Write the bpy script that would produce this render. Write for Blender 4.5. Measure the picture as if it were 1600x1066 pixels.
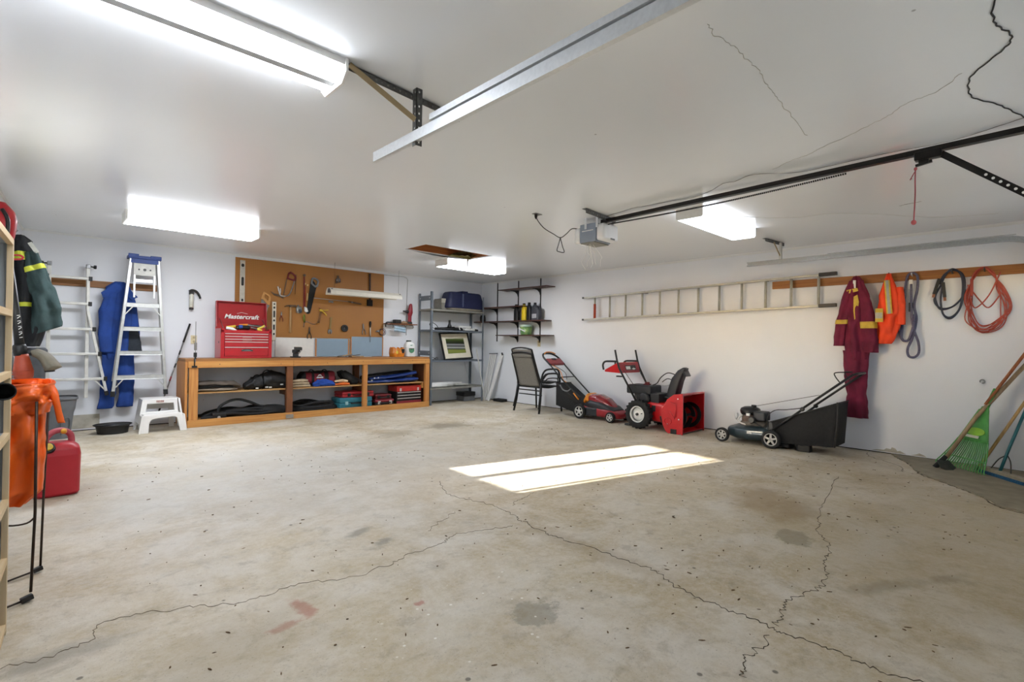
import bpy, bmesh, math, random
from mathutils import Vector, Matrix, noise

for o in list(bpy.data.objects):
    bpy.data.objects.remove(o)
SC = bpy.context.scene
COL = SC.collection
PI = math.pi

# ------------------------------------------------------------------ camera
cam_data = bpy.data.cameras.new('camera')
cam = bpy.data.objects.new('camera', cam_data)
COL.objects.link(cam)
cam_data.sensor_width = 36.0
cam_data.lens = 790.5145 / 1600.0 * 36.0
cam_data.clip_start = 0.02
YAW, PITCH, ROLL = 0.760473925, 0.00530069528, 0.0149874022
_F = Vector((math.sin(YAW) * math.cos(PITCH), math.cos(YAW) * math.cos(PITCH), math.sin(PITCH)))
_R = Vector((math.cos(YAW), -math.sin(YAW), 0))
_U = _R.cross(_F)
_R2 = _R * math.cos(ROLL) + _U * math.sin(ROLL)
_U2 = -_R * math.sin(ROLL) + _U * math.cos(ROLL)
cam.matrix_world = Matrix(((_R2.x, _U2.x, -_F.x, -6.9695), (_R2.y, _U2.y, -_F.y, -8.2793),
                           (_R2.z, _U2.z, -_F.z, 1.1694), (0, 0, 0, 1)))
SC.camera = cam

# ------------------------------------------------------------------ world and sun
world = bpy.data.worlds.new('sky')
SC.world = world
world.use_nodes = True
wn = world.node_tree
bg = wn.nodes['Background']
sky = wn.nodes.new('ShaderNodeTexSky')
sky.sky_type = 'NISHITA'
sky.sun_disc = False
sky.sun_elevation = math.radians(19.3)
sky.sun_rotation = math.radians(-76.7)
wn.links.new(sky.outputs[0], bg.inputs[0])
bg.inputs[1].default_value = SKY_STRENGTH = 1.2
sun_data = bpy.data.lights.new('sun', 'SUN')
sun_data.energy = 22.0
sun_data.angle = math.radians(0.6)
sun_data.color = (1.0, 0.975, 0.94)
sun = bpy.data.objects.new('sun', sun_data)
COL.objects.link(sun)
sun.location = (-30, 4, 12)
_sd = Vector((2.45, -0.58, -0.35 * math.hypot(2.45, 0.58)))
sun.rotation_euler = _sd.to_track_quat('-Z', 'Y').to_euler()
# strength of the fluorescent tubes (each fixture builder uses it)
TUBE = 19.0
SC.view_settings.view_transform = 'Standard'
SC.view_settings.look = 'None'
SC.view_settings.gamma = 1.0
SC.view_settings.use_curve_mapping = False
SC.view_settings.exposure = 0.86

# ------------------------------------------------------------------ colour and materials
def lin(c):
    if isinstance(c, str):
        c = c.lstrip('#')
        c = tuple(int(c[i:i + 2], 16) / 255 for i in (0, 2, 4))
    return tuple((v / 12.92 if v <= 0.04045 else ((v + 0.055) / 1.055) ** 2.4) for v in c) + (1.0,)

MATS = {}
def mat(name, col, rough=0.5, metal=0.0, var=0.12, scale=18.0, bump=0.0, bscale=None, spec=0.5, emit=0.0, alpha=1.0,
        stretch=None, col2=None, coat=0.0):
    if name in MATS:
        return MATS[name]
    m = bpy.data.materials.new(name)
    m.use_nodes = True
    nt = m.node_tree
    N, L = nt.nodes, nt.links
    b = N['Principled BSDF']
    tc = N.new('ShaderNodeTexCoord')
    mp = N.new('ShaderNodeMapping')
    L.new(tc.outputs['Object'], mp.inputs[0])
    if stretch:
        mp.inputs['Scale'].default_value = stretch
    no = N.new('ShaderNodeTexNoise')
    no.inputs['Scale'].default_value = scale
    no.inputs['Detail'].default_value = 5
    L.new(mp.outputs[0], no.inputs['Vector'])
    mix = N.new('ShaderNodeMix')
    mix.data_type = 'RGBA'
    a = lin(col)
    if col2:
        c1, c2 = a, lin(col2)
    else:
        c1 = tuple(v * (1 - var) for v in a[:3]) + (1,)
        c2 = tuple(min(1, v * (1 + var)) for v in a[:3]) + (1,)
    mix.inputs[6].default_value = c1
    mix.inputs[7].default_value = c2
    ramp = N.new('ShaderNodeMapRange')
    ramp.inputs[1].default_value = 0.3
    ramp.inputs[2].default_value = 0.7
    L.new(no.outputs[0], ramp.inputs[0])
    L.new(ramp.outputs[0], mix.inputs[0])
    L.new(mix.outputs[2], b.inputs['Base Color'])
    b.inputs['Roughness'].default_value = rough
    b.inputs['Metallic'].default_value = metal
    b.inputs['Specular IOR Level'].default_value = spec
    b.inputs['Coat Weight'].default_value = coat
    if emit:
        b.inputs['Emission Color'].default_value = a
        b.inputs['Emission Strength'].default_value = emit
    if alpha < 1:
        b.inputs['Alpha'].default_value = alpha
    if bump:
        n2 = N.new('ShaderNodeTexNoise')
        n2.inputs['Scale'].default_value = bscale or scale * 3
        n2.inputs['Detail'].default_value = 4
        L.new(mp.outputs[0], n2.inputs['Vector'])
        bp = N.new('ShaderNodeBump')
        bp.inputs['Strength'].default_value = bump
        bp.inputs['Distance'].default_value = 0.01
        L.new(n2.outputs[0], bp.inputs['Height'])
        L.new(bp.outputs[0], b.inputs['Normal'])
    MATS[name] = m
    return m

def wood(name, c1, c2, axis='x', rough=0.55):
    st = {'x': (1.2, 22, 22), 'y': (22, 1.2, 22), 'z': (22, 22, 1.2)}[axis]
    return mat(name, c1, rough, col2=c2, scale=2.2, stretch=st, bump=0.06, bscale=4)

# ------------------------------------------------------------------ mesh builder
def V(*a):
    return Vector(a[0]) if len(a) == 1 else Vector(a)

class MB:
    def __init__(self):
        self.v, self.f, self.sm = [], [], []
    def add(self, vs, fs, smooth=False):
        n = len(self.v)
        self.v += [Vector(p) for p in vs]
        self.f += [tuple(i + n for i in f) for f in fs]
        self.sm += [smooth] * len(fs)
        return self
    def box(self, c, s, m=None):
        c = V(c)
        vs = []
        for z in (-.5, .5):
            for x, y in ((-.5, -.5), (.5, -.5), (.5, .5), (-.5, .5)):
                p = Vector((x * s[0], y * s[1], z * s[2]))
                vs.append(c + (m @ p if m else p))
        return self.add(vs, [(3, 2, 1, 0), (4, 5, 6, 7), (0, 1, 5, 4), (1, 2, 6, 5), (2, 3, 7, 6), (3, 0, 4, 7)])
    def b2(self, lo, hi):
        lo, hi = V(lo), V(hi)
        return self.box((lo + hi) / 2, [abs(hi[i] - lo[i]) for i in range(3)])
    def bar(self, a, b, w, h, up=(0, 0, 1)):
        a, b = V(a), V(b)
        d = (b - a)
        z = d.normalized()
        u = V(up)
        x = u.cross(z)
        if x.length < 1e-4:
            x = Vector((1, 0, 0)).cross(z)
        x.normalize()
        y = z.cross(x)
        m = Matrix((x, y, z)).transposed()
        return self.box((a + b) / 2, (w, h, d.length), m)
    def tube(self, pts, r, n=8, closed=False, caps=True):
        pts = [V(p) for p in pts]
        k = len(pts)
        rs = r if isinstance(r, (list, tuple)) else [r] * k
        vs, fs = [], []
        t0 = None
        nrm = None
        for i in range(k):
            if closed:
                t = (pts[(i + 1) % k] - pts[i - 1])
            else:
                t = pts[min(i + 1, k - 1)] - pts[max(i - 1, 0)]
            if t.length < 1e-9:
                t = Vector((0, 0, 1))
            t.normalize()
            if nrm is None:
                nrm = t.orthogonal().normalized()
            else:
                nrm = (nrm - t * nrm.dot(t))
                if nrm.length < 1e-6:
                    nrm = t.orthogonal()
                nrm.normalize()
            bi = t.cross(nrm)
            for j in range(n):
                a = 2 * PI * j / n
                vs.append(pts[i] + (nrm * math.cos(a) + bi * math.sin(a)) * rs[i])
        seg = k if closed else k - 1
        for i in range(seg):
            for j in range(n):
                a, b = i * n + j, i * n + (j + 1) % n
                c, d = ((i + 1) % k) * n + (j + 1) % n, ((i + 1) % k) * n + j
                fs.append((a, b, c, d))
        self.add(vs, fs, True)
        if caps and not closed:
            m = len(self.v) - len(vs)
            self.f.append(tuple(m + j for j in reversed(range(n)))); self.sm.append(False)
            self.f.append(tuple(m + (k - 1) * n + j for j in range(n))); self.sm.append(False)
        return self
    def lathe(self, prof, c=(0, 0, 0), axis=(0, 0, 1), n=20, smooth=True, sx=1.0, sy=1.0):
        c = V(c)
        q = V(axis).normalized().to_track_quat('Z', 'Y').to_matrix()
        vs, fs = [], []
        for r, z in prof:
            for j in range(n):
                a = 2 * PI * j / n
                vs.append(c + q @ Vector((r * sx * math.cos(a), r * sy * math.sin(a), z)))
        for i in range(len(prof) - 1):
            for j in range(n):
                fs.append((i * n + j, i * n + (j + 1) % n, (i + 1) * n + (j + 1) % n, (i + 1) * n + j))
        m = len(self.v)
        self.add(vs, fs, smooth)
        ring = (Vector(prof[0]) - Vector(prof[-1])).length < 1e-6
        if prof[0][0] > 1e-5 and not ring:
            self.f.append(tuple(m + j for j in reversed(range(n)))); self.sm.append(False)
        if prof[-1][0] > 1e-5 and not ring:
            k = (len(prof) - 1) * n
            self.f.append(tuple(m + k + j for j in range(n))); self.sm.append(False)
        return self
    def prism(self, poly, o, u, v, t, off=0.0):
        """polygon (2-D) at origin o with axes u, v, thickness t along u x v starting at off"""
        o, u, v = V(o), V(u), V(v)
        nn = u.cross(v).normalized()
        k = len(poly)
        vs = [o + u * a + v * b + nn * off for a, b in poly] + [o + u * a + v * b + nn * (off + t) for a, b in poly]
        fs = [tuple(reversed(range(k))), tuple(range(k, 2 * k))]
        fs += [(i, (i + 1) % k, k + (i + 1) % k, k + i) for i in range(k)]
        return self.add(vs, fs)
    def grid(self, fn, nu, nv, smooth=True):
        vs = [fn(i / nu, j / nv) for j in range(nv + 1) for i in range(nu + 1)]
        fs = [(j * (nu + 1) + i, j * (nu + 1) + i + 1, (j + 1) * (nu + 1) + i + 1, (j + 1) * (nu + 1) + i)
              for j in range(nv) for i in range(nu)]
        return self.add(vs, fs, smooth)
    def ell(self, c, r, n=16, m=10, rot=None, zlo=-1.0):
        c = V(c)
        prof = []
        vs, fs = [], []
        a0 = math.asin(max(-1, zlo))
        for i in range(m + 1):
            a = a0 + (PI / 2 - a0) * i / m
            for j in range(n):
                b = 2 * PI * j / n
                p = Vector((r[0] * math.cos(a) * math.cos(b), r[1] * math.cos(a) * math.sin(b), r[2] * math.sin(a)))
                vs.append(c + (rot @ p if rot else p))
        for i in range(m):
            for j in range(n):
                fs.append((i * n + j, i * n + (j + 1) % n, (i + 1) * n + (j + 1) % n, (i + 1) * n + j))
        return self.add(vs, fs, True)
    def loft(self, rows, U, D, n=28, m=40, amp=0.12, k=5, seed=0, t0=0.0, t1=1.0, grow=0.0, sq=1.0, caps=True):
        """closed cross-sections along rows of (centre, half_u, half_d) with soft folds"""
        U, D = V(U), V(D)
        ln = [0.0]
        for i in range(1, len(rows)):
            ln.append(ln[-1] + max(1e-4, (V(rows[i][0]) - V(rows[i - 1][0])).length))
        tot = ln[-1]
        def at(t):
            s = t * tot
            for i in range(len(rows) - 1):
                if s <= ln[i + 1] + 1e-9:
                    w = (s - ln[i]) / (ln[i + 1] - ln[i])
                    w = w * w * (3 - 2 * w) * .6 + w * .4
                    a, b = rows[i], rows[i + 1]
                    return V(a[0]).lerp(V(b[0]), w), a[1] + (b[1] - a[1]) * w, a[2] + (b[2] - a[2]) * w
            a = rows[-1]
            return V(a[0]), a[1], a[2]
        vs, fs = [], []
        for i in range(m + 1):
            t = t0 + (t1 - t0) * i / m
            c, hu, hd = at(t)
            for j in range(n):
                a = 2 * PI * j / n
                ca, sa = math.cos(a), math.sin(a)
                if sq != 1:
                    ca = math.copysign(abs(ca) ** sq, ca); sa = math.copysign(abs(sa) ** sq, sa)
                ph = seed * 1.7 + t * 5.0 + 0.9 * math.sin(t * 7 + seed)
                fo = 1 + amp * math.sin(k * a + ph) + amp * .6 * math.sin((k + 2) * a - ph * 1.6 + seed)
                w = noise.noise(Vector((ca * 2 + seed, sa * 2, t * 9))) * amp * 1.3
                fo += w
                vs.append(c + U * ca * (hu * (1 + (fo - 1) * .45) + grow) + D * sa * (hd * fo + grow))
        for i in range(m):
            for j in range(n):
                fs.append((i * n + j, i * n + (j + 1) % n, (i + 1) * n + (j + 1) % n, (i + 1) * n + j))
        b = len(self.v)
        self.add(vs, fs, True)
        if caps:
            self.f.append(tuple(b + j for j in reversed(range(n)))); self.sm.append(True)
            self.f.append(tuple(b + m * n + j for j in range(n))); self.sm.append(True)
        return self
    def xf(self, m):
        self.v = [m @ p for p in self.v]
        return self
    def build(self, name, material, parent=None, world=None, bevel=0.0, seg=2, label=None, smooth_all=False):
        me = bpy.data.meshes.new(name)
        vs = self.v
        if parent is not None and (world if world is not None else in_room(parent)):
            inv = world_matrix(parent).inverted()
            vs = [inv @ p for p in vs]
        me.from_pydata([tuple(p) for p in vs], [], self.f)
        bm = bmesh.new(); bm.from_mesh(me)
        bmesh.ops.recalc_face_normals(bm, faces=bm.faces)
        bm.to_mesh(me); bm.free()
        me.polygons.foreach_set('use_smooth', [True] * len(me.polygons) if smooth_all else self.sm)
        me.materials.append(material)
        o = bpy.data.objects.new(name, me)
        COL.objects.link(o)
        if parent is not None:
            o.parent = parent
        if bevel:
            b = o.modifiers.new('bevel', 'BEVEL')
            b.width = bevel; b.segments = seg; b.limit_method = 'ANGLE'; b.angle_limit = math.radians(40)
        if label:
            o['label'] = label
        return o

def in_room(o):
    while o.parent:
        o = o.parent
    return o.get('_w', 0)

def world_matrix(o):
    m = o.matrix_basis.copy()
    return world_matrix(o.parent) @ m if o.parent else m

def tag(o, label, cat, group=None):
    o['label'] = label; o['category'] = cat
    if group:
        o['group'] = group
    return o

def thing(name, label, cat, loc=(0, 0, 0), rz=0.0, group=None, w=1):
    """Empty at a thing's base; w=1: parts are given in room coordinates, w=0: in the thing's own frame"""
    o = bpy.data.objects.new(name, None)
    o.empty_display_size = 0.1
    COL.objects.link(o)
    o.location = loc
    o.rotation_euler = (0, 0, rz)
    o.matrix_basis = Matrix.Translation(V(loc)) @ Matrix.Rotation(rz, 4, 'Z')
    if w:
        o['_w'] = 1
        WFLAG.append(o)
    return tag(o, label, cat, group)
WFLAG = []

def struct(o):
    o['kind'] = 'structure'
    return o

def copy_tree(o, parent=None):
    c = o.copy()
    COL.objects.link(c)
    c.parent = parent
    for ch in [x for x in bpy.data.objects if x.parent == o]:
        copy_tree(ch, c)
    return c

def arc(c, r, a0, a1, n, u=(1, 0, 0), v=(0, 0, 1)):
    c, u, v = V(c), V(u), V(v)
    return [c + u * r * math.cos(a0 + (a1 - a0) * i / n) + v * r * math.sin(a0 + (a1 - a0) * i / n) for i in range(n + 1)]

def smooth_path(pts, n=6, closed=False):
    pts = [V(p) for p in pts]
    out = []
    k = len(pts)
    rng = range(k) if closed else range(k - 1)
    for i in rng:
        p1, p2 = pts[i], pts[(i + 1) % k]
        p0 = pts[i - 1] if (closed or i > 0) else p1
        p3 = pts[(i + 2) % k] if (closed or i + 2 < k) else p2
        for j in range(n):
            t = j / n
            out.append(0.5 * ((2 * p1) + (p2 - p0) * t + (2 * p0 - 5 * p1 + 4 * p2 - p3) * t * t + (3 * p1 - p0 - 3 * p2 + p3) * t ** 3))
    if not closed:
        out.append(pts[-1])
    return out

def text_mesh(body, size, name, material, parent, mtx, shear=0.0, extrude=0.001, bold=0.0, sx=1.0):
    cu = bpy.data.curves.new(name, 'FONT')
    cu.body = body; cu.size = size; cu.shear = shear; cu.extrude = extrude; cu.offset = bold
    cu.align_x = 'CENTER'; cu.align_y = 'CENTER'
    ob = bpy.data.objects.new(name, cu)
    COL.objects.link(ob)
    dg = bpy.context.evaluated_depsgraph_get()
    me = bpy.data.meshes.new_from_object(ob.evaluated_get(dg))
    bpy.data.objects.remove(ob)
    me.transform(mtx @ Matrix.Diagonal((sx, 1, 1, 1)))
    if parent is not None and in_room(parent):
        me.transform(world_matrix(parent).inverted())
    me.materials.clear(); me.materials.append(material)
    o = bpy.data.objects.new(name, me)
    COL.objects.link(o)
    o.parent = parent
    return o

def frame(o, u, v):
    """matrix with local x along u, local y along v at o"""
    u, v = V(u).normalized(), V(v).normalized()
    w = u.cross(v)
    return Matrix(((u.x, v.x, w.x, o[0]), (u.y, v.y, w.y, o[1]), (u.z, v.z, w.z, o[2]), (0, 0, 0, 1)))

# common materials
M_alu = mat('brushed_aluminium', '#c9cac8', 0.38, 0.75, 0.1)
M_alup = mat('pale_aluminium', '#d3d2cc', 0.5, 0.35, 0.08)
M_galv = mat('galvanised_steel', '#d2d5d7', 0.42, 0.45, 0.06, 60)
M_steel = mat('tool_steel', '#8d8e8e', 0.35, 0.9, 0.2)
M_dark = mat('dark_steel', '#4a4a48', 0.5, 0.6, 0.2)
M_black = mat('black_plastic', '#161616', 0.45, 0, 0.25)
M_blackm = mat('black_painted_metal', '#1a1a1b', 0.4, 0.2, 0.2)
M_rubber = mat('black_rubber', '#1d1d1d', 0.8, 0, 0.2)
M_white = mat('white_plastic', '#e6e6e2', 0.4, 0, 0.04)
M_whitem = mat('white_enamel', '#eceae4', 0.35, 0, 0.03)
M_red = mat('red_enamel', '#b01722', 0.35, 0.0, 0.08, coat=0.3)
M_redp = mat('red_plastic', '#a5232a', 0.45, 0, 0.1)
M_dred = mat('dark_red_plastic', '#6f1a20', 0.45, 0, 0.15)
M_orange = mat('orange_plastic', '#e08a2a', 0.45, 0, 0.1)
M_yellow = mat('yellow_plastic', '#d9b53a', 0.45, 0, 0.1)
M_grey = mat('grey_plastic', '#6b6d70', 0.55, 0, 0.08)
M_pine = wood('pine_boards', '#b9793a', '#d09a55', 'x')
M_pinez = wood('pine_uprights', '#b27036', '#cc9250', 'z')
M_paint = mat('stained_wood', '#7a4a2a', 0.6, 0, 0.2, 6)
M_handle = wood('ash_handle', '#b08a5a', '#c9a878', 'z', 0.6)
# ------------------------------------------------------------------ room shell
H = 2.44
YF = -8.5          # front wall with the overhead door
def wlx(y):        # the left wall runs slightly out of square
    return -7.06 + 0.0624 * y

def wall_paint(name, col, rough, bump=0.05, dirt=0.25, gloss=0.5):
    m = bpy.data.materials.new(name); m.use_nodes = True
    N, L = m.node_tree.nodes, m.node_tree.links
    b = N['Principled BSDF']
    tc = N.new('ShaderNodeTexCoord')
    n1 = N.new('ShaderNodeTexNoise'); n1.inputs['Scale'].default_value = 1.1; n1.inputs['Detail'].default_value = 6
    n2 = N.new('ShaderNodeTexNoise'); n2.inputs['Scale'].default_value = 9; n2.inputs['Detail'].default_value = 8
    L.new(tc.outputs['Object'], n1.inputs['Vector']); L.new(tc.outputs['Object'], n2.inputs['Vector'])
    mr = N.new('ShaderNodeMapRange'); mr.inputs[1].default_value = .35; mr.inputs[2].default_value = .75
    L.new(n1.outputs[0], mr.inputs[0])
    mx = N.new('ShaderNodeMix'); mx.data_type = 'RGBA'
    c = lin(col)
    mx.inputs[6].default_value = c
    mx.inputs[7].default_value = tuple(v * (1 - .06 * dirt * 4) for v in c[:3]) + (1,)
    L.new(mr.outputs[0], mx.inputs[0])
    # small scuffs
    sc = N.new('ShaderNodeTexVoronoi'); sc.inputs['Scale'].default_value = 2.3
    L.new(tc.outputs['Object'], sc.inputs['Vector'])
    ms = N.new('ShaderNodeMapRange'); ms.inputs[1].default_value = .012; ms.inputs[2].default_value = .02
    ms.inputs[3].default_value = .55; ms.inputs[4].default_value = 0
    L.new(sc.outputs['Distance'], ms.inputs[0])
    mx2 = N.new('ShaderNodeMix'); mx2.data_type = 'RGBA'
    mx2.inputs[7].default_value = lin('#5a5650')
    L.new(mx.outputs[2], mx2.inputs[6]); L.new(ms.outputs[0], mx2.inputs[0])
    L.new(mx2.outputs[2], b.inputs['Base Color'])
    b.inputs['Roughness'].default_value = rough
    b.inputs['Specular IOR Level'].default_value = gloss
    bp = N.new('ShaderNodeBump'); bp.inputs['Strength'].default_value = bump; bp.inputs['Distance'].default_value = .02
    L.new(n2.outputs[0], bp.inputs['Height']); L.new(bp.outputs[0], b.inputs['Normal'])
    return m
M_wall = wall_paint('white_wall_paint', '#e6e8ec', 0.55, 0.05)
M_ceil = wall_paint('semi_gloss_ceiling_paint', '#eef1f4', 0.2, 0.012, 0.1)

# concrete floor with stains
def floor_mat():
    m = bpy.data.materials.new('worn_concrete'); m.use_nodes = True
    N, L = m.node_tree.nodes, m.node_tree.links
    b = N['Principled BSDF']
    tc = N.new('ShaderNodeTexCoord')
    P = tc.outputs['Object']
    def nz(scale, det=6, rough=.6, dist=0):
        n = N.new('ShaderNodeTexNoise'); n.inputs['Scale'].default_value = scale
        n.inputs['Detail'].default_value = det; n.inputs['Roughness'].default_value = rough
        n.inputs['Distortion'].default_value = dist
        L.new(P, n.inputs['Vector']); return n.outputs[0]
    def mr(s, a, b_, c=0., d=1.):
        n = N.new('ShaderNodeMapRange'); n.interpolation_type = 'SMOOTHSTEP'
        for i, v in enumerate((a, b_, c, d)):
            n.inputs[i + 1].default_value = v
        L.new(s, n.inputs[0]); return n.outputs[0]
    def mx(f, a, b_, mode='MIX'):
        n = N.new('ShaderNodeMix'); n.data_type = 'RGBA'; n.blend_type = mode
        if isinstance(f, float): n.inputs[0].default_value = f
        else: L.new(f, n.inputs[0])
        for i, s in ((6, a), (7, b_)):
            if isinstance(s, str): n.inputs[i].default_value = lin(s)
            else: L.new(s, n.inputs[i])
        return n.outputs[2]
    def math_(op, a, b_):
        n = N.new('ShaderNodeMath'); n.operation = op
        for i, s in enumerate((a, b_)):
            if isinstance(s, (int, float)): n.inputs[i].default_value = s
            else: L.new(s, n.inputs[i])
        return n.outputs[0]
    big = nz(0.55, 4); mid = nz(2.6, 7, .65, .4); fine = nz(26, 8, .7); grit = nz(95, 4, .7)
    mps = N.new('ShaderNodeMapping'); mps.inputs['Scale'].default_value = (2.6, 3.6, 1); mps.inputs['Rotation'].default_value = (0, 0, .5); L.new(P, mps.inputs[0])
    stn = N.new('ShaderNodeTexNoise'); stn.inputs['Scale'].default_value = 2.2; stn.inputs['Detail'].default_value = 9; stn.inputs['Roughness'].default_value = .7; L.new(mps.outputs[0], stn.inputs['Vector'])
    streak = stn.outputs[0]
    c = mx(mr(big, .35, .65), '#bdae8f', '#a8956f')
    c = mx(mr(mid, .35, .7), c, '#d2cabb')
    c2 = mx(mr(mid, .55, .8, 0, .5), c, '#a5977c')
    c = mx(mr(fine, .3, .75, 0, .45), c2, '#dbd5c8')
    c = mx(mr(streak, .5, .75, 0, .3), c, '#8d8068')
    c = mx(mr(streak, .25, .45, .2, 0.), c, '#ddd8cc')
    c = mx(mr(grit, .58, .72, 0, .6), c, '#5f5646')
    c = mx(mr(grit, .28, .40, .35, 0.), c, '#e4dfd3')
    mott = nz(7.5, 9, .75, .3)
    c = mx(mr(mott, .5, .68, 0, .42), c, '#8c8069')
    c = mx(mr(mott, .3, .44, .3, 0.), c, '#dcd6c8')
    # pale wash paints window daylight into the floor, towards middle and back
    warp = nz(1.6, 5, .6)
    def spot(x, y, rx, ry, rot, hard, amt, warpamt=.85):
        mp = N.new('ShaderNodeMapping'); mp.vector_type = 'TEXTURE'
        mp.inputs['Location'].default_value = (x, y, 0); mp.inputs['Rotation'].default_value = (0, 0, rot)
        mp.inputs['Scale'].default_value = (rx, ry, 1)
        L.new(P, mp.inputs[0])
        vl = N.new('ShaderNodeVectorMath'); vl.operation = 'LENGTH'; L.new(mp.outputs[0], vl.inputs[0])
        s = nz(3.5 / max(rx, ry) * .6, 5, .65)
        d = math_('ADD', vl.outputs['Value'], math_('MULTIPLY', math_('SUBTRACT', s, .5), warpamt * 2))
        return mr(d, hard, 1.05, amt, 0.)
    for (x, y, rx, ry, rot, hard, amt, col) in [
        (-5.3, -3.7, 2.1, 2.3, 0, .25, .5, '#c6c6c3'),  # pale tint standing in for daylight from the left window
        (-3.0, -3.2, 1.8, 1.3, 0, .2, .25, '#cfcabd'),
        (-3.54, -7.22, .16, .11, .3, .75, .55, '#6f6a58'),
        (-5.37, -6.76, .13, .11, 0, .7, .5, '#6d6a5c'),
        (-2.87, -6.79, .7, .32, .4, .2, .6, '#8a6f45'),
        (-2.9, -7.06, .5, .2, .2, .2, .45, '#8a6f45'),
        (-2.68, -2.48, .5, .34, 0, .2, .65, '#6f6045'),
        (-3.6, -2.6, .4, .3, 0, .1, .4, '#7d6f55'),
        (-6.09, -6.06, .045, .13, .1, .4, .6, '#a5503f'),
        (-6.2, -6.15, .09, .035, .2, .4, .5, '#a5503f'),
        (-5.69, -6.36, .04, .025, 0, .3, .6, '#a5503f'),
        (-3.9, -7.75, .32, .07, -.5, .2, .5, '#7a705c'),
        (-3.55, -7.95, .2, .05, -.4, .2, .5, '#7a705c'),
        (-5.5, -5.4, .14, .06, .4, .2, .6, '#77736a'),
        (-5.45, -5.62, .1, .05, .4, .2, .6, '#77736a'),
        (-6.86, -5.8, .28, .09, 0, .2, .5, '#7a7365'),
        (-6.4, -6.2, .7, .35, .4, .1, .35, '#94835f'),
        (-4.64, -6.5, .12, .9, 0, .1, .4, '#8d7752'),
        (-5.66, -6.6, .35, .2, 0, .1, .3, '#cfc9ba'),
        (-6.75, -3.0, .3, 1.2, 0, .1, .3, '#8f836c'),
        (-.8, -6.9, .9, .5, 0, .1, .3, '#8a7a5c'), (-2.6, -7.7, 2.4, 1.3, .1, .2, .4, '#94835f'),
        (-.9, -3.6, .6, 2.0, 0, .1, .28, '#8f8468'),
    ]:
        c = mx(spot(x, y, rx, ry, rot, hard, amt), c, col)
    # white paint drips
    vo = N.new('ShaderNodeTexVoronoi'); vo.inputs['Scale'].default_value = 17
    L.new(P, vo.inputs['Vector'])
    drip = mr(vo.outputs['Distance'], .09, .13, 1., 0.)
    area = spot(-5.55, -6.6, .7, .45, 0, .4, 1.0, .4)
    sel = N.new('ShaderNodeSeparateColor'); L.new(vo.outputs['Color'], sel.inputs[0])
    pick = mr(sel.outputs[0], .45, .5, 0., 1.)
    c = mx(math_('MULTIPLY', math_('MULTIPLY', drip, area), pick), c, '#e8e4da')
    vo2 = N.new('ShaderNodeTexVoronoi'); vo2.inputs['Scale'].default_value = 7
    L.new(P, vo2.inputs['Vector'])
    sel2 = N.new('ShaderNodeSeparateColor'); L.new(vo2.outputs['Color'], sel2.inputs[0])
    dark = math_('MULTIPLY', mr(vo2.outputs['Distance'], .05, .09, .75, 0.), mr(sel2.outputs[1], .6, .65, 0., 1.))
    c = mx(dark, c, '#4c4538')
    L.new(c, b.inputs['Base Color'])
    rg = mr(mid, .3, .7, .5, .72)
    L.new(rg, b.inputs['Roughness'])
    b.inputs['Specular IOR Level'].default_value = .45
    bp = N.new('ShaderNodeBump'); bp.inputs['Strength'].default_value = .35; bp.inputs['Distance'].default_value = .006
    L.new(math_('ADD', fine, math_('MULTIPLY', grit, .5)), bp.inputs['Height']); L.new(bp.outputs[0], b.inputs['Normal'])
    return m
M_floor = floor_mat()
M_crack = mat('crack_dirt', '#4a4030', 0.9, 0, 0.3)
M_crackl = mat('fine_crack', '#6b5f4c', 0.9, 0, 0.3)

XL = wlx(YF) - .25
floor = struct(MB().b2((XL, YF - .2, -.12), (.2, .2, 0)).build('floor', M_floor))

random.seed(4)
def crack_strip(name, pts, z, w, material, parent, jit=.016, face=1):
    p = smooth_path([(x, y, z) for x, y in pts], 11)
    rnd = random.Random(len(pts) * 7 + int(abs(pts[0][0]) * 100))
    mb = MB(); vs = []; n = len(p)
    off = 0
    for i, q in enumerate(p):
        t = (p[min(i + 1, n - 1)] - p[max(i - 1, 0)]); t.z = 0
        t = t.normalized() if t.length else Vector((1, 0, 0))
        s = Vector((-t.y, t.x, 0))
        off = off * .5 + rnd.uniform(-jit, jit)
        ww = w * rnd.uniform(.25, 1.1) * .34
        c = q + s * off
        vs += [c - s * ww, c + s * ww]
    h = .0012 * face
    lo = [v.copy() for v in vs]; hi = [v + Vector((0, 0, h)) for v in vs]
    fs = []
    k = len(vs)
    for i in range(n - 1):
        a = 2 * i
        fs += [(a, a + 1, a + 3, a + 2), (k + a, k + a + 2, k + a + 3, k + a + 1), (a, a + 2, k + a + 2, k + a), (a + 1, k + a + 1, k + a + 3, a + 3)]
    fs += [(0, k, k + 1, 1), (k - 2, k - 1, 2 * k - 1, 2 * k - 2)]
    mb.add(lo + hi, fs)
    return mb.build(name, material, parent)
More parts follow.
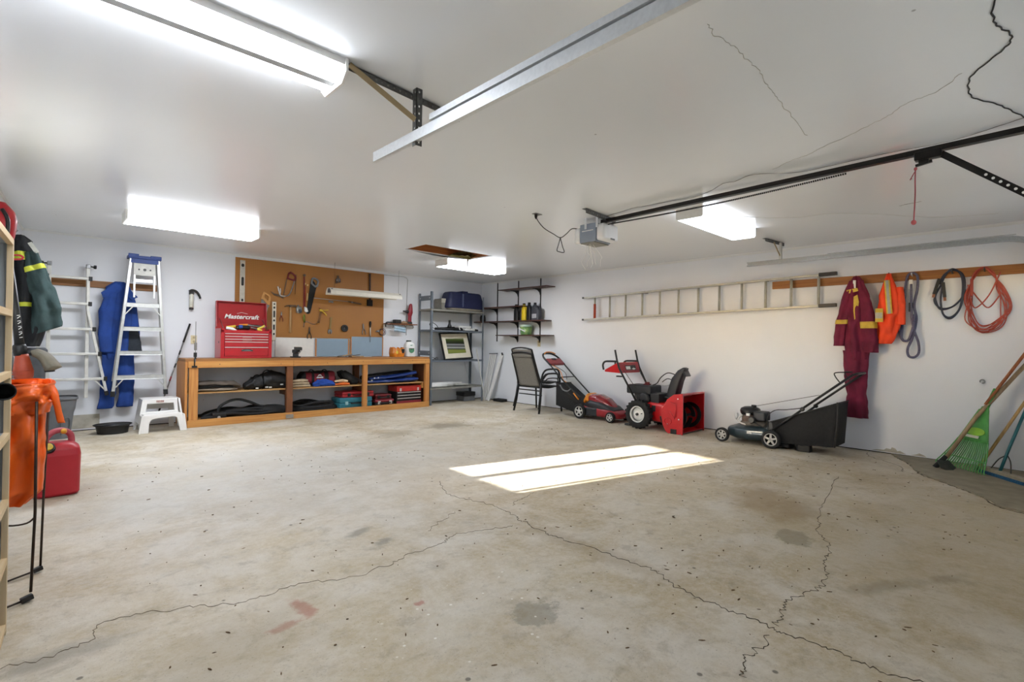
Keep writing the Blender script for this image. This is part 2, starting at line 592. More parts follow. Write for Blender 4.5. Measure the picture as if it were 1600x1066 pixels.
for pts, w in [
    ([(-7.03,-5.76),(-6.88,-5.78),(-6.79,-5.75),(-6.74,-5.64),(-6.56,-5.66),(-6.37,-5.77),(-6.21,-5.83),(-6.04,-5.82),(-5.83,-5.92),(-5.62,-5.92),(-5.44,-5.88),(-5.22,-5.87),(-5.08,-5.81),(-4.87,-5.87),(-4.71,-5.94)], .0052),
    ([(-4.61,-5.92),(-4.64,-6.15),(-4.65,-6.31),(-4.62,-6.55),(-4.60,-6.77),(-4.62,-6.93),(-4.69,-7.07),(-4.70,-7.24),(-4.70,-7.35),(-4.71,-7.49),(-4.71,-7.56),(-4.69,-7.70),(-4.72,-7.81),(-4.70,-7.92),(-4.66,-8.10)], .009),
    ([(-4.68,-7.51),(-4.53,-7.49),(-4.37,-7.48),(-4.20,-7.53),(-4.06,-7.53),(-3.81,-7.47),(-3.54,-7.42),(-3.30,-7.30),(-2.95,-7.20),(-2.28,-7.07),(-1.60,-7.00)], .006),
    ([(-4.78,-7.51),(-4.92,-7.52),(-5.03,-7.52),(-5.12,-7.56)], .006),
    ([(-4.44,-4.78),(-4.61,-5.11),(-4.57,-5.36),(-4.54,-5.55),(-4.57,-5.79),(-4.61,-5.92)], .006),
    ([(-4.43,-5.64),(-4.28,-5.57),(-4.08,-5.52)], .005),
    ([(-5.16,-5.66),(-5.01,-5.57),(-4.82,-5.48)], .005),
    ([(-.1,-6.9),(-.35,-7.0),(-.6,-7.25),(-.9,-7.35)], .008),
]:
    crack_strip('crack', pts, 0.0002, w, M_crack if w > .0055 else M_crackl, floor)
# patched slab in the near right corner
pp = [(-.02, -7.12), (-.2, -7.2), (-.45, -7.34), (-.72, -7.42), (-.91, -7.5), (-1.05, -7.62), (-1.26, -7.8), (-1.46, -7.95), (-1.69, -8.05), (-1.75, -8.2), (-1.8, -8.48), (-.02, -8.48)]
rr = random.Random(3)
pq = []
for i in range(len(pp) - 3):
    a, b_ = pp[i], pp[i + 1]
    for j in range(5):
        t = j / 5
        pq.append((a[0] + (b_[0] - a[0]) * t + rr.uniform(-.012, .012), a[1] + (b_[1] - a[1]) * t + rr.uniform(-.012, .012)))
pq += pp[-3:]
M_patch = mat('patched_concrete', '#8d8470', 0.85, 0, 0.16, 8, 0.4, 60)
MB().prism(pq, (0, 0, 0), (1, 0, 0), (0, 1, 0), .012).build('patch_slab', M_patch, floor)
crack_strip('crack', [(p[0] - .012, p[1] - .004) for p in pp[1:10]], .0004, .022, M_crack, floor, .008)

# ceiling with the open attic hatch
HX0, HX1, HY0, HY1 = -3.275, -2.13, -2.75, -2.235
cb = MB()
cb.b2((XL, YF - .2, H), (HX0, .2, H + .016)).b2((HX1, YF - .2, H), (.2, .2, H + .016))
cb.b2((HX0, YF - .2, H), (HX1, HY0, H + .016)).b2((HX0, HY1, H), (HX1, .2, H + .016))
ceiling = struct(cb.build('ceiling', M_ceil))
M_hatch = wood('raw_hatch_boards', '#a05a2c', '#b9743c', 'x', .8)
hb = MB()
hb.b2((HX0 - .02, HY1, H + .016), (HX1 + .02, HY1 + .03, H + .3)).b2((HX0 - .02, HY0 - .03, H + .016), (HX1 + .02, HY0, H + .3))
hb.b2((HX0 - .03, HY0, H + .016), (HX0, HY1, H + .3)).b2((HX1, HY0, H + .016), (HX1 + .03, HY1, H + .3))
hb.build('hatch_frame', M_hatch, ceiling)
MB().b2((HX0 - .03, HY0 - .03, H + .3), (HX1 + .03, HY1 + .03, H + .32)).build('hatch_lid', mat('dark_plywood', '#4a2c16', .8), ceiling)
# insulation spilling at the right end of the hatch
M_ins = mat('yellow_insulation', '#8c8350', .95, 0, .35, 30, .8, 40)
def ins(u, v):
    x = HX1 - .005 - .42 * u; y = HY1 - .012 - .2 * v * (1 - u * .5)
    return Vector((x, y, H + .012 + .10 * (1 - u) * (1 - v) + .02 * noise.noise(Vector((u * 6, v * 6, 2)))))
ib = MB().grid(ins, 14, 8)
ib.prism([(0, 0), (-.42, 0), (-.3, .06), (0, .14)], (HX1 - .004, HY1 - .004, H + .005), (1, 0, 0), (0, 0, 1), .02)
ib.build('insulation', M_ins, ceiling)
# a torn strip of drywall paper hanging from the hatch edge
MB().prism([(-.014, 0), (.014, 0), (.004, -.16), (-.002, -.2)], (-2.17, HY1 + .004, H), (1, 0, 0), (0, 0, 1), .003).build('torn_strip', mat('torn_paper', '#8d7c62', .9), ceiling)
def lip(u, v):
    x = HX0 + .1 + (HX1 - HX0 - .1) * u
    return Vector((x, HY1 + .10 * v, H - .001 - .022 * math.sin(u * PI) ** 1.5 * (1 - v)))
MB().grid(lip, 20, 3).build('sagging_edge', M_ceil, ceiling)
# hairline cracks and the low voltage wire stapled along the ceiling
M_hair = mat('hairline_crack', '#aaa79d', .9)
for pts, w, mm in [
    ([(-5.06,-7.36),(-4.96,-7.35),(-4.84,-7.37),(-4.68,-7.37),(-4.51,-7.36),(-4.27,-7.34),(-4.00,-7.32),(-3.63,-7.30)], .0035, M_hair),
    ([(-3.16,-6.94),(-3.26,-7.11),(-3.29,-7.21),(-3.36,-7.29),(-3.45,-7.47),(-3.53,-7.58),(-3.62,-7.70),(-3.72,-7.79),(-3.76,-7.90),(-3.90,-8.01)], .004, M_hair),
    ([(-2.35,-6.05),(-1.86,-6.33),(-1.61,-6.59),(-1.52,-6.90),(-1.22,-7.19),(-0.76,-7.51),(-0.62,-7.73),(-0.51,-7.98)], .004, M_hair),
    ([(-1.42,-7.39),(-1.45,-7.48),(-1.47,-7.55)], .008, M_crackl),
]:
    crack_strip('crack', pts, H - .0004, w, mm, ceiling, .006, -1)

# walls
T = .14
wall_back = struct(MB().b2((XL, 0, .012), (.2, T, H)).build('wall_back', M_wall))
wall_right = struct(MB().b2((0, YF - .2, .012), (T, T, H)).build('wall_right', M_wall))
M_found = mat('dark_sill_plate', '#2b251d', .9)
struct(MB().b2((XL, .012, 0), (.2, T, .03)).build('baseboard_back', M_found))
struct(MB().b2((.012, YF - .2, 0), (T, T, .03)).build('baseboard_right', M_found))
struct(MB().b2((wlx(0) + .001, -.01, H - .022), (-.001, 0, H)).build('trim_1', mat('white_trim', '#e2e2e0', .5, 0, .01)))
struct(MB().b2((-.012, YF, H - .03), (0, -.02, H)).build('trim_2', MATS['white_trim']))
# exposed block and chipped plaster low on the walls
M_block = mat('bare_block', '#c3beb0', .9, 0, .15, 10, .4, col2='#a39d8f')
MB().b2((-6.62, -.006, .03), (-6.32, 0, .2)).build('bare_patch', M_block, wall_back)
rb = random.Random(8)
MB().prism([(-7.25, .02), (-7.22, .035), (-7.19, .05), (-7.17, .042), (-7.15, .07), (-7.12, .078), (-7.11, .055), (-7.07, .06), (-7.05, .04), (-6.98, .035), (-6.93, .02)], (-.0005, 0, 0), (0, 1, 0), (0, 0, 1), .003, -.003).build('chipped_plaster', M_block, wall_right)
MB().prism([(-7.42, .02), (-7.40, .035), (-7.36, .05), (-7.335, .035), (-7.29, .02)], (-.0005, 0, 0), (0, 1, 0), (0, 0, 1), .003, -.003).build('chipped_plaster', M_block, wall_right)

# left wall with the sliding window that lets the sun in
WY0, WY1, WZ0, WZ1 = -3.66, -4.72, 1.12, 2.06
def lw_piece(mb, y0, y1, z0, z1, t0=0.0, t1=-.14):
    vs = []
    for z in (z0, z1):
        vs += [(wlx(y0) + t0, y0, z), (wlx(y1) + t0, y1, z), (wlx(y1) + t1, y1, z), (wlx(y0) + t1, y0, z)]
    mb.add(vs, [(3, 2, 1, 0), (4, 5, 6, 7), (0, 1, 5, 4), (1, 2, 6, 5), (2, 3, 7, 6), (3, 0, 4, 7)])
    return mb
lw = MB()
lw_piece(lw, .14, WY0, 0, H); lw_piece(lw, WY1, YF - .2, 0, H)
lw_piece(lw, WY0, WY1, 0, WZ0); lw_piece(lw, WY0, WY1, WZ1, H)
wall_left = struct(lw.build('wall_left', M_wall))
tr = MB(); lw_piece(tr, -.02, YF, H - .03, H, .012, 0); struct(tr.build('trim_3', MATS['white_trim']))
wf = MB()
for y0, y1, z0, z1 in [(WY0, WY0 - .035, WZ0, WZ1), (WY1 + .025, WY1, WZ0, WZ1), (WY0, WY1, WZ0, WZ0 + .035), (WY0, WY1, WZ1 - .035, WZ1),
                       (-4.08, -4.155, WZ0, WZ1), (-4.63, -4.655, WZ0, WZ1)]:
    lw_piece(wf, y0, y1, z0, z1, -.03, -.1)
window = struct(wf.build('window_1', M_whitem))
gm = bpy.data.materials.new('window_glass'); gm.use_nodes = True
_N, _L = gm.node_tree.nodes, gm.node_tree.links
_t = _N.new('ShaderNodeBsdfTransparent'); _g = _N.new('ShaderNodeBsdfGlossy'); _g.inputs['Roughness'].default_value = .02
_m = _N.new('ShaderNodeMixShader'); _m.inputs[0].default_value = .07
_L.new(_t.outputs[0], _m.inputs[1]); _L.new(_g.outputs[0], _m.inputs[2]); _L.new(_m.outputs[0], _N['Material Output'].inputs[0])
for y0, y1 in ((WY0 - .035, -4.08), (-4.155, -4.63), (-4.655, WY1 + .025)):
    p = MB(); lw_piece(p, y0, y1, WZ0 + .035, WZ1 - .035, -.062, -.066); p.build('pane', gm, window)

# front wall and closed overhead door behind the camera, windows added for fill
fw = MB()
DX0, DX1, DZ = -5.49, -.61, 2.13
fw.b2((XL, YF - .16, 0), (DX0, YF, H)).b2((DX1, YF - .16, 0), (.2, YF, H)).b2((DX0, YF - .16, DZ), (DX1, YF, H))
struct(fw.build('wall_front', M_wall))
db_ = MB()
WN = [(DX0 + (DX1 - DX0) / 8 * j + .06, DX0 + (DX1 - DX0) / 8 * (j + 1) - .06) for j in range(8)]  # spans of the window row added to let in fill daylight
FILL_WIN_Z0, FILL_WIN_Z1 = 1.78, 1.98
db_.b2((DX0, YF - .06, 0), (DX1, YF - .05, FILL_WIN_Z0)).b2((DX0, YF - .06, FILL_WIN_Z1), (DX1, YF - .05, DZ))
xs = [DX0] + [v for w_ in WN for v in w_] + [DX1]
for i in range(0, len(xs), 2):
    db_.b2((xs[i], YF - .06, FILL_WIN_Z0), (xs[i + 1], YF - .05, FILL_WIN_Z1))
door = struct(db_.build('door_1', M_whitem))
for i in range(3):
    for j in range(8):
        MB().b2((WN[j][0], YF - .05, DZ / 4 * i + .06), (WN[j][1], YF - .035, DZ / 4 * (i + 1) - .06)).build('panel', M_whitem, door, bevel=.006)
for x0, x1 in WN:
    MB().b2((x0, YF - .057, FILL_WIN_Z0), (x1, YF - .053, FILL_WIN_Z1)).build('pane', gm, door)  # glass of the added door windows
# unseen ground outside, added to bounce sunlight in through the windows
struct(MB().b2((-40, -45, -.3), (30, 30, -.13)).build('ground_1', mat('pale_gravel', '#b9b4a8', .9, 0, .1, 2)))

# debris on the floor
db = MB(); rd = random.Random(21)
for i in range(700):
    x = rd.uniform(-6.8, -.6); y = rd.uniform(-8.1, -2.2) if i % 4 else rd.uniform(-8.0, -5.6)
    s = rd.choice((.0015,.002,.002,.0025,.003,.003,.004,.005))
    a = rd.uniform(0, PI); e = rd.uniform(1, 3.2)
    u = Vector((math.cos(a), math.sin(a), 0)); v = Vector((-u.y, u.x, 0))
    o_ = Vector((x, y, .0005))
    db.prism([(-s * e, 0), (-s * .3, -s * .6), (s * e * .7, -s * .2), (s * e, s * .3), (0, s * .7)], o_, u, v, rd.uniform(.001, .005))
deb = db.build('floor_debris', mat('leaf_litter', '#6b5338', .9, 0, .5, 3))
deb['kind'] = 'stuff'; tag(deb, 'dry leaf bits and grit scattered over the concrete floor', 'debris')
# ------------------------------------------------------------------ fluorescent fixtures
def emission(name, col, strength):
    m = bpy.data.materials.new(name); m.use_nodes = True
    N, L = m.node_tree.nodes, m.node_tree.links
    e = N.new('ShaderNodeEmission'); e.inputs[0].default_value = lin(col); e.inputs[1].default_value = strength
    L.new(e.outputs[0], N['Material Output'].inputs[0])
    return m
M_tube = emission('lit_fluorescent_lens', '#f1f6ff', TUBE)

M_side = emission('glowing_lens_side', '#f1f6ff', 2.8)
def wrap_fixture(name, label, x0, x1, y, w=.27, d=.095, power=1.0):
    """wraparound fixture: steel body, end caps and a glowing prismatic lens"""
    t = thing(name, label, 'ceiling light', ((x0 + x1) / 2, y, H), group='wraparound fluorescent lights on the ceiling')
    MB().b2((x0 + .02, y - w * .32, H - .035), (x1 - .02, y + w * .32, H)).build('body', M_whitem, t)
    prof = [(-w / 2, 0), (-w / 2, -d * .86), (-w * .46, -d), (w * .46, -d), (w / 2, -d * .86), (w / 2, 0)]
    lens = MB(); side = MB(); n = len(prof)
    vs = [(x, y + a, H - .004 + b) for x in (x0 + .018, x1 - .018) for a, b in prof]
    lens.add(vs, [(i, i + 1, n + i + 1, n + i) for i in (1, 2, 3)])
    side.add(vs, [(i, i + 1, n + i + 1, n + i) for i in (0, 4)])
    lens.build('lens', M_tube if power == 1 else emission('lit_lens_%d' % int(power * 100), '#f1f6ff', TUBE * power), t)
    side.build('lens_side', M_side, t)
    for x in (x0, x1 - .018):
        MB().prism([(a * 1.02, b * 1.02) for a, b in prof], (x, y, H), (0, 1, 0), (0, 0, 1), .018).build('end_cap', M_whitem, t)
    return t
wrap_fixture('ceiling_light', 'glowing wraparound ceiling light near the stepladder and pegboard', -6.31, -5.07, -1.9, .3, power=1.5)
wrap_fixture('ceiling_light', 'glowing wraparound ceiling light beside the torn attic hatch', -2.45, -1.22, -1.93, .3)
wrap_fixture('ceiling_light', 'glowing wraparound ceiling light next to the opener rail', -2.62, -1.38, -6.03, .25, power=.16)

# two-lamp strip light, nearest the camera
t = thing('strip_light', 'two-lamp fluorescent strip light with white end plate, nearest the camera', 'ceiling light', (-6.58, -5.99, H))
sx0, sx1, sy = -7.19, -5.965, -5.985
MB().b2((sx0, sy - .125, H - .03), (sx1, sy + .125, H)).build('body', M_whitem, t)
MB().b2((sx0, sy - .022, H - .075), (sx1, sy + .022, H - .03)).build('channel', mat('grey_channel', '#b9babb', .5), t)
for s in (-1, 1):
    pr_ = MB(); yc = sy + s * .07
    pts = [(yc + .047 * math.cos(a), H - .032 - .046 * math.sin(a)) for a in [PI * i / 10 for i in range(11)]]
    n = len(pts)
    pr_.add([(x, a, b) for x in (sx0 + .01, sx1 - .01) for a, b in pts], [(i, i + 1, n + i + 1, n + i) for i in range(n - 1)], True)
    pr_.build('lamp', M_tube, t)
for x in (sx0 - .012, sx1):
    MB().prism([(-.135, -.001), (-.135, -.06), (-.09, -.1), (.09, -.1), (.135, -.06), (.135, -.001)], (x, sy, H), (0, 1, 0), (0, 0, 1), .012).build('end_plate', M_whitem, t)

# ------------------------------------------------------------------ overhead door tracks
def punched(mb_, a, b, w, up, material, parent, name='angle_bar', hole=.011, pitch=.034):
    """perforated angle iron: two thin flanges with square holes shown as recessed slots"""
    a, b, up = V(a), V(b), V(up).normalized()
    d = (b - a).normalized(); s = d.cross(up).normalized()
    L_ = (b - a).length
    n = max(2, int(L_ / pitch))
    mb = MB()
    # each flange is a ladder of rails and rungs so that the holes are real
    for o_, e in ((up, s), (s, up)):
        def P(tt, ww, th):
            return a + d * tt + o_ * ww + e * th
        for w0, w1 in ((0, w * .36), (w * .64, w)):
            vs = [P(t_, w_, h_) for h_ in (0, .003) for t_, w_ in ((0, w0), (L_, w0), (L_, w1), (0, w1))]
            mb.add(vs, [(3, 2, 1, 0), (4, 5, 6, 7), (0, 1, 5, 4), (1, 2, 6, 5), (2, 3, 7, 6), (3, 0, 4, 7)])
        for i in range(n + 1):
            tc_ = L_ * i / n
            t0_, t1_ = max(0, tc_ - (L_ / n - hole) / 2), min(L_, tc_ + (L_ / n - hole) / 2)
            vs = [P(t_, w_, h_) for h_ in (0, .003) for t_, w_ in ((t0_, w * .36), (t1_, w * .36), (t1_, w * .64), (t0_, w * .64))]
            mb.add(vs, [(3, 2, 1, 0), (4, 5, 6, 7), (0, 1, 5, 4), (1, 2, 6, 5), (2, 3, 7, 6), (3, 0, 4, 7)])
    return mb.build(name, material, parent)

def c_track(mb, path, side, w=.024, h=.052):
    """C-shaped roller track swept along a path in a y-z plane; side = +1 opens to +x"""
    sec = [(0, h / 2), (w, h / 2), (w, h / 2 - .012), (w - .003, h / 2 - .012), (w - .003, h / 2 - .003), (.003, h / 2 - .003),
           (.003, -h / 2 + .003), (w - .003, -h / 2 + .003), (w - .003, -h / 2 + .012), (w, -h / 2 + .012), (w, -h / 2), (0, -h / 2)]
    p = [V(q) for q in path]; n = len(p); k = len(sec); vs = []
    for i, q in enumerate(p):
        tt = (p[min(i + 1, n - 1)] - p[max(i - 1, 0)]).normalized()
        up = Vector((1, 0, 0)).cross(tt); 
        if up.z < 0 and abs(up.z) > .01: up = -up
        vs += [q + Vector((side * a, 0, 0)) + up * b for a, b in sec]
    fs = []
    for i in range(n - 1):
        for j in range(k):
            fs.append((i * k + j, i * k + (j + 1) % k, (i + 1) * k + (j + 1) % k, (i + 1) * k + j))
    fs += [tuple(reversed(range(k))), tuple((n - 1) * k + j for j in range(k))]
    return mb.add(vs, fs)

def track_path(x, y0, z):
    r = .42; ye = YF + .07
    p = [(x, y0, z), (x, (y0 + ye + r) / 2, z), (x, ye + r, z)]
    for i in range(1, 11):
        a = PI / 2 * i / 10
        p.append((x, ye + r - r * math.sin(a), z - r + r * math.cos(a)))
    p.append((x, ye, .05))
    return p
M_punch = mat('punched_steel', '#5d5e5c', .45, .7, .15)
M_brace = mat('tan_painted_steel', '#a8946f', .5, .3)
t = thing('door_track', 'galvanised overhead door track beside the strip light, hung from punched angle bracket', 'door track', (-5.6, -5.72, 2.19))
c_track(MB(), track_path(-5.612, -5.715, 2.19), 1).build('rail', M_galv, t)
MB().b2((-5.62, -8.35, 2.222), (-5.585, -6.27, 2.226)).b2((-5.62, -8.35, 2.226), (-5.617, -6.27, 2.25)).build('stiffener', M_galv, t)
punched(None, (-5.95, -6.09, 2.437), (-5.25, -6.02, 2.437), .032, (0, 0, -1), M_punch, t)
punched(None, (-5.605, -6.135, 2.45 - .02), (-5.605, -6.135, 2.145), .034, (0, 1, 0), M_punch, t)
MB().bar((-5.94, -6.10, 2.425), (-5.615, -6.14, 2.265), .028, .004, (0, 1, 0)).build('brace', M_brace, t)
t = thing('door_track', 'galvanised overhead door track curving down above the wooden hanging board', 'door track', (-.49, -5.73, 2.2))
c_track(MB(), track_path(-.49, -5.72, 2.2), -1).build('rail', mat('dull_galvanised_steel', '#a2a6a8', .45, .5, .1, 60), t)
MB().b2((-.525, -8.1, 2.232), (-.485, -6.6, 2.235)).build('stiffener', M_galv, t)
punched(None, (-.82, -6.05, 2.437), (-.36, -6.1, 2.437), .036, (0, 0, -1), M_punch, t)
MB().bar((-.66, -6.085, 2.41), (-.5, -6.1, 2.27), .024, .004, (0, 1, 0)).build('brace', M_brace, t)
MB().b2((-.49, -6.115, 2.17), (-.486, -6.085, 2.43)).b2((-.49, -6.115, 2.17), (-.47, -6.112, 2.43)).build('strap', mat('pale_strap', '#cfcfca', .5, .4), t)

# ------------------------------------------------------------------ door opener
t = thing('door_opener', 'grey and white garage door opener with long black rail hung from the ceiling', 'door opener', (-2.95, -5.15, 2.2))
ox, oy = -2.86, -5.22
M_ogrey = mat('slate_plastic', '#8b95a4', .5, 0, .05)
M_lens = mat('milky_lens', '#e4e5e6', .35, 0, .03)
MB().b2((ox - .08, oy, 2.2), (ox + .17, oy + .2, 2.385)).build('housing', M_ogrey, t, bevel=.006)
MB().b2((ox - .075, oy + .02, 2.19), (ox + .165, oy + .19, 2.2)).build('base_plate', mat('vent_grey', '#85837b', .6), t)
MB().b2((ox - .078, oy - .10, 2.205), (ox + .168, oy, 2.37)).build('front_lens', M_lens, t, bevel=.025, seg=3)
MB().b2((ox - .085, oy + .2, 2.2), (ox + .165, oy + .27, 2.36)).build('rear_lens', M_lens, t, bevel=.025, seg=3)
MB().b2((ox + .03, oy - .102, 2.215), (ox + .1, oy - .098, 2.23)).build('nameplate', M_grey, t)
MB().b2((ox - .083, oy + .03, 2.31), (ox - .08, oy + .17, 2.318)).build('stripe', M_white, t)
punched(None, (-3.26, -5.35, 2.437), (-2.72, -5.30, 2.437), .045, (0, 0, -1), M_punch, t, 'ceiling_strap')
for yy in (oy - .02, oy + .12):
    MB().bar((ox - .09, yy, 2.44), (ox - .088, yy, 2.33), .026, .003, (1, 0, 0)).build('hanger', M_galv, t)
    MB().bar((ox + .178, yy, 2.44), (ox + .176, yy, 2.33), .026, .003, (1, 0, 0)).build('hanger', M_galv, t)
ra, rb_ = Vector((-2.885, -5.25, 2.392)), Vector((-3.06, -8.44, 2.385))
M_rail = mat('oiled_black_rail', '#22201e', .35, .6, .2)
rl = MB().bar(ra, rb_, .032, .03)
rl.bar(ra + Vector((0, 0, -.017)), rb_ + Vector((0, 0, -.017)), .046, .004)
rl.build('rail', M_rail, t)
MB().bar(ra + Vector((.02, 0, -.012)), rb_ + Vector((.02, 0, -.012)), .003, .006).build('rail_highlight_lip', M_steel, t)
ch = MB(); nlk = 150
for i in range(nlk):
    f0 = i / nlk * .66; f1 = (i + .62) / nlk * .66
    sag = lambda f: Vector((.015, 0, -.032 - .02 * math.sin(min(1, f / .66) * PI)))
    ch.bar(ra.lerp(rb_, f0) + sag(f0), ra.lerp(rb_, f1) + sag(f1), .009, .012)
ch.build('chain', M_rail, t)
tc_ = ra.lerp(rb_, .795)
MB().box(tc_ + Vector((0, 0, -.03)), (.055, .13, .05)).box(tc_ + Vector((0, .02, -.065)), (.03, .05, .03)).build('trolley', M_rail, t, bevel=.005)
MB().bar(tc_ + Vector((0, .06, -.082)), tc_ + Vector((0, -.02, -.07)), .02, .014).build('release_lever', M_rail, t)
arm = MB()
a0 = tc_ + Vector((0, -.06, -.035)); a1 = Vector((-3.05, -8.40, 1.86))
arm.bar(a0, a1, .036, .004, (1, 0, 0)); arm.bar(a0 + Vector((.012, 0, -.016)), a1 + Vector((.012, 0, -.016)), .004, .022, (1, 0, 0))
arm.build('door_arm', M_rail, t)
for i in range(8):
    q = a0.lerp(a1, .36 + .055 * i) + Vector((-.0025, 0, 0))
    MB().lathe([(.0075 if i < 7 else .012, 0), (.0075 if i < 7 else .012, .003)], q, (-1, 0, 0), 10).build('hole' if i < 7 else 'bolt', M_white if i < 7 else M_steel, t)
cord = smooth_path([tc_ + Vector((0, .06, -.09)), tc_ + Vector((.003, .062, -.16)), tc_ + Vector((-.002, .06, -.25)), tc_ + Vector((-.004, .063, -.36)), tc_ + Vector((0, .066, -.43))], 5)
M_rcord = mat('faded_red_cord', '#a8525c', .8, 0, .2)
rc = MB().tube(cord, .0035, 6)
rc.ell(cord[-1], (.014, .014, .016), 10, 6)
rc.ell(tc_ + Vector((0, .06, -.1)), (.009, .009, .011), 8, 6)
rc.tube([tc_ + Vector((0, .06, -.11)), tc_ + Vector((-.01, .085, -.165)), tc_ + Vector((-.012, .075, -.16))], .0028, 5)
rc.build('release_cord', M_rcord, t)
# low voltage wire along the ceiling
wpts = [(-2.87,-5.2),(-2.94,-5.54),(-2.97,-5.67),(-2.95,-5.79),(-2.94,-6.04),(-2.90,-6.19),(-2.99,-6.41),(-3.10,-6.56),(-3.09,-6.65),(-3.15,-6.81),(-2.98,-7.06),(-2.98,-7.38),(-2.98,-7.62),(-2.96,-7.78),(-2.97,-7.93),(-3.03,-8.07),(-3.09,-8.20),(-3.29,-8.14),(-3.41,-8.10),(-3.56,-8.03),(-3.69,-8.02),(-3.84,-8.04),(-3.96,-8.11),(-4.06,-8.17),(-4.15,-8.18),(-4.25,-8.15),(-4.32,-8.14),(-4.46,-8.15),(-4.7,-8.25)]
p1 = smooth_path([(x, y, H - .004) for x, y in wpts[:17]], 6)
tw = MB()
for ph in (0, PI):
    tw.tube([q + Vector((.0018 * math.cos(i * .9 + ph), 0, -.0018 * abs(math.sin(i * .9 + ph)))) for i, q in enumerate(p1)], .0014, 4)
tag(tw.build('low_voltage_wire', mat('grey_wire', '#57534c', .6)), 'thin dark wire stapled along the ceiling beside the opener rail', 'wire')
p2 = smooth_path([(x, y, H - .004) for x, y in wpts[16:]], 6)
tag(MB().tube([q + Vector((.003 * math.sin(i * 2.1), .003 * math.cos(i * 1.7), 0)) for i, q in enumerate(p2)], .0032, 5).build('ceiling_wire', mat('black_wire', '#242321', .6)),
    'black wavy wire wandering over the ceiling in the upper right', 'wire')
# opener power cord looping from the ceiling socket
t = thing('opener_power_lead', 'black power cord looping from ceiling socket to the door opener', 'cable', (-3.42, -4.86, H))
pc = [(-3.42, -4.86, 2.43), (-3.395, -4.86, 2.38), (-3.31, -4.87, 2.315), (-3.19, -4.885, 2.275), (-3.10, -4.9, 2.25), (-3.02, -4.91, 2.30), (-2.95, -4.92, 2.36), (-2.88, -4.94, 2.37)]
MB().tube(smooth_path(pc, 6), .0045, 6).build('cable', M_black, t)
MB().tube(smooth_path([(-3.10, -4.9, 2.25), (-3.13, -4.9, 2.17), (-3.15, -4.9, 2.115), (-3.12, -4.9, 2.105), (-3.04, -4.9, 2.11), (-3.065, -4.9, 2.165), (-3.10, -4.9, 2.245)], 5), .0045, 6).build('loop', M_black, t)
MB().lathe([(.016, 0), (.014, .03), (.006, .05)], (-3.42, -4.86, 2.438), (0, 0, -1), 10).build('plug', M_black, t)
MB().b2((-3.45, -4.885, 2.434), (-3.36, -4.835, 2.44)).build('socket_plate', M_grey, t)
# loose white strings below the opener
ws = MB(); rw = random.Random(5)
for i in range(6):
    p = [Vector((-2.86 + rw.uniform(-.04, .04), -5.08 + rw.uniform(-.04, .04), 2.19))]
    for j in range(4):
        p.append(p[-1] + Vector((rw.uniform(-.035, .035), rw.uniform(-.035, .035), -rw.uniform(.03, .075))))
    ws.tube(smooth_path(p, 4), .0018, 5)
tag(ws.build('white_string', M_white), 'loose white strings dangling under the door opener', 'string')
# ------------------------------------------------------------------ left shelving with grey sides
t = thing('storage_shelf', 'grey painted plywood shelf unit with pine edging at the left edge', 'shelf', (-7.03, -5.46, 0))
M_greyply = mat('grey_painted_plywood', '#a9adb0', .6, 0, .06, 10)
M_edge = wood('pale_pine_edging', '#d9b988', '#e6cda4', 'y', .6)
M_edgez = wood('pale_pine_edging_upright', '#cfb58c', '#dcc6a0', 'z', .6)
SXF, SXB, SY0, SY1 = -7.022, -7.388, -5.46, -6.95
for y in (SY0, SY1):
    MB().b2((SXB, y - .018, 0), (SXF - .018, y, 1.55)).build('side_panel', M_greyply, t)
    MB().b2((SXF - .018, y - .03, 0), (SXF, y, 1.55)).build('side_edging', M_edgez, t)
for z in (.04, .30, .53, .79, 1.03, 1.27, 1.55):
    MB().b2((SXB, SY1 - .001, z - .018), (SXF - .018, SY0 - .018, z)).build('board', M_greyply, t)
    MB().b2((SXF - .018, SY1 - .001, z - .022), (SXF, SY0 - .03, z + .002)).build('board_edging', M_edge, t)
t.rotation_euler.z = -.0623
t = thing('shop_vacuum_hose', 'black hose end poking out of the grey shelf', 'hose', (-7.03, -5.65, .955))
hp = smooth_path([(-7.3, -5.62, .82), (-7.22, -5.58, .84), (-7.12, -5.57, .90), (-7.06, -5.62, .955), (-7.035, -5.68, .968)], 5)
hb = MB().tube(hp, .022, 14)
hb.build('hose', M_rubber, t)
MB().lathe([(.0225, 0), (.029, .004), (.031, .03), (.031, .07), (.027, .07), (.024, .02), (.001, .018)], (-7.04, -5.665, .966), (.1, -1, .08), 20).build('cuff', M_rubber, t)
t = thing('spray_can', 'small dark can on the middle board of the grey shelf', 'can', (-7.11, -5.62, 1.272))
MB().lathe([(.028, 0), (.03, .004), (.03, .1), (.02, .115)], (-7.11, -5.62, 1.272), n=16).build('body', M_grey, t)
MB().lathe([(.018, .115), (.018, .135), (.001, .137)], (-7.11, -5.62, 1.272), n=14).build('cap', M_orange, t)

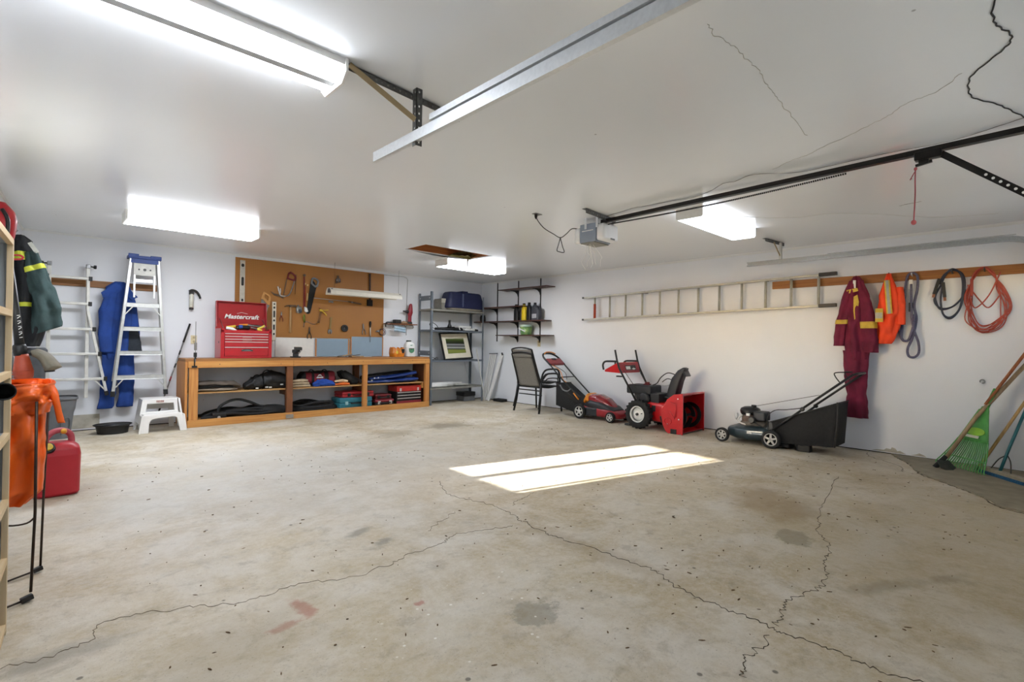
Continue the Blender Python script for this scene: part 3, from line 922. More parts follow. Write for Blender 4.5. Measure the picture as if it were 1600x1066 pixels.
# ------------------------------------------------------------------ string trimmer hanging on the left wall
t = thing('string_trimmer', 'orange and black electric string trimmer hanging head down beside shelf', 'string trimmer', (-7.0, -3.2, .86))
TH = Vector((-7.02, -3.2, 1.06)); TT = Vector((-7.10, -3.15, 1.82))
MB().tube([TH + Vector((0, 0, -.02)), TH.lerp(TT, .3), TH.lerp(TT, 1)], [.03, .026, .016], 12).build('shaft', M_black, t)
MB().lathe([(.036, 0), (.04, .03), (.04, .065), (.034, .08)], TH + Vector((0, 0, -.03)), (-.1, .05, 1), 14).build('collar', M_black, t)
M_trim = mat('burnt_orange_plastic', '#b4492c', .45, 0, .1)
MB().lathe([(.012, -.2), (.034, -.195), (.052, -.17), (.058, -.125), (.05, -.08), (.041, -.03), (.036, 0)], TH + Vector((.006, 0, -.02)), (-.08, 0, 1), 18).build('motor_head', M_trim, t)
for k in range(3):
    MB().tube(arc(TH + Vector((.012, 0, -.14 - .025 * k)), .059 - .004 * k, PI * .9, PI * 1.75, 10, (1, 0, 0), (0, 1, 0)), .0035, 5).build('vent_rib', M_trim, t)
def guard(u, v):
    a = -.9 + 1.8 * v
    r = .035 + .115 * u
    return TH + Vector((.04 + r * math.cos(a) * .95, r * math.sin(a) * .8, -.075 - .10 * (v * 0) - .06 * u * u + .028 * math.cos(a) * (1 - u) + (.02 if u < .5 else .02 - .05 * (u - .5))))
gb = MB().grid(guard, 12, 14)
go = gb.build('guard', mat('dusty_khaki_plastic', '#7d7460', .7, 0, .15), t)
sm = go.modifiers.new('thick', 'SOLIDIFY'); sm.thickness = .05; sm.offset = 1
MB().tube(smooth_path([guard(1, j / 10) + Vector((0, 0, -.004)) for j in range(11)], 3), .005, 6).build('guard_rim', M_black, t)
MB().tube(smooth_path([(-7.085, -3.17, 1.745), (-7.06, -3.19, 1.752), (-7.03, -3.2, 1.75), (-7.018, -3.21, 1.737), (-7.03, -3.2, 1.725), (-7.07, -3.19, 1.72)], 5), .007, 8).build('front_grip', mat('bright_red_plastic', '#b2232a', .4), t)
MB().loft([((-7.115, -3.14, 1.80), .035, .03), ((-7.115, -3.13, 1.9), .055, .05), ((-7.115, -3.13, 2.0), .065, .06), ((-7.12, -3.12, 2.07), .055, .05), ((-7.135, -3.12, 2.13), .02, .02)], (1, 0, 0), (0, 1, 0), 18, 14, 0).build('rear_housing', MATS['bright_red_plastic'], t)
MB().tube(smooth_path([(-7.1, -3.19, 1.9), (-7.1, -3.2, 2.0), (-7.13, -3.19, 2.07)], 4), .012, 8).build('trigger_grip', M_black, t)
lm = MB()
for k in range(9):
    q = TH.lerp(TT, .14 + .026 * k) + Vector((.012, -.0285 + .0004 * k, 0))
    lm.bar(q + Vector((-.008, 0, -.007)), q + Vector((.008, -.001, .009 if k % 2 else -.003)), .005, .004, (0, 1, 0))
lm.build('shaft_marking', M_white, t)

# ------------------------------------------------------------------ turnout style jacket in the corner
t = thing('work_jacket', 'dark green and black work jacket with lime reflective bands on a hook', 'jacket', (-7.0, -1.3, 2.2))
M_jk = mat('black_canvas', '#17191c', .85, 0, .25, 14, .3)
M_jg = mat('bottle_green_canvas', '#2c403f', .85, 0, .2, 14, .3)
M_lime = mat('lime_reflective_tape', '#c9cf3a', .5, 0, .15)
JU, JD = Vector((1, 0, 0)), Vector((0, 1, 0))
body = [((-7.06, -1.28, 2.17), .03, .06), ((-7.05, -1.28, 2.12), .075, .14), ((-7.04, -1.28, 2.0), .085, .2), ((-7.01, -1.28, 1.8), .1, .22), ((-6.985, -1.28, 1.5), .115, .23), ((-6.975, -1.28, 1.25), .12, .22), ((-7.0, -1.28, 1.07), .09, .2)]
MB().loft(body, JU, JD, 32, 40, .13, 5, 1).build('body', M_jk, t)
slv = [((-6.985, -1.45, 2.0), .05, .06), ((-6.96, -1.47, 1.85), .08, .08), ((-6.905, -1.47, 1.62), .10, .09), ((-6.865, -1.46, 1.42), .125, .09), ((-6.85, -1.45, 1.23), .12, .07)]
MB().loft(slv, Vector((.92, 0, .4)), JD, 30, 30, .2, 4, 3).build('sleeve', M_jg, t)
MB().loft(slv, Vector((.92, 0, .4)), JD, 30, 8, .2, 4, 3, .17, .26, .006, caps=False).build('sleeve_band', M_lime, t)
MB().loft(body, JU, JD, 32, 5, .13, 5, 1, .17, .24, .008, caps=False).build('shoulder_band', M_lime, t)
MB().loft(body, JU, JD, 32, 5, .13, 5, 1, .61, .66, .009, caps=False).build('waist_band', M_lime, t)
MB().bar((-6.99, -1.5, 2.08), (-6.935, -1.52, 1.985), .035, .012, (0, 1, 0)).build('collar_band', mat('silver_tape', '#c9cabf', .4), t)
MB().tube([(-7.135, -1.3, 2.2), (-7.09, -1.3, 2.195), (-7.075, -1.3, 2.215)], .005, 6).build('hook', M_steel, t)

# ------------------------------------------------------------------ bins
t = thing('refuse_cart', 'tall dark grey refuse bin standing in the corner under the jacket', 'bin', (-6.98, -1.12, 0))
MB().loft([((-6.955, -.9, 0), .09, .17), ((-6.955, -.9, .55), .1, .19), ((-6.955, -.9, 1.0), .11, .21)], JU, JD, 28, 12, 0, sq=.35).build('body', mat('charcoal_plastic', '#45474a', .6), t)
MB().loft([((-6.955, -.9, 1.0), .12, .225), ((-6.955, -.9, 1.03), .12, .225), ((-6.955, -.89, 1.05), .1, .2)], JU, JD, 28, 6, 0, sq=.35).build('lid', MATS['charcoal_plastic'], t)
t = thing('trash_can', 'open grey plastic trash can with rolled rim by the back wall', 'trash can', (-6.72, -.52, 0))
tcx, tcy = -6.755, -.42
prof = [((tcx, tcy, .0), .135, .12), ((tcx, tcy, .30), .165, .15), ((tcx, tcy, .34), .178, .165), ((tcx, tcy, .46), .19, .175)]
def shell(rows, inner=.012, **k):
    mb = MB(); mb.loft(rows, JU, JD, 36, 16, 0, caps=False, **k)
    ir = [(c, a - inner, b - inner) for c, a, b in rows]
    ir[0] = ((ir[0][0][0], ir[0][0][1], ir[0][0][2] + inner), ir[0][1], ir[0][2])
    ir = list(reversed(ir)); mb.loft(ir, JU, JD, 36, 16, 0, caps=True, **k)
    return mb
shell(prof, sq=.5).build('body', M_grey, t)
MB().loft([((tcx, tcy, .445), .192, .178), ((tcx, tcy, .455), .205, .19), ((tcx, tcy, .475), .203, .188), ((tcx, tcy, .478), .196, .18)], JU, JD, 36, 8, 0, sq=.5, caps=False).build('rim', M_grey, t)
MB().tube(smooth_path([(tcx + .05, tcy - .155, .05), (tcx + .055, tcy - .165, .2), (tcx + .10, tcy - .16, .25), (tcx + .13, tcy - .135, .2), (tcx + .115, tcy - .12, .05)], 4), .006, 6).build('side_rib', M_grey, t)

# ------------------------------------------------------------------ red fuel can
t = thing('fuel_can', 'large red plastic jerry can with yellow caps on the floor', 'fuel can', (-6.83, -3.25, 0))
M_fuel = mat('red_polyethylene', '#b3202b', .42, 0, .12, 5)
fx, fy = -6.815, -3.2
MB().loft([((fx, fy, .002), .115, .115), ((fx, fy, .02), .13, .13), ((fx, fy, .3), .135, .135), ((fx, fy, .345), .127, .125), ((fx, fy, .375), .095, .1), ((fx, fy, .385), .06, .06)], JU, JD, 36, 40, 0, sq=.32).build('body', M_fuel, t)
hd = smooth_path([(fx - .07, fy - .06, .37), (fx - .06, fy - .05, .43), (fx - .02, fy - .02, .465), (fx + .03, fy + .02, .465), (fx + .075, fy + .05, .43), (fx + .085, fy + .06, .37)], 5)
MB().tube(hd, .021, 10).build('handle', mat('faded_red_polyethylene', '#b04a55', .5), t)
MB().lathe([(.036, 0), (.036, .03)], (fx - .045, fy - .115, .355), (-.15, -.9, .55), 18).build('spout_collar', M_black, t)
MB().lathe([(.026, 0), (.026, .012), (.02, .016)], (fx - .05, fy - .142, .372), (-.15, -.9, .55), 18).build('spout_cap', M_yellow, t)
MB().lathe([(.018, 0), (.018, .02), (.012, .028)], (fx + .035, fy - .03, .455), (0, -.5, .9), 14).build('vent_cap', mat('amber_plastic', '#e0a02c', .4), t)

# ------------------------------------------------------------------ orange bag on a wire stand
t = thing('leaf_bag_stand', 'orange plastic bag clipped to a folding black wire stand', 'bag stand', (-6.97, -5.0, 0))
M_bag = mat('orange_polythene', '#f0671a', .38, 0, .14, 5, .5, 14)
brow = [((-7.03, -4.95, .40), .06, .15), ((-7.0, -4.95, .46), .085, .19), ((-6.995, -4.95, .65), .085, .2), ((-6.995, -4.95, .82), .08, .2), ((-6.995, -4.95, .93), .085, .21)]
b_ = MB(); b_.loft(brow, JU, JD, 56, 50, .09, 8, 2, sq=.55)
b_.build('bag', M_bag, t)
MB().loft([((-6.995, -4.95, .82), .093, .215), ((-6.99, -4.95, .87), .10, .222), ((-6.985, -4.95, .955), .098, .215)], JU, JD, 56, 14, .08, 8, 2, grow=.004, sq=.55, caps=False).build('cuff', M_bag, t)
MB().loft([((-6.90, -5.10, .945), .014, .012), ((-6.885, -5.12, .90), .016, .008), ((-6.875, -5.13, .85), .012, .006), ((-6.86, -5.14, .77), .013, .004)], JU, JD, 12, 14, .25, 3, 5).build('tie_strip', M_bag, t)
MB().loft([((-7.07, -5.08, .42), .03, .05), ((-7.07, -5.1, .36), .02, .04)], JU, JD, 14, 6, .2, 4, 7).build('bag_corner', M_bag, t)
M_wire = mat('bronze_wire', '#3c3129', .45, .6, .2)
MB().tube([(-6.946, -5.195, .88), (-6.944, -5.2, .39), (-6.953, -5.2, .04)], .0055, 8).build('leg', M_wire, t)
MB().tube([(-6.895, -4.80, .93), (-6.911, -4.84, .4), (-6.918, -4.85, .03)], .005, 8).build('leg', M_wire, t)
MB().tube([(-7.11, -4.75, .9), (-7.12, -4.78, .03)], .005, 8).build('leg', M_wire, t)
MB().tube(smooth_path([(-6.944, -5.2, .37), (-6.97, -5.21, .35), (-7.03, -5.2, .35), (-7.1, -5.1, .36)], 4), .004, 6).build('hoop', M_wire, t)
MB().bar((-6.945, -5.2, .022), (-6.985, -5.21, .012), .024, .024).build('foot', M_black, t, bevel=.004)
MB().bar((-6.91, -4.85, .022), (-6.945, -4.86, .014), .022, .022).build('foot', M_black, t, bevel=.004)
MB().tube([(-6.98, -5.21, .012), (-7.1, -5.27, .008)], .005, 6).build('base_rod', M_wire, t)
MB().tube([(-6.94, -4.86, .014), (-7.1, -4.95, .008)], .005, 6).build('base_rod', M_wire, t)
# ------------------------------------------------------------------ hanging board on the back wall
XA, ZA = Vector((1, 0, 0)), Vector((0, 0, 1))
def flat(mb, poly, y, t):
    """outline in (x, z) standing proud of the back wall, from y towards the room"""
    return mb.prism(poly, (0, y, 0), XA, ZA, t)
tag(MB().b2((-7.0, -.022, 1.80), (-5.72, 0, 1.885)).xf(Matrix.Identity(4)).build('hanging_board', wood('dark_board', '#7d5128', '#9a6a39', 'x'), bevel=.003),
    'brown wooden hanging board behind the multi-position ladder and blue coveralls', 'board')

# ------------------------------------------------------------------ multi-position ladder
t = thing('folding_ladder', 'aluminium multi-position ladder with flared legs hung beside the corner', 'ladder', (-6.6, -.1, .4))
for x in (-6.82, -6.465):
    MB().b2((x - .018, -.09, .42), (x + .018, -.045, 2.03)).build('inner_rail', M_alup, t, bevel=.004)
    MB().b2((x - .022, -.10, 2.02), (x + .022, -.035, 2.07)).build('hinge_block', M_steel, t, bevel=.006)
    s = -1 if x < -6.7 else 1
    MB().lathe([(.008, 0), (.008, .03), (.022, .032), (.024, .055), (.018, .06)], (x + s * .02, -.07, 2.045), (s, 0, 0), 14).build('lock_knob', M_black, t)
for s, xb in ((-1, -6.82), (1, -6.465)):
    pa, pb, pc = (xb + s * .0, -.115, 1.9), (xb + s * .0, -.115, 1.5), (xb + s * .19, -.115, .5)
    mb = MB(); mb.bar(pa, pb, .03, .04, (0, 1, 0)); mb.bar(pb, pc, .03, .04, (0, 1, 0))
    mb.build('flared_rail', M_alup, t, bevel=.004)
    MB().bar(pc, (xb + s * .2, -.115, .445), .04, .05, (0, 1, 0)).build('foot', M_black, t, bevel=.004)
    MB().bar((xb + s * .06, -.12, .665), (xb + s * .175, -.12, .52), .014, .018, (0, 1, 0)).build('brace', M_alup, t)
for z in (1.89, 1.58, 1.27, .965, .655):
    f = max(0, (1.5 - z) / 1.0) * .19
    MB().b2((-6.84 - f, -.14, z - .016), (-6.445 + f, -.10, z + .016)).build('rung', M_alup, t, bevel=.006)
    for x in (-6.84 - f, -6.445 + f):
        MB().b2((x - .018, -.146, z - .026), (x + .018, -.094, z + .026)).build('rung_socket', M_black, t, bevel=.004)

t.location.y -= .05
# ------------------------------------------------------------------ blue coveralls
M_blue = mat('navy_work_cloth', '#1d3f86', .85, 0, .3, 5, .35, 20)
M_blue2 = mat('dark_knee_patch', '#2c3138', .9, 0, .2)
t = thing('blue_coveralls', 'worn navy blue coveralls hanging behind the stepladder', 'coveralls', (-6.17, -.06, 1.86))
DB = Vector((0, 1, 0))
MB().loft([((-6.15, -.06, 1.89), .05, .03), ((-6.16, -.065, 1.82), .13, .045), ((-6.17, -.07, 1.6), .155, .055), ((-6.17, -.07, 1.3), .165, .055), ((-6.16, -.07, 1.0), .155, .055), ((-6.15, -.07, .85), .14, .05)], XA, DB, 36, 40, .16, 6, 2).build('torso', M_blue, t)
MB().loft([((-6.22, -.10, 1.75), .07, .04), ((-6.28, -.11, 1.5), .075, .04), ((-6.29, -.11, 1.2), .075, .04), ((-6.27, -.11, .98), .07, .035)], XA, DB, 24, 26, .14, 4, 4).build('sleeve', M_blue, t)
MB().loft([((-6.06, -.06, 1.72), .06, .04), ((-6.03, -.06, 1.5), .075, .04), ((-6.005, -.06, 1.2), .08, .04), ((-5.985, -.06, 1.02), .075, .035)], XA, DB, 24, 26, .14, 4, 5).build('sleeve', M_blue, t)
MB().loft([((-6.03, -.092, 1.28), .075, .022), ((-6.0, -.095, 1.12), .083, .025), ((-5.985, -.09, 1.0), .08, .02)], XA, DB, 20, 10, .06, 4, 5).build('cuff_patch', M_blue2, t)
MB().loft([((-6.22, -.075, .95), .09, .045), ((-6.24, -.075, .7), .085, .045), ((-6.25, -.075, .45), .075, .04), ((-6.27, -.075, .3), .085, .035), ((-6.28, -.075, .27), .08, .03)], XA, DB, 26, 30, .15, 4, 7).build('trouser_leg', M_blue, t)
MB().loft([((-6.09, -.075, .95), .09, .045), ((-6.07, -.075, .7), .085, .045), ((-6.06, -.075, .45), .08, .04), ((-6.075, -.075, .3), .085, .035), ((-6.075, -.075, .28), .08, .03)], XA, DB, 26, 30, .15, 4, 8).build('trouser_leg', M_blue, t)
flat(MB(), [(-6.34, 1.735), (-6.19, 1.87), (-6.12, 1.8), (-6.2, 1.7), (-6.32, 1.67)], -.12, .012).build('collar', M_blue, t)
flat(MB(), [(-6.08, 1.83), (-6.02, 1.76), (-5.965, 1.7), (-6.03, 1.66), (-6.09, 1.73)], -.12, .012).build('collar', M_blue, t)

t.location.y -= .016

# ------------------------------------------------------------------ stepladder
t = thing('stepladder', 'silver aluminium stepladder with blue plastic top hung on the wall', 'stepladder', (-5.93, -.2, .45))
M_bcap = mat('blue_moulded_plastic', '#123a86', .45, 0, .1)
for (xt, xb) in ((-6.055, -6.215), (-5.775, -5.665)):
    MB().bar((xt, -.215, 2.21), (xb, -.215, .47), .034, .05, (0, 1, 0)).build('front_rail', M_alu, t, bevel=.004)
    MB().bar((xt * .985 - .09, -.15, 2.18), (xb * .97 - .185, -.15, .62), .022, .03, (0, 1, 0)).build('rear_rail', M_alup, t)
    MB().bar((xb, -.215, .5), (xb - .004 * (1 if xb < -6 else -1), -.215, .43), .045, .06, (0, 1, 0)).build('foot', M_black, t, bevel=.005)
def srx(z, s):
    f = (2.21 - z) / 1.74
    return (-6.055 - .16 * f) if s < 0 else (-5.775 + .11 * f)
for z in (1.60, 1.295, .985, .675):
    MB().b2((srx(z, -1) + .01, -.235, z - .035), (srx(z, 1) - .01, -.231, z + .02)).b2((srx(z, -1) + .01, -.235, z + .012), (srx(z, 1) - .01, -.16, z + .02)).b2((srx(z, -1) + .01, -.25, z - .035), (srx(z, 1) - .01, -.231, z - .028)).build('step', M_alu, t, bevel=.002)
for z in (1.60, .675):
    for s in (-1, 1):
        x = srx(z - .12, s); 
        MB().bar((x - s * .005, -.24, z - .14), (x - s * .09, -.24, z - .03), .012, .008, (0, 1, 0)).build('brace', M_alu, t)
MB().b2((-6.03, -.235, 1.975), (-5.80, -.225, 2.13)).build('tool_tray', mat('pale_tray_plastic', '#d9d9d2', .5), t, bevel=.004)
for x, r in ((-5.975, .01), (-5.915, .017), (-5.855, .01)):
    MB().lathe([(r, 0), (r, .003)], (x, -.2355, 2.05), (0, -1, 0), 14).build('tray_hole', M_dark, t)
MB().b2((-6.03, -.2, 1.89), (-5.8, -.17, 1.93)).build('spreader_bar', M_alu, t)
for x in (-6.02, -5.81):
    MB().b2((x - .01, -.235, 1.69), (x + .01, -.22, 1.98)).build('tray_arm', M_alu, t)
cap = MB().b2((-6.09, -.26, 2.185), (-5.74, -.1, 2.225)).b2((-6.06, -.245, 2.13), (-5.77, -.235, 2.19))
cap.b2((-6.09, -.265, 2.2), (-5.98, -.25, 2.245)).b2((-5.86, -.265, 2.2), (-5.74, -.25, 2.235))
cap.build('top_cap', M_bcap, t, bevel=.008)

t.location.y -= .04

# ------------------------------------------------------------------ oil drain pan and step stool
t = thing('drain_pan', 'shallow black plastic drain pan on the floor', 'pan', (-6.22, -.55, 0))
rows = [((-6.225, -.42, .004), .15, .13), ((-6.225, -.42, .085), .165, .145), ((-6.225, -.42, .105), .18, .16)]
shell(rows, .012).build('basin', M_black, t)
MB().loft([((-6.225, -.42, .098), .178, .158), ((-6.225, -.42, .108), .195, .172), ((-6.225, -.42, .112), .192, .17)], XA, DB, 36, 6, 0, caps=False).build('rim', M_black, t)

t = thing('step_stool', 'white two-step plastic stool in front of the workbench end', 'step stool', (-5.72, -.5, 0))
M_stool = mat('white_moulded_plastic', '#eceae6', .4, 0, .02)
# front frame in the x-z plane (lower step), rear frame (upper step), side walls
def stool_side(xa, xb):
    mb = MB()
    mb.add([(xa, -.72, 0), (xa, -.60, 0), (xa + (xb - xa) * .0, -.60, .2), (xa, -.72, .2)], [(0, 1, 2, 3)])
    return mb
def ring_frame(outer, inner, y, t_):
    """flat frame with a hole: outer and inner outlines with equal counts"""
    mb = MB(); n = len(outer)
    vs = [(a, y, b) for a, b in outer] + [(a, y, b) for a, b in inner] + [(a, y + t_, b) for a, b in outer] + [(a, y + t_, b) for a, b in inner]
    fs = []
    for i in range(n):
        j = (i + 1) % n
        fs += [(i, j, n + j, n + i), (2 * n + i, 3 * n + i, 3 * n + j, 2 * n + j), (i, 2 * n + i, 2 * n + j, j), (n + i, n + j, 3 * n + j, 3 * n + i)]
    return mb.add(vs, fs)
y0, y1, y2 = -.72, -.56, -.26
hi, lo = .40, .21
# front face: legs with arch below and panel opening above
fr = MB()
flat(fr, [(-5.955, 0), (-5.875, 0), (-5.87, .12), (-5.845, .165), (-5.8, .175), (-5.61, .19), (-5.58, .17), (-5.57, .12), (-5.545, 0), (-5.47, 0), (-5.525, .22), (-5.55, .232), (-5.92, .222), (-5.945, .215)], y0 + .03, .03)
fr.build('front_face', M_stool, t, bevel=.006)
MB().b2((-5.93, y0 + .002, lo - .001), (-5.54, y1, lo + .02)).build('lower_tread', M_stool, t, bevel=.01)
outer = [(-5.93, .2), (-5.54, .21), (-5.555, hi), (-5.91, hi)]
inner = [(-5.885, .245), (-5.585, .25), (-5.595, .345), (-5.87, .345)]
ring_frame(outer, inner, y1 - .002, .03).build('riser', M_stool, t, bevel=.006)
MB().b2((-5.915, y1 - .004, hi - .02), (-5.55, y2, hi + .004)).build('upper_tread', M_stool, t, bevel=.012)
for xa, xb in ((-5.975, -5.92), (-5.525, -5.47)):
    s = 1 if xa < -5.7 else -1
    xo, xi = (xa, xb) if s > 0 else (xb, xa)
    mb = MB()
    pl_ = [(y0, 0, xo), (y0 + .06, 0, xo), (y0 + .1, .1, xo + s * .02), (y2 - .06, .1, xo + s * .02), (y2 - .04, 0, xo), (y2 + .02, 0, xo), (y2, hi, xi), (y1, hi, xi), (y1 - .01, lo, xo + s * .028), (y0, lo, xo + s * .028)]
    vs = [(x, y, z) for y, z, x in pl_] + [(x + s * .02, y, z) for y, z, x in pl_]
    n = len(pl_)
    mb.add(vs, [tuple(range(n)), tuple(reversed(range(n, 2 * n)))] + [(i, (i + 1) % n, n + (i + 1) % n, n + i) for i in range(n)])
    mb.build('side_wall', M_stool, t)
flat(MB(), [(-5.93, 0), (-5.87, 0), (-5.865, .25), (-5.6, .25), (-5.59, 0), (-5.53, 0), (-5.55, hi - .01), (-5.91, hi - .01)], y2 + .01, .015).build('rear_face', M_stool, t)
MB().b2((-5.78, y1 - .012, .36), (-5.70, y1 - .001, .385)).build('sticker', mat('paper_sticker', '#cdb9ad', .6, col2='#7a3c38', scale=60), t)

t.location.x -= .03
# ------------------------------------------------------------------ poles, wall cleaner can, outlet
t = thing('paint_pole', 'slim black and silver extension pole leaning on the workbench end', 'pole', (-5.6, -.35, .02))
POLE = t
MB().tube([(-5.70, -.17, .16), (-5.385, -.075, 1.2)], .009, 8).build('shaft', M_steel, t)
MB().tube([(-5.409, -.082, 1.12), (-5.33, -.058, 1.38)], .013, 10).build('grip', M_black, t)
MB().tube([(-5.713, -.174, .12), (-5.667, -.16, .27)], .012, 10).build('tip', M_black, t)
for k in range(4):
    p_ = Vector((-5.70, -.17, .16)).lerp(Vector((-5.385, -.075, 1.2)), .25 + .17 * k)
    MB().tube([p_, p_ + Vector((.0176, .0053, .058))], .0105, 8).build('band', M_black if k != 1 else mat('red_band', '#7a1d24', .5), t)
POLE.location.x -= .03
t = thing('bar_clamp', 'small bar clamp fixed upright to the workbench corner', 'clamp', (-5.38, -.58, .79))
MB().b2((-5.395, -.562, .86), (-5.387, -.555, 1.40)).build('bar', M_steel, t)
MB().b2((-5.405, -.57, 1.02), (-5.375, -.548, 1.12)).build('trigger_body', mat('clamp_grey', '#77736c', .5), t, bevel=.004)
MB().b2((-5.41, -.575, .93), (-5.375, -.545, .99)).b2((-5.402, -.57, .905), (-5.38, -.55, .93)).build('jaw', M_black, t, bevel=.004)
MB().b2((-5.43, -.575, .79), (-5.37, -.545, .815)).tube([(-5.40, -.566, .8), (-5.40, -.566, .905)], .008, 8).build('lower_jaw', M_black, t)
t = thing('foam_can', 'white can with black spray gun hung on the wall by the toolbox', 'spray can', (-5.33, -.04, 1.6))
MB().lathe([(.024, 0), (.027, .006), (.027, .17), (.022, .185), (.014, .19)], (-5.345, -.04, 1.61), n=18).build('can', mat('cream_can', '#d5d4c6', .4, .1), t)
MB().lathe([(.028, 0), (.028, .022)], (-5.345, -.04, 1.583), n=18).build('base_cap', M_black, t)
MB().tube(smooth_path([(-5.37, -.04, 1.83), (-5.33, -.04, 1.85), (-5.28, -.04, 1.83), (-5.245, -.04, 1.77), (-5.24, -.04, 1.74)], 4), [.02] * 4 + [.018] * 4 + [.017] * 4 + [.014] * 4 + [.012], 10).build('gun', M_black, t)
MB().b2((-5.375, -.055, 1.79), (-5.315, -.025, 1.845)).build('valve', M_black, t, bevel=.005)
MB().b2((-5.35, -.014, 1.70), (-5.34, 0, 1.72)).build('nail', M_steel, t)
def outlet(label, face):
    t = thing('wall_outlet', label, 'outlet', face[0])
    o_, u = face
    f = frame(o_, u, (0, 0, 1))
    MB().box((0, 0, .004), (.075, .12, .008)).xf(f).build('plate', mat('ivory_plate', '#d6c9a4', .5), t, bevel=.002)
    for z in (-.028, .028):
        MB().lathe([(.016, 0), (.016, .003)], (0, z, .008), (0, 0, 1), 14).xf(f).build('socket', mat('ivory_socket', '#b5a782', .5), t)
outlet('ivory wall outlet above the left end of the workbench', ((-5.30, 0, 1.16), (1, 0, 0)))
outlet('ivory wall outlet below the bracket shelves', ((0, -1.70, 1.18), (0, -1, 0)))
outlet('ivory wall outlet half hidden behind the step stool', ((-5.62, 0, .30), (1, 0, 0)))

# ------------------------------------------------------------------ workbench
t = thing('workbench', 'long open pine workbench with shelf bays along the back wall', 'workbench', (-3.6, -.28, 0))
BX0, BX1, BYF, BZ = -5.5, -1.685, -.54, .905
def plank(lo, hi, name, m_=None, b=.004):
    return MB().b2(lo, hi).build(name, m_ or M_pine, t, bevel=b)
M_top = wood('worn_bench_top', '#8a5a2e', '#a8743f', 'x', .6)
plank((BX0 - .0, BYF - .005, .868), (BX1, -.012, BZ), 'top', M_top)
plank((BX0 + .03, BYF - .02, .785), (-4.12, BYF + .02, .872), 'top_rail')
plank((-4.118, BYF - .02, .785), (BX1, BYF + .02, .872), 'top_rail')
plank((BX0 + .03, BYF - .02, 0), (-4.12, BYF + .02, .095), 'bottom_rail')
plank((-4.118, BYF - .02, 0), (BX1, BYF + .02, .095), 'bottom_rail')
plank((BX0, BYF + .0, 0), (BX0 + .03, -.012, .868), 'end_panel', M_pinez)
plank((BX0 + .045, BYF - .012, .095), (BX0 + .15, BYF + .02, .785), 'post', M_pinez)
for x, w_ in ((-4.205, .085), (-2.985, .075), (BX1 - .085, .085)):
    plank((x, BYF - .012, .095), (x + w_, BYF + .045, .785), 'post', M_paint if x < -4 else M_pinez)
for x in (-4.05, -2.92):
    plank((x, -.10, 0), (x + .09, -.02, .868), 'rear_post', M_paint)
plank((BX1 - .02, BYF + .045, 0), (BX1, -.012, .868), 'end_panel', M_paint)
M_shelf = wood('bench_shelf_plywood', '#a87d4a', '#bd935c', 'x', .7)
plank((BX0 + .035, BYF + .035, .435), (-4.21, -.02, .453), 'shelf', M_shelf, .002)
plank((-4.12, BYF + .045, .435), (-2.99, -.02, .453), 'shelf', M_shelf, .002)
plank((-2.91, BYF + .045, .435), (BX1 - .09, -.02, .453), 'shelf', M_shelf, .002)
plank((BX0 + .035, BYF + .022, .055), (BX1 - .02, -.02, .075), 'floor_board', M_shelf, .002)
for x in (-4.16, -2.95):
    plank((x, BYF + .05, .34), (x + .04, -.1, .434), 'cross_rail', M_paint)
plank((BX1 - .115, BYF + .05, .34), (BX1 - .09, -.05, .434), 'cross_rail', M_pine)
plank((-4.22, BYF - .03, .01), (-4.11, BYF - .02, .07), 'joint_plate', mat('galv_tag', '#a09a90', .5, .5))
for x, z in ((-5.1, .83), (-4.3, .82), (-3.6, .825), (-3.0, .84), (-2.45, .835), (-2.05, .84), (-1.78, .835)):
    MB().lathe([(.007, 0), (.005, .002)], (x, BYF - .0195, z), (0, -1, 0), 8).build('nail', M_dark, t)

# ------------------------------------------------------------------ pegboard and lower wall panels
pm = bpy.data.materials.new('brown_pegboard'); pm.use_nodes = True
N_, L_ = pm.node_tree.nodes, pm.node_tree.links
b_ = N_['Principled BSDF']; b_.inputs['Roughness'].default_value = .55
tc0 = N_.new('ShaderNodeTexCoord'); sp = N_.new('ShaderNodeSeparateXYZ'); L_.new(tc0.outputs['Object'], sp.inputs[0])
def frac(sock):
    a = N_.new('ShaderNodeMath'); a.operation = 'MULTIPLY'; a.inputs[1].default_value = 1 / .0254; L_.new(sock, a.inputs[0])
    f = N_.new('ShaderNodeMath'); f.operation = 'FRACT'; L_.new(a.outputs[0], f.inputs[0])
    s_ = N_.new('ShaderNodeMath'); s_.operation = 'SUBTRACT'; s_.inputs[1].default_value = .5; L_.new(f.outputs[0], s_.inputs[0])
    p = N_.new('ShaderNodeMath'); p.operation = 'POWER'; p.inputs[1].default_value = 2; L_.new(s_.outputs[0], p.inputs[0])
    return p.outputs[0]
ad = N_.new('ShaderNodeMath'); ad.operation = 'ADD'; L_.new(frac(sp.outputs[0]), ad.inputs[0]); L_.new(frac(sp.outputs[2]), ad.inputs[1])
mr_ = N_.new('ShaderNodeMapRange'); mr_.inputs[1].default_value = .03; mr_.inputs[2].default_value = .05; mr_.inputs[3].default_value = 1; mr_.inputs[4].default_value = 0
L_.new(ad.outputs[0], mr_.inputs[0])
nz_ = N_.new('ShaderNodeTexNoise'); nz_.inputs['Scale'].default_value = 2.5; nz_.inputs['Detail'].default_value = 6; L_.new(tc0.outputs['Object'], nz_.inputs['Vector'])
m1 = N_.new('ShaderNodeMix'); m1.data_type = 'RGBA'; m1.inputs[6].default_value = lin('#a06a2f'); m1.inputs[7].default_value = lin('#b8803e'); L_.new(nz_.outputs[0], m1.inputs[0])
m2 = N_.new('ShaderNodeMix'); m2.data_type = 'RGBA'; m2.inputs[7].default_value = lin('#5a3816'); L_.new(m1.outputs[2], m2.inputs[6]); L_.new(mr_.outputs[0], m2.inputs[0])
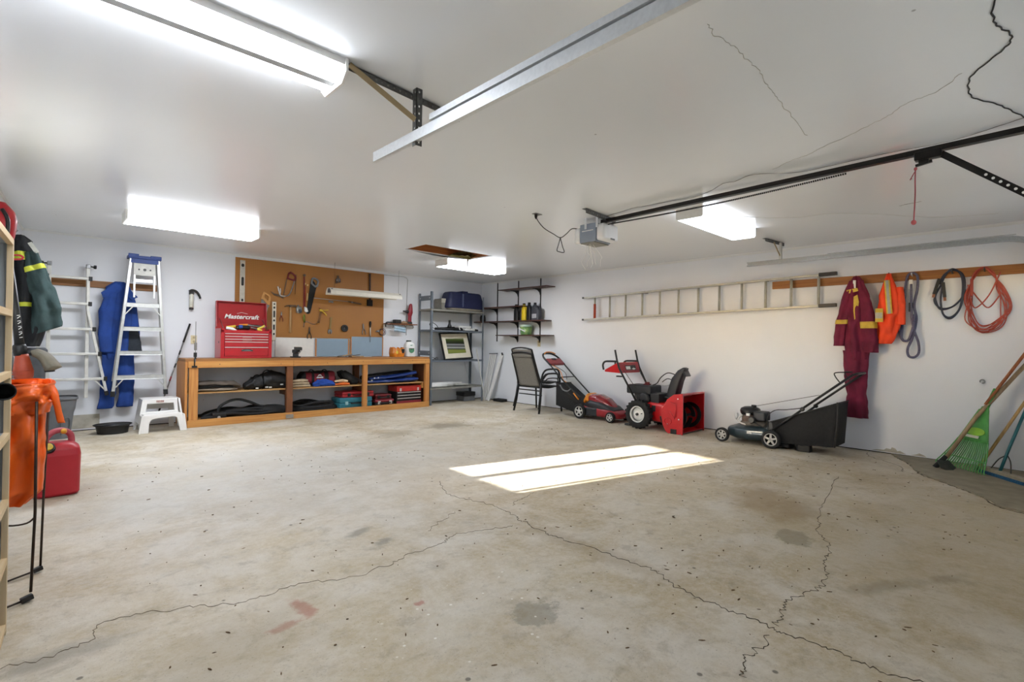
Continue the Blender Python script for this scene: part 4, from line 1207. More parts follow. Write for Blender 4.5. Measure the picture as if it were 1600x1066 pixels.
L_.new(m2.outputs[2], b_.inputs['Base Color'])
PX0, PX1 = -4.785, -2.335
tag(MB().b2((PX0, -.012, 1.215), (PX1, -.001, 2.395)).build('pegboard', pm), 'large brown perforated tool board above the workbench', 'pegboard')
t = thing('wall_panel', 'white painted panel under the tool board behind the vise', 'panel', (-3.88, -.004, .91))
MB().b2((-4.2, -.008, .91), (-3.60, -.001, 1.213)).build('sheet', M_whitem, t)
M_pblue = mat('pale_blue_panel', '#8fa5b6', .6, 0, .06, 4)
for x0, x1, z1, lb in ((-3.555, -2.99, 1.205, 'pale blue panel with pine edge under the tool board, left one'), (-2.945, -2.338, 1.25, 'pale blue panel under the tool board, next to the pumpkin pot')):
    t = thing('wall_panel', lb, 'panel', ((x0 + x1) / 2, -.01, .91), group='blue panels behind the bench')
    MB().b2((x0, -.022, .91), (x1 - .02, -.016, z1)).build('sheet', M_pblue, t)
    MB().b2((x1 - .02, -.024, .91), (x1, -.014, z1)).b2((x0 - .02, -.024, .91), (x0, -.014, z1)).build('edging', M_pinez, t)
tag(MB().tube([(-4.815, -.006, .92), (-4.815, -.006, 2.0), (-4.80, -.006, 2.43)], .004, 6).build('wall_cable', mat('pale_cable', '#b9b4a8', .6)), 'thin pale cable running up the wall beside the tool board', 'cable') if False else None
# ------------------------------------------------------------------ tools hanging on the pegboard
YP = -.013
G_TOOLS = 'hand tools on the pegboard'
M_saww = wood('saw_handle_wood', '#b98344', '#cf9c5c', 'x')
M_iron = mat('rusty_iron', '#6b5a4c', .6, .5, .3)
# spirit levels
def spirit_level(label, x0, x1, z0, z1, slots, body):
    t = thing('spirit_level', label, 'level', ((x0 + x1) / 2, YP, z0), group=G_TOOLS)
    MB().b2((x0, YP - .022, z0), (x1, YP, z1)).build('beam', body, t, bevel=.002)
    xm = (x0 + x1) / 2; w = (x1 - x0)
    for zc, h, ww in slots:
        flat(MB(), [(xm + ww * w * .5 * math.cos(a), zc + (h / 2 - ww * w * .5 if math.sin(a) > 0 else -h / 2 + ww * w * .5) + ww * w * .5 * math.sin(a)) for a in [2 * PI * (i + .5) / 16 for i in range(16)]], YP - .0215, .002).build('slot', M_black, t)
    return t
spirit_level('long silver spirit level on the left edge of the tool board', -4.725, -4.658, 1.62, 2.355, [(2.28, .05, .6), (2.04, .13, .5), (1.76, .04, .4)], mat('pale_alloy', '#c8c4b8', .4, .4))
spirit_level('off-white spirit level with black slots beside the toolbox', -4.262, -4.205, 1.165, 1.765, [(1.73, .025, .4), (1.675, .035, .45), (1.575, .105, .42), (1.475, .035, .45), (1.37, .085, .42), (1.265, .035, .45)], mat('cream_alloy', '#d9d3c4', .45, .1))

def hung(name, label, cat='tool', at=(0, 0)):
    return thing(name, label, cat, (at[0], YP, at[1]), group=G_TOOLS)

# wooden handled hand saw
t = hung('hand_saw', 'hand saw with wooden handle hanging behind the open toolbox lid', 'saw', (-4.35, 1.9))
flat(MB(), [(-4.42, 1.80), (-4.30, 1.70), (-4.325, 1.66), (-4.40, 1.32), (-4.43, 1.32), (-4.43, 1.6)], YP - .006, .002).build('blade', M_steel, t)
ring_frame([(-4.43, 1.80), (-4.40, 1.90), (-4.385, 1.915), (-4.31, 1.865), (-4.285, 1.83), (-4.30, 1.71), (-4.33, 1.715), (-4.40, 1.79)],
           [(-4.385, 1.83), (-4.375, 1.865), (-4.365, 1.872), (-4.325, 1.845), (-4.315, 1.825), (-4.325, 1.775), (-4.335, 1.775), (-4.375, 1.815)], YP - .022, .018).build('handle', M_saww, t, bevel=.003)
# bow / hack saw
t = hung('hacksaw', 'hacksaw with red grip and bent silver frame on the tool board', 'saw', (-4.0, 2.2))
MB().tube(smooth_path([(-3.935, YP - .014, 2.12), (-3.96, YP - .014, 2.02), (-4.00, YP - .014, 1.91), (-4.04, YP - .014, 1.872), (-4.10, YP - .014, 1.865)], 4), .009, 8).build('frame', M_steel, t)
ring_frame([(-4.05, 2.14), (-4.03, 2.24), (-3.99, 2.265), (-3.93, 2.225), (-3.90, 2.18), (-3.925, 2.11)], [(-4.025, 2.16), (-4.015, 2.215), (-3.985, 2.235), (-3.945, 2.205), (-3.925, 2.175), (-3.945, 2.14)], YP - .022, .018).build('grip', M_dred, t, bevel=.003)
MB().bar((-4.045, YP - .006, 2.15), (-4.095, YP - .006, 1.88), .014, .002, (0, 1, 0)).build('blade', M_iron, t)
# axe-like pruner
t = hung('pruning_shears', 'steel pruning shears with splayed handles below the hacksaw', 'shears', (-4.12, 1.88))
MB().tube(smooth_path([(-4.185, YP - .016, 2.01), (-4.165, YP - .016, 1.93), (-4.14, YP - .016, 1.87), (-4.07, YP - .016, 1.862)], 4), .010, 8).build('handle', M_alu, t)
MB().tube(smooth_path([(-4.15, YP - .02, 1.985), (-4.145, YP - .02, 1.93), (-4.155, YP - .02, 1.89)], 4), .007, 8).build('handle', M_alu, t)
flat(MB(), [(-4.29, 1.925), (-4.24, 1.87), (-4.16, 1.85), (-4.09, 1.82), (-4.1, 1.845), (-4.15, 1.88), (-4.23, 1.895)], YP - .01, .008).build('jaw', M_iron, t)
t = hung('wood_file', 'thin dark file hanging right of the hacksaw', 'file', (-3.91, 2.05))
MB().tube([(-3.908, YP - .008, 2.21), (-3.908, YP - .008, 2.15), (-3.916, YP - .008, 1.91)], [.008, .006, .003], 6).build('blade', M_iron, t)
MB().b2((-3.915, YP - .014, 2.14), (-3.90, YP - .002, 2.22)).build('tang', M_iron, t)
# red bar clamp
t = hung('bar_clamp', 'tall red bar clamp hanging in the middle of the tool board', 'clamp', (-3.77, 1.95))
MB().b2((-3.785, YP - .012, 1.7), (-3.765, YP - .004, 2.2)).build('bar', M_dred, t)
MB().b2((-3.755, YP - .011, 1.72), (-3.748, YP - .004, 2.05)).build('second_bar', M_redp, t)
MB().lathe([(.02, 0), (.022, .02), (.014, .03)], (-3.775, YP - .002, 2.225), (0, -1, 0), 14).build('head', M_iron, t)
MB().b2((-3.735, YP - .02, 2.06), (-3.71, YP - .002, 2.085)).b2((-3.765, YP - .02, 2.075), (-3.75, YP - .002, 2.1)).build('tag', mat('brass_tag', '#d4b27a', .4, .4), t)
flat(MB(), [(-3.735, 1.94), (-3.715, 1.94), (-3.712, 1.87), (-3.72, 1.82), (-3.738, 1.82), (-3.74, 1.87)], YP - .016, .01).build('brass_hook', MATS['brass_tag'], t)
flat(MB(), [(-3.78, 1.715), (-3.74, 1.70), (-3.72, 1.64), (-3.75, 1.625), (-3.775, 1.64)], YP - .03, .028).build('foot', M_white, t, bevel=.004)
# big black saw
t = hung('panel_saw', 'black-bladed panel saw with grey handle hanging diagonally', 'saw', (-3.62, 2.1))
flat(MB(), [(-3.675, 2.12), (-3.655, 2.175), (-3.60, 2.12), (-3.575, 2.05), (-3.67, 1.625), (-3.70, 1.60), (-3.735, 1.61)], YP - .008, .004).build('blade', mat('black_coated_steel', '#17191a', .35, .4), t)
ring_frame([(-3.675, 2.10), (-3.66, 2.19), (-3.625, 2.21), (-3.565, 2.19), (-3.535, 2.15), (-3.555, 2.06), (-3.60, 2.04)], [(-3.645, 2.11), (-3.64, 2.165), (-3.615, 2.18), (-3.58, 2.165), (-3.562, 2.14), (-3.572, 2.09), (-3.6, 2.075)], YP - .026, .022).build('handle', mat('saw_grey', '#777a7d', .5), t, bevel=.004)
# hammer
t = hung('claw_hammer', 'claw hammer with pale wooden handle hanging on the tool board', 'hammer', (-3.98, 1.7))
MB().tube([(-3.985, YP - .016, 1.70), (-3.985, YP - .016, 1.5), (-3.99, YP - .016, 1.29)], [.012, .015, .019], 10).build('handle', M_handle, t)
hm = MB().tube([(-4.0, YP - .016, 1.715), (-3.93, YP - .016, 1.718), (-3.905, YP - .016, 1.72)], [.016, .014, .018], 10)
hm.tube([(-4.0, YP - .016, 1.715), (-4.04, YP - .016, 1.715), (-4.08, YP - .016, 1.70)], [.014, .010, .004], 8)
hm.build('head', M_iron, t)
# pliers, small
def pliers(label, x, z, s=1.0, m_=M_iron, col=None, rot=0.0):
    t = hung('pliers', label, 'pliers', (x, z))
    R_ = Matrix.Translation((x, 0, z)) @ Matrix.Rotation(rot, 4, 'Y') @ Matrix.Translation((-x, 0, -z))
    y = YP - .014
    for sd in (-1, 1):
        p = smooth_path([(x - sd * .006 * s, y, z + .05 * s), (x - sd * .004 * s, y, z + .01), (x + sd * .012 * s, y, z - .03 * s), (x + sd * .03 * s, y, z - .07 * s), (x + sd * .028 * s, y, z - .12 * s)], 4)
        MB().tube(p, [.006 * s] * 5 + [.008 * s] * 4 + [.007 * s] * 8, 8).xf(R_).build('handle', col or m_, t)
    flat(MB(), [(x - .014 * s, z - .0), (x + .014 * s, z - .0), (x + .01 * s, z + .05 * s), (x + .003 * s, z + .075 * s), (x - .003 * s, z + .075 * s), (x - .01 * s, z + .05 * s)], y + .006, .012).xf(R_).build('jaw', m_, t)
    return t
pliers('small brown-handled pliers between the level and the hammer', -4.125, 1.56, .8, M_steel, M_dred)
pliers('black-handled pliers hanging above the white panel', -3.68, 1.32, 1.0, M_iron, M_black)
pliers('old steel pliers with spread handles near the right of the tool board', -2.73, 1.41, 1.0, M_steel, None, -.12)
# tape measure
t = hung('tape_measure', 'chrome and grey tape measure next to the hammer head', 'tape measure', (-3.86, 1.66))
MB().loft([((-3.855, YP - .001, 1.66), .042, .055), ((-3.855, YP - .035, 1.66), .042, .055)], XA, ZA, 24, 4, 0, sq=.55).build('case', mat('chrome_grey', '#a3a39c', .25, .5), t)
MB().lathe([(.026, 0), (.028, .006), (.02, .009)], (-3.845, YP - .035, 1.645), (0, -1, 0), 18).build('badge', mat('slate_badge', '#3d4550', .4), t)
MB().b2((-3.88, YP - .03, 1.71), (-3.86, YP - .01, 1.74)).build('clip', M_steel, t)
# green caulking tip / bits
t = hung('screwdriver', 'stubby green-handled screwdriver hanging under the red clamp', 'screwdriver', (-3.77, 1.5))
MB().tube([(-3.768, YP - .016, 1.59), (-3.77, YP - .016, 1.53), (-3.765, YP - .016, 1.47)], [.014, .018, .012], 10).build('handle', mat('olive_plastic', '#6f7a28', .45), t)
MB().tube([(-3.766, YP - .016, 1.47), (-3.776, YP - .016, 1.385)], .006, 8).build('shank', M_steel, t)
# caulking gun, yellow
t = hung('caulking_gun', 'yellow caulking gun hanging below the panel saw', 'caulking gun', (-3.48, 1.6))
for dx in (0, .022):
    MB().tube([(-3.505 + dx, YP - .018, 1.66), (-3.545 + dx, YP - .018, 1.455)], .004, 6).build('rod', M_iron, t)
MB().lathe([(.03, 0), (.03, .012)], (-3.54, YP - .018, 1.445), (-.18, 0, 1), 14).build('front_plate', mat('tan_yellow', '#c08a3a', .5), t)
MB().ell((-3.495, YP - .02, 1.675), (.03, .014, .022), 12, 8).build('body', M_yellow, t)
MB().tube(smooth_path([(-3.48, YP - .018, 1.68), (-3.43, YP - .018, 1.675), (-3.375, YP - .018, 1.685)], 4), .008, 8).tube(smooth_path([(-3.475, YP - .018, 1.665), (-3.43, YP - .018, 1.63), (-3.40, YP - .018, 1.59)], 4), .009, 8).build('grip', M_yellow, t)
MB().tube([(-3.51, YP - .018, 1.69), (-3.53, YP - .018, 1.72)], .006, 8).build('nozzle', M_dred, t)
# long rod
t = hung('long_screwdriver', 'long thin steel rod tool lying across pegs under the hanging shop light', 'rod', (-3.2, 1.86))
MB().tube([(-3.62, YP - .012, 1.87), (-3.0, YP - .012, 1.85)], .005, 8).build('rod', M_alu, t)
MB().tube([(-3.02, YP - .012, 1.851), (-2.9, YP - .012, 1.838), (-2.78, YP - .012, 1.822)], [.011, .014, .011], 8).build('handle', M_iron, t)
MB().lathe([(.012, 0), (.014, .03)], (-2.97, YP - .012, 1.846), (1, 0, -.1), 10).build('ferrule', M_steel, t)
t = hung('metal_bracket', 'small steel bracket hooked under the end of the shop light', 'bracket', (-3.31, 1.84))
MB().lathe([(.018, 0), (.02, .008), (.012, .012)], (-3.345, YP - .001, 1.83), (0, -1, 0), 12).lathe([(.018, 0), (.02, .008), (.012, .012)], (-3.30, YP - .001, 1.825), (0, -1, 0), 12).b2((-3.35, YP - .008, 1.835), (-3.29, YP - .002, 1.845)).build('plate', M_steel, t)
# wrench
t = hung('wrench', 'brass-coloured adjustable wrench above the blue panel', 'wrench', (-3.33, 1.42))
MB().bar((-3.32, YP - .01, 1.53), (-3.335, YP - .01, 1.35), .03, .008, (0, 1, 0)).build('shank', mat('aged_brass', '#8f774a', .5, .5), t)
MB().lathe([(.022, 0), (.022, .009)], (-3.317, YP - .005, 1.55), (0, -1, 0), 14).build('ring_end', MATS['aged_brass'], t)
flat(MB(), [(-3.365, 1.36), (-3.305, 1.36), (-3.3, 1.315), (-3.32, 1.285), (-3.33, 1.33), (-3.345, 1.33), (-3.35, 1.285), (-3.37, 1.315)], YP - .004, .014).build('jaw', M_steel, t)
# electrical tape roll
t = hung('tape_roll', 'dark round tape roll hanging above the blue panel', 'tape roll', (-3.08, 1.39))
MB().lathe([(.022, .0), (.058, .0), (.06, .005), (.06, .028), (.057, .03), (.022, .03), (.022, .0)], (-3.08, YP - .001, 1.39), (0, -1, 0), 26).build('roll', M_black, t)
MB().lathe([(.021, .0), (.021, .012), (.001, .012)], (-3.08, YP - .001, 1.39), (0, -1, 0), 16).build('core', M_grey, t)
# screwdriver with black handle
t = hung('scraper', 'black-handled scraper with long pale shank near the cable coil', 'scraper', (-2.6, 1.4))
MB().tube([(-2.60, YP - .016, 1.53), (-2.60, YP - .016, 1.49), (-2.602, YP - .016, 1.42)], [.014, .022, .010], 10).build('handle', M_black, t)
MB().tube([(-2.602, YP - .018, 1.42), (-2.60, YP - .022, 1.27)], .009, 8).build('ferrule', M_alup, t)
MB().tube([(-2.60, YP - .022, 1.27), (-2.605, YP - .024, 1.16)], .004, 6).build('shank', M_steel, t)
# coil of cable at the right edge
t = hung('cable_coil', 'coiled brown cable with silver plug at the right edge of the tool board', 'cable', (-2.4, 1.35))
for k, (r, m_) in enumerate(((.055, M_iron), (.048, M_dred), (.06, M_dark))):
    MB().tube([Vector((-2.375 + .008 * k, YP - .012 - .008 * k, 1.345)) + Vector((r * math.cos(a), 0, r * 1.05 * math.sin(a))) for a in [2 * PI * i / 24 for i in range(24)]], .005, 6, closed=True).build('loop', m_, t)
MB().box((-2.45, YP - .02, 1.36), (.05, .025, .03)).box((-2.485, YP - .02, 1.35), (.025, .015, .015)).build('plug', M_steel, t, bevel=.004)
# trowel-like hook at top and black square
t = hung('pulley_hook', 'small grey metal pulley hanging near the top of the tool board', 'pulley', (-3.22, 2.2))
MB().lathe([(.012, 0), (.04, .002), (.034, .012), (.04, .022), (.012, .024)], (-3.21, YP - .002, 2.20), (0, -1, 0), 18).build('wheel', M_steel, t)
MB().b2((-3.225, YP - .03, 2.16), (-3.2, YP - .002, 2.28)).b2((-3.25, YP - .016, 2.145), (-3.225, YP - .002, 2.19)).bar((-3.2, YP - .01, 2.2), (-3.16, YP - .01, 2.17), .02, .012, (0, 1, 0)).build('bracket', M_iron, t)
t = hung('wire_brush', 'dark long-handled brush hanging behind the shop light', 'brush', (-2.62, 2.1))
flat(MB(), [(-2.632, 1.9), (-2.635, 2.1), (-2.648, 2.37), (-2.615, 2.38), (-2.612, 2.1), (-2.60, 1.9)], YP - .018, .016).build('handle', mat('dark_walnut', '#3c2418', .6), t)
MB().b2((-2.672, YP - .045, 1.80), (-2.575, YP - .004, 1.91)).build('head', mat('bristle_black', '#1a191b', .85), t, bevel=.004)
# chain
chn = hung('link_chain', 'thin steel chain draped under the yellow caulking gun', 'chain', (-3.65, 1.45))
pts = smooth_path([(-3.74, YP - .008, 1.475), (-3.70, YP - .008, 1.47), (-3.65, YP - .008, 1.45), (-3.60, YP - .008, 1.44), (-3.545, YP - .008, 1.46), (-3.54, YP - .008, 1.50)], 5)
for i in range(0, len(pts) - 1, 2):
    c = pts[i]
    MB().tube([c + Vector((.009 * math.cos(a), 0, .006 * math.sin(a))) for a in [2 * PI * k / 10 for k in range(10)]], .0018, 5, closed=True).build('link', M_steel, chn)

# ------------------------------------------------------------------ hanging shop light (unlit)
t = thing('shop_light', 'unlit white shop light hung on thin wires in front of the tool board', 'shop light', (-2.86, -.36, 1.93))
lx0, lx1, ly = -3.52, -2.22, -.36
prof = [(-.105, -.06), (-.09, .0), (-.045, .045), (.045, .045), (.09, .0), (.105, -.06), (.098, -.06), (.082, -.003), (.04, .038), (-.04, .038), (-.082, -.003), (-.098, -.06)]
n = len(prof)
mb = MB(); mb.add([(x, ly + a, 1.98 + b) for x in (lx0, lx1) for a, b in prof], [(i, (i + 1) % n, n + (i + 1) % n, n + i) for i in range(n)] + [tuple(range(n)), tuple(reversed(range(n, 2 * n)))])
mb.build('reflector', mat('cream_enamel', '#e3dfd2', .4, 0, .04), t)
for s in (-.045, .045):
    MB().tube([(lx0 + .04, ly + s, 1.955), (lx1 - .04, ly + s, 1.955)], .014, 10).build('tube', M_white, t)
for x in (lx0 + .03, lx1 - .03):
    MB().b2((x - .012, ly - .07, 1.95), (x + .012, ly + .07, 2.015)).build('lamp_holder', M_grey, t)
for x in (lx0 + .1, lx1 - .02):
    MB().tube([(x, ly, 2.024), (x, ly, 2.44)], .0022, 5).build('hanging_wire', M_dark, t)
MB().tube(smooth_path([(lx1 - .02, ly, 2.03), (lx1 + .03, -.3, 2.05), (-1.98, -.02, 2.3), (-1.95, -.012, 2.43)], 4)[0:3], .003, 5).build('cord_end', M_dark, t)
tag(MB().tube(smooth_path([(-2.35, -.008, 2.385), (-2.1, -.008, 2.385), (-1.86, -.008, 2.375), (-1.845, -.008, 2.2), (-1.85, -.008, 1.8), (-1.85, -.008, 1.3)], 3), .005, 6).build('surface_cable', mat('painted_cable', '#a9a9a6', .6)),
    'painted cable running along the wall top and down beside the steel shelves', 'cable')
# ------------------------------------------------------------------ red tool chest with open lid
t = thing('tool_chest', 'red metal tool chest with raised lid and silver drawer trims', 'tool chest', (-4.74, -.3, .905))
CX0, CX1, CY0, CY1, CZ0, CZ1 = -5.075, -4.405, -.475, -.17, .907, 1.325
cb = MB()
cb.b2((CX0, CY0 + .02, CZ0), (CX1, CY1, 1.245))
cb.b2((CX0, CY0, CZ0), (CX0 + .045, CY0 + .02, CZ1)).b2((CX1 - .045, CY0, CZ0), (CX1, CY0 + .02, CZ1))
cb.b2((CX0, CY0, 1.262), (CX1, CY0 + .012, 1.30)).b2((CX0 + .045, CY0, CZ0), (CX1 - .045, CY0 + .02, CZ0 + .03))
cb.b2((CX0, CY0, 1.24), (CX0 + .012, CY1, CZ1)).b2((CX1 - .012, CY0, 1.24), (CX1, CY1, CZ1)).b2((CX0, CY1 - .012, 1.24), (CX1, CY1, CZ1 + .01))
cb.build('cabinet', M_red, t, bevel=.003)
zs = [(1.222, 1.258), (1.183, 1.219), (1.145, 1.18), (1.07, 1.142), (.94, 1.066)]
M_sil = mat('silver_trim', '#dcd6d2', .3, .5, .05)
for i, (a, b) in enumerate(zs):
    d = MB().b2((CX0 + .05, CY0 - .004, a), (CX1 - .05, CY0 + .02, b)).build('drawer', M_red, t, bevel=.002)
    MB().b2((CX0 + .052, CY0 - .011, b - .011), (CX1 - .052, CY0 - .004, b - .002)).build('pull_trim', M_sil, d)
    if i in (1, 2):
        MB().b2((-4.80, CY0 - .0065, a + .006), (-4.68, CY0 - .0035, b - .014)).build('worn_label', mat('worn_label', '#b3655f', .6), d)
t2 = MB().b2((-4.81, CY0 - .016, 1.005), (-4.67, CY0 - .004, 1.03)).build('latch', M_steel, t, bevel=.005)
MB().tube(smooth_path([(-4.815, CY0 - .014, 1.012), (-4.77, CY0 - .022, 1.03), (-4.71, CY0 - .022, 1.03), (-4.665, CY0 - .014, 1.012)], 4), .006, 8).build('latch_bow', M_dark, t2)
MB().lathe([(.014, 0), (.014, .004)], (CX0, -.38, 1.13), (-1, 0, 0), 12).build('side_vent', M_black, t)
# lid: shallow tray hinged at the back, tipped up
LZ0, LZ1, LY = 1.325, 1.715, CY1 + .0
lid = MB()
lid.b2((CX0 + .0, LY - .012, LZ0), (CX1 - .0, LY, LZ1))
lid.b2((CX0, LY - .075, LZ0 + .02), (CX0 + .01, LY, LZ1)).b2((CX1 - .01, LY - .075, LZ0 + .02), (CX1, LY, LZ1)).b2((CX0, LY - .075, LZ1 - .01), (CX1, LY, LZ1))
lid.xf(Matrix.Translation((0, LY, LZ0)) @ Matrix.Rotation(-.06, 4, 'X') @ Matrix.Translation((0, -LY, -LZ0)))
lido = lid.build('lid', M_red, t, bevel=.006)
MB().b2((CX0 + .03, LY - .018, LZ0 + .07), (CX1 - .03, LY - .012, LZ1 - .035)).build('lid_panel', mat('deep_red_enamel', '#a01520', .35, 0, .05), lido)
fx_ = frame((-4.74, LY - .021, 1.50), (1, 0, 0), (0, 0, 1))
text_mesh('Mastercraft', .088, 'lettering', M_white, t, fx_, .28, .0012, .0022, 1.12)
MB().bar((-4.80, LY - .021, 1.548), (-4.74, LY - .021, 1.566), .004, .003, (0, 1, 0)).bar((-4.74, LY - .021, 1.566), (-4.66, LY - .021, 1.548), .004, .003, (0, 1, 0)).build('logo_peak', M_white, t)
for x in (CX0 + .05, CX1 - .05):
    MB().bar((x, -.42, 1.31), (x, LY - .02, 1.47), .012, .004, (1, 0, 0)).build('lid_stay', M_steel, t)
# loose tools heaped in the open top
def loose(name, label, cat, parts):
    tt = thing(name, label, cat, tuple(parts[0][1][0]), group='tools heaped in the open chest')
    for nm, pts, r, m_ in parts:
        MB().tube(smooth_path(pts, 4), r, 10).build(nm, m_, tt)
    return tt
zt = 1.335
loose('screwdriver', 'yellow-handled screwdriver heaped in the open tool chest', 'screwdriver', [('handle', [(-4.98, -.36, zt), (-4.86, -.36, zt + .02)], .022, M_yellow), ('shank', [(-4.86, -.36, zt + .02), (-4.74, -.36, zt + .035)], .006, M_steel)])
loose('utility_lamp', 'black and blue work lamp heaped in the open tool chest', 'lamp', [('body', [(-4.87, -.43, zt), (-4.78, -.43, zt + .01), (-4.70, -.42, zt + .005)], .03, M_black), ('collar', [(-4.845, -.455, zt + .015), (-4.80, -.455, zt + .02)], .026, mat('royal_blue_plastic', '#274a9c', .4))])
loose('tin_snips', 'yellow-gripped snips heaped in the open tool chest', 'snips', [('grip', [(-4.60, -.44, zt - .01), (-4.53, -.44, zt + .02), (-4.50, -.43, zt + .045)], .014, mat('lemon_grip', '#d8c24a', .5)), ('grip', [(-4.60, -.45, zt - .015), (-4.54, -.46, zt - .03)], .014, MATS['lemon_grip']), ('blade', [(-4.60, -.44, zt - .01), (-4.68, -.43, zt + .01)], .012, M_steel)])
loose('caulk_tube', 'white tube heaped in the open tool chest', 'tube', [('tube', [(-5.0, -.43, zt - .005), (-4.92, -.44, zt - .02), (-4.87, -.45, zt - .06)], .022, M_white)])
loose('ratchet', 'grey steel ratchet heaped in the open tool chest', 'ratchet', [('shaft', [(-4.70, -.34, zt + .045), (-4.60, -.36, zt + .03), (-4.5, -.36, zt + .03)], .013, M_steel), ('head', [(-4.5, -.36, zt + .03), (-4.47, -.36, zt + .025)], .022, mat('pink_cloth', '#c9a09a', .8))])
loose('chisel', 'dark chisel heaped across the open tool chest', 'chisel', [('handle', [(-4.80, -.30, zt + .04), (-4.68, -.29, zt + .05)], .017, M_orange), ('blade', [(-4.68, -.29, zt + .05), (-4.52, -.28, zt + .04)], .01, M_dark)])

# ------------------------------------------------------------------ things on the bench top
t = thing('bench_vise', 'dark grey bench vise on the workbench in front of the white panel', 'vise', (-4.0, -.33, .905))
vb = MB().b2((-4.075, -.40, .906), (-3.95, -.28, .925)).b2((-4.045, -.37, .925), (-3.975, -.31, .975))
vb.build('base', mat('cast_iron', '#3d3f41', .6, .4, .2), t, bevel=.006)
MB().b2((-4.05, -.39, .975), (-3.955, -.29, 1.03)).build('body', MATS['cast_iron'], t, bevel=.01)
MB().b2((-4.04, -.43, 1.02), (-3.945, -.40, 1.065)).b2((-4.035, -.385, 1.02), (-3.94, -.33, 1.07)).build('jaw', M_dark, t, bevel=.004)
MB().tube([(-4.0, -.43, .985), (-4.0, -.47, .985)], .012, 10).tube([(-4.03, -.47, .945), (-3.97, -.47, 1.02)], .005, 8).build('screw_handle', M_steel, t)
rs = random.Random(12)
for k in range(7):
    x0 = -3.23 + .035 * k + rs.uniform(-.02, .02); a = rs.uniform(-.5, .5); L0 = rs.uniform(.06, .12)
    m_ = (M_steel, M_iron, M_handle, M_dark)[k % 4]
    t = thing('bench_tool', ('steel-headed tool at the left end of the loose heap before the blue panels', 'rusty tool second from the left in the loose heap on the bench', 'wooden-handled tool third from the left in the loose bench heap', 'dark tool lying in the middle of the loose bench heap', 'steel tool just right of the middle of the loose bench heap', 'rusty tool second from the right in the loose bench heap', 'wooden-handled tool at the right end of the loose bench heap')[k], 'tool', (x0, -.3, .906), group='loose tools on the bench top')
    y = -.3 + rs.uniform(-.06, .06)
    z = .918 + .012 * (3 - abs(3 - k))
    p0 = Vector((x0 - L0 * math.cos(a), y - L0 * math.sin(a) * .5, .916)); p1 = Vector((x0 + L0 * math.cos(a), y + L0 * math.sin(a) * .5, z + .01 * (k % 3)))
    MB().tube([p0, p0.lerp(p1, .5), p1], [.010, .007, .005], 8).build('shank', m_, t)
    MB().ell(p0, (.02, .013, .010), 10, 6).build('head', M_steel if k % 2 else M_iron, t)
t = thing('bench_knife', 'flat pale blade lying on the bench before the right blue panel', 'knife', (-2.75, -.3, .906))
MB().b2((-2.86, -.32, .906), (-2.72, -.295, .914)).build('blade', M_alup, t)
MB().b2((-2.95, -.325, .906), (-2.86, -.29, .922)).build('handle', M_handle, t, bevel=.005)
# pumpkin pot
t = thing('pumpkin_pot', 'orange pumpkin-face pot with notched rim on the workbench', 'pot', (-2.25, -.35, .906))
M_pump = mat('glazed_orange', '#cf7a22', .25, 0, .25, 9, coat=.4)
pr_ = [((-2.25, -.35, .907), .125, .095), ((-2.25, -.35, .97), .135, .105), ((-2.25, -.35, 1.055), .128, .1)]
shell(pr_, .012, sq=.7).build('body', M_pump, t)
for k in range(10):
    a = 2 * PI * (k + .5) / 10
    if 3.6 < a < 5.6: continue
    MB().prism([(-.03, 0), (.03, 0), (.02, .028), (-.02, .022)], (-2.25 + .122 * math.cos(a), -.35 + .094 * math.sin(a), 1.05), (-math.sin(a), math.cos(a), 0), (0, 0, 1), .01, -.005).build('rim_tooth', M_pump, t)
flat(MB(), [(-2.22, 1.045), (-2.15, 1.045), (-2.16, .995), (-2.18, .965), (-2.205, .98)], -.448, .008).build('face_cutout', M_black, t)
flat(MB(), [(-2.33, 1.0), (-2.29, 1.02), (-2.28, .97), (-2.31, .955)], -.448, .006).build('face_mark', M_yellow, t)
# jug
t = thing('cleaner_jug', 'white jug with green shield emblem and dark cap on the workbench', 'jug', (-1.93, -.25, .906))
MB().loft([((-1.93, -.25, .907), .10, .07), ((-1.93, -.25, 1.08), .105, .075), ((-1.93, -.25, 1.13), .09, .07), ((-1.94, -.25, 1.165), .06, .045), ((-1.945, -.25, 1.18), .035, .035)], XA, DB, 32, 24, 0, sq=.55).build('body', M_white, t)
MB().lathe([(.05, 0), (.05, .02), (.045, .024)], (-1.945, -.25, 1.178), n=18, sy=.8).build('cap', mat('dark_green_cap', '#22332c', .5), t)
flat(MB(), [(-1.985, 1.055), (-1.955, 1.048), (-1.93, 1.04), (-1.905, 1.048), (-1.875, 1.055), (-1.875, 1.005), (-1.90, .98), (-1.93, .97), (-1.96, .98), (-1.98, 1.005)], -.327, .003).build('emblem', mat('emblem_green', '#4f8a68', .5), t)
flat(MB(), [(-1.985, 1.058), (-1.875, 1.058), (-1.88, 1.042), (-1.91, 1.048), (-1.93, 1.03), (-1.95, 1.048), (-1.98, 1.042)], -.329, .003).build('emblem_band', M_dark, t)
flat(MB(), [(-1.955, 1.118), (-1.91, 1.118), (-1.915, 1.104), (-1.95, 1.104)], -.322, .004).build('emblem_mark', MATS['emblem_green'], t)
MB().tube(smooth_path([(-1.86, -.26, 1.14), (-1.835, -.26, 1.10), (-1.835, -.26, 1.0), (-1.85, -.26, .95)], 4), .010, 8).build('handle', M_white, t)

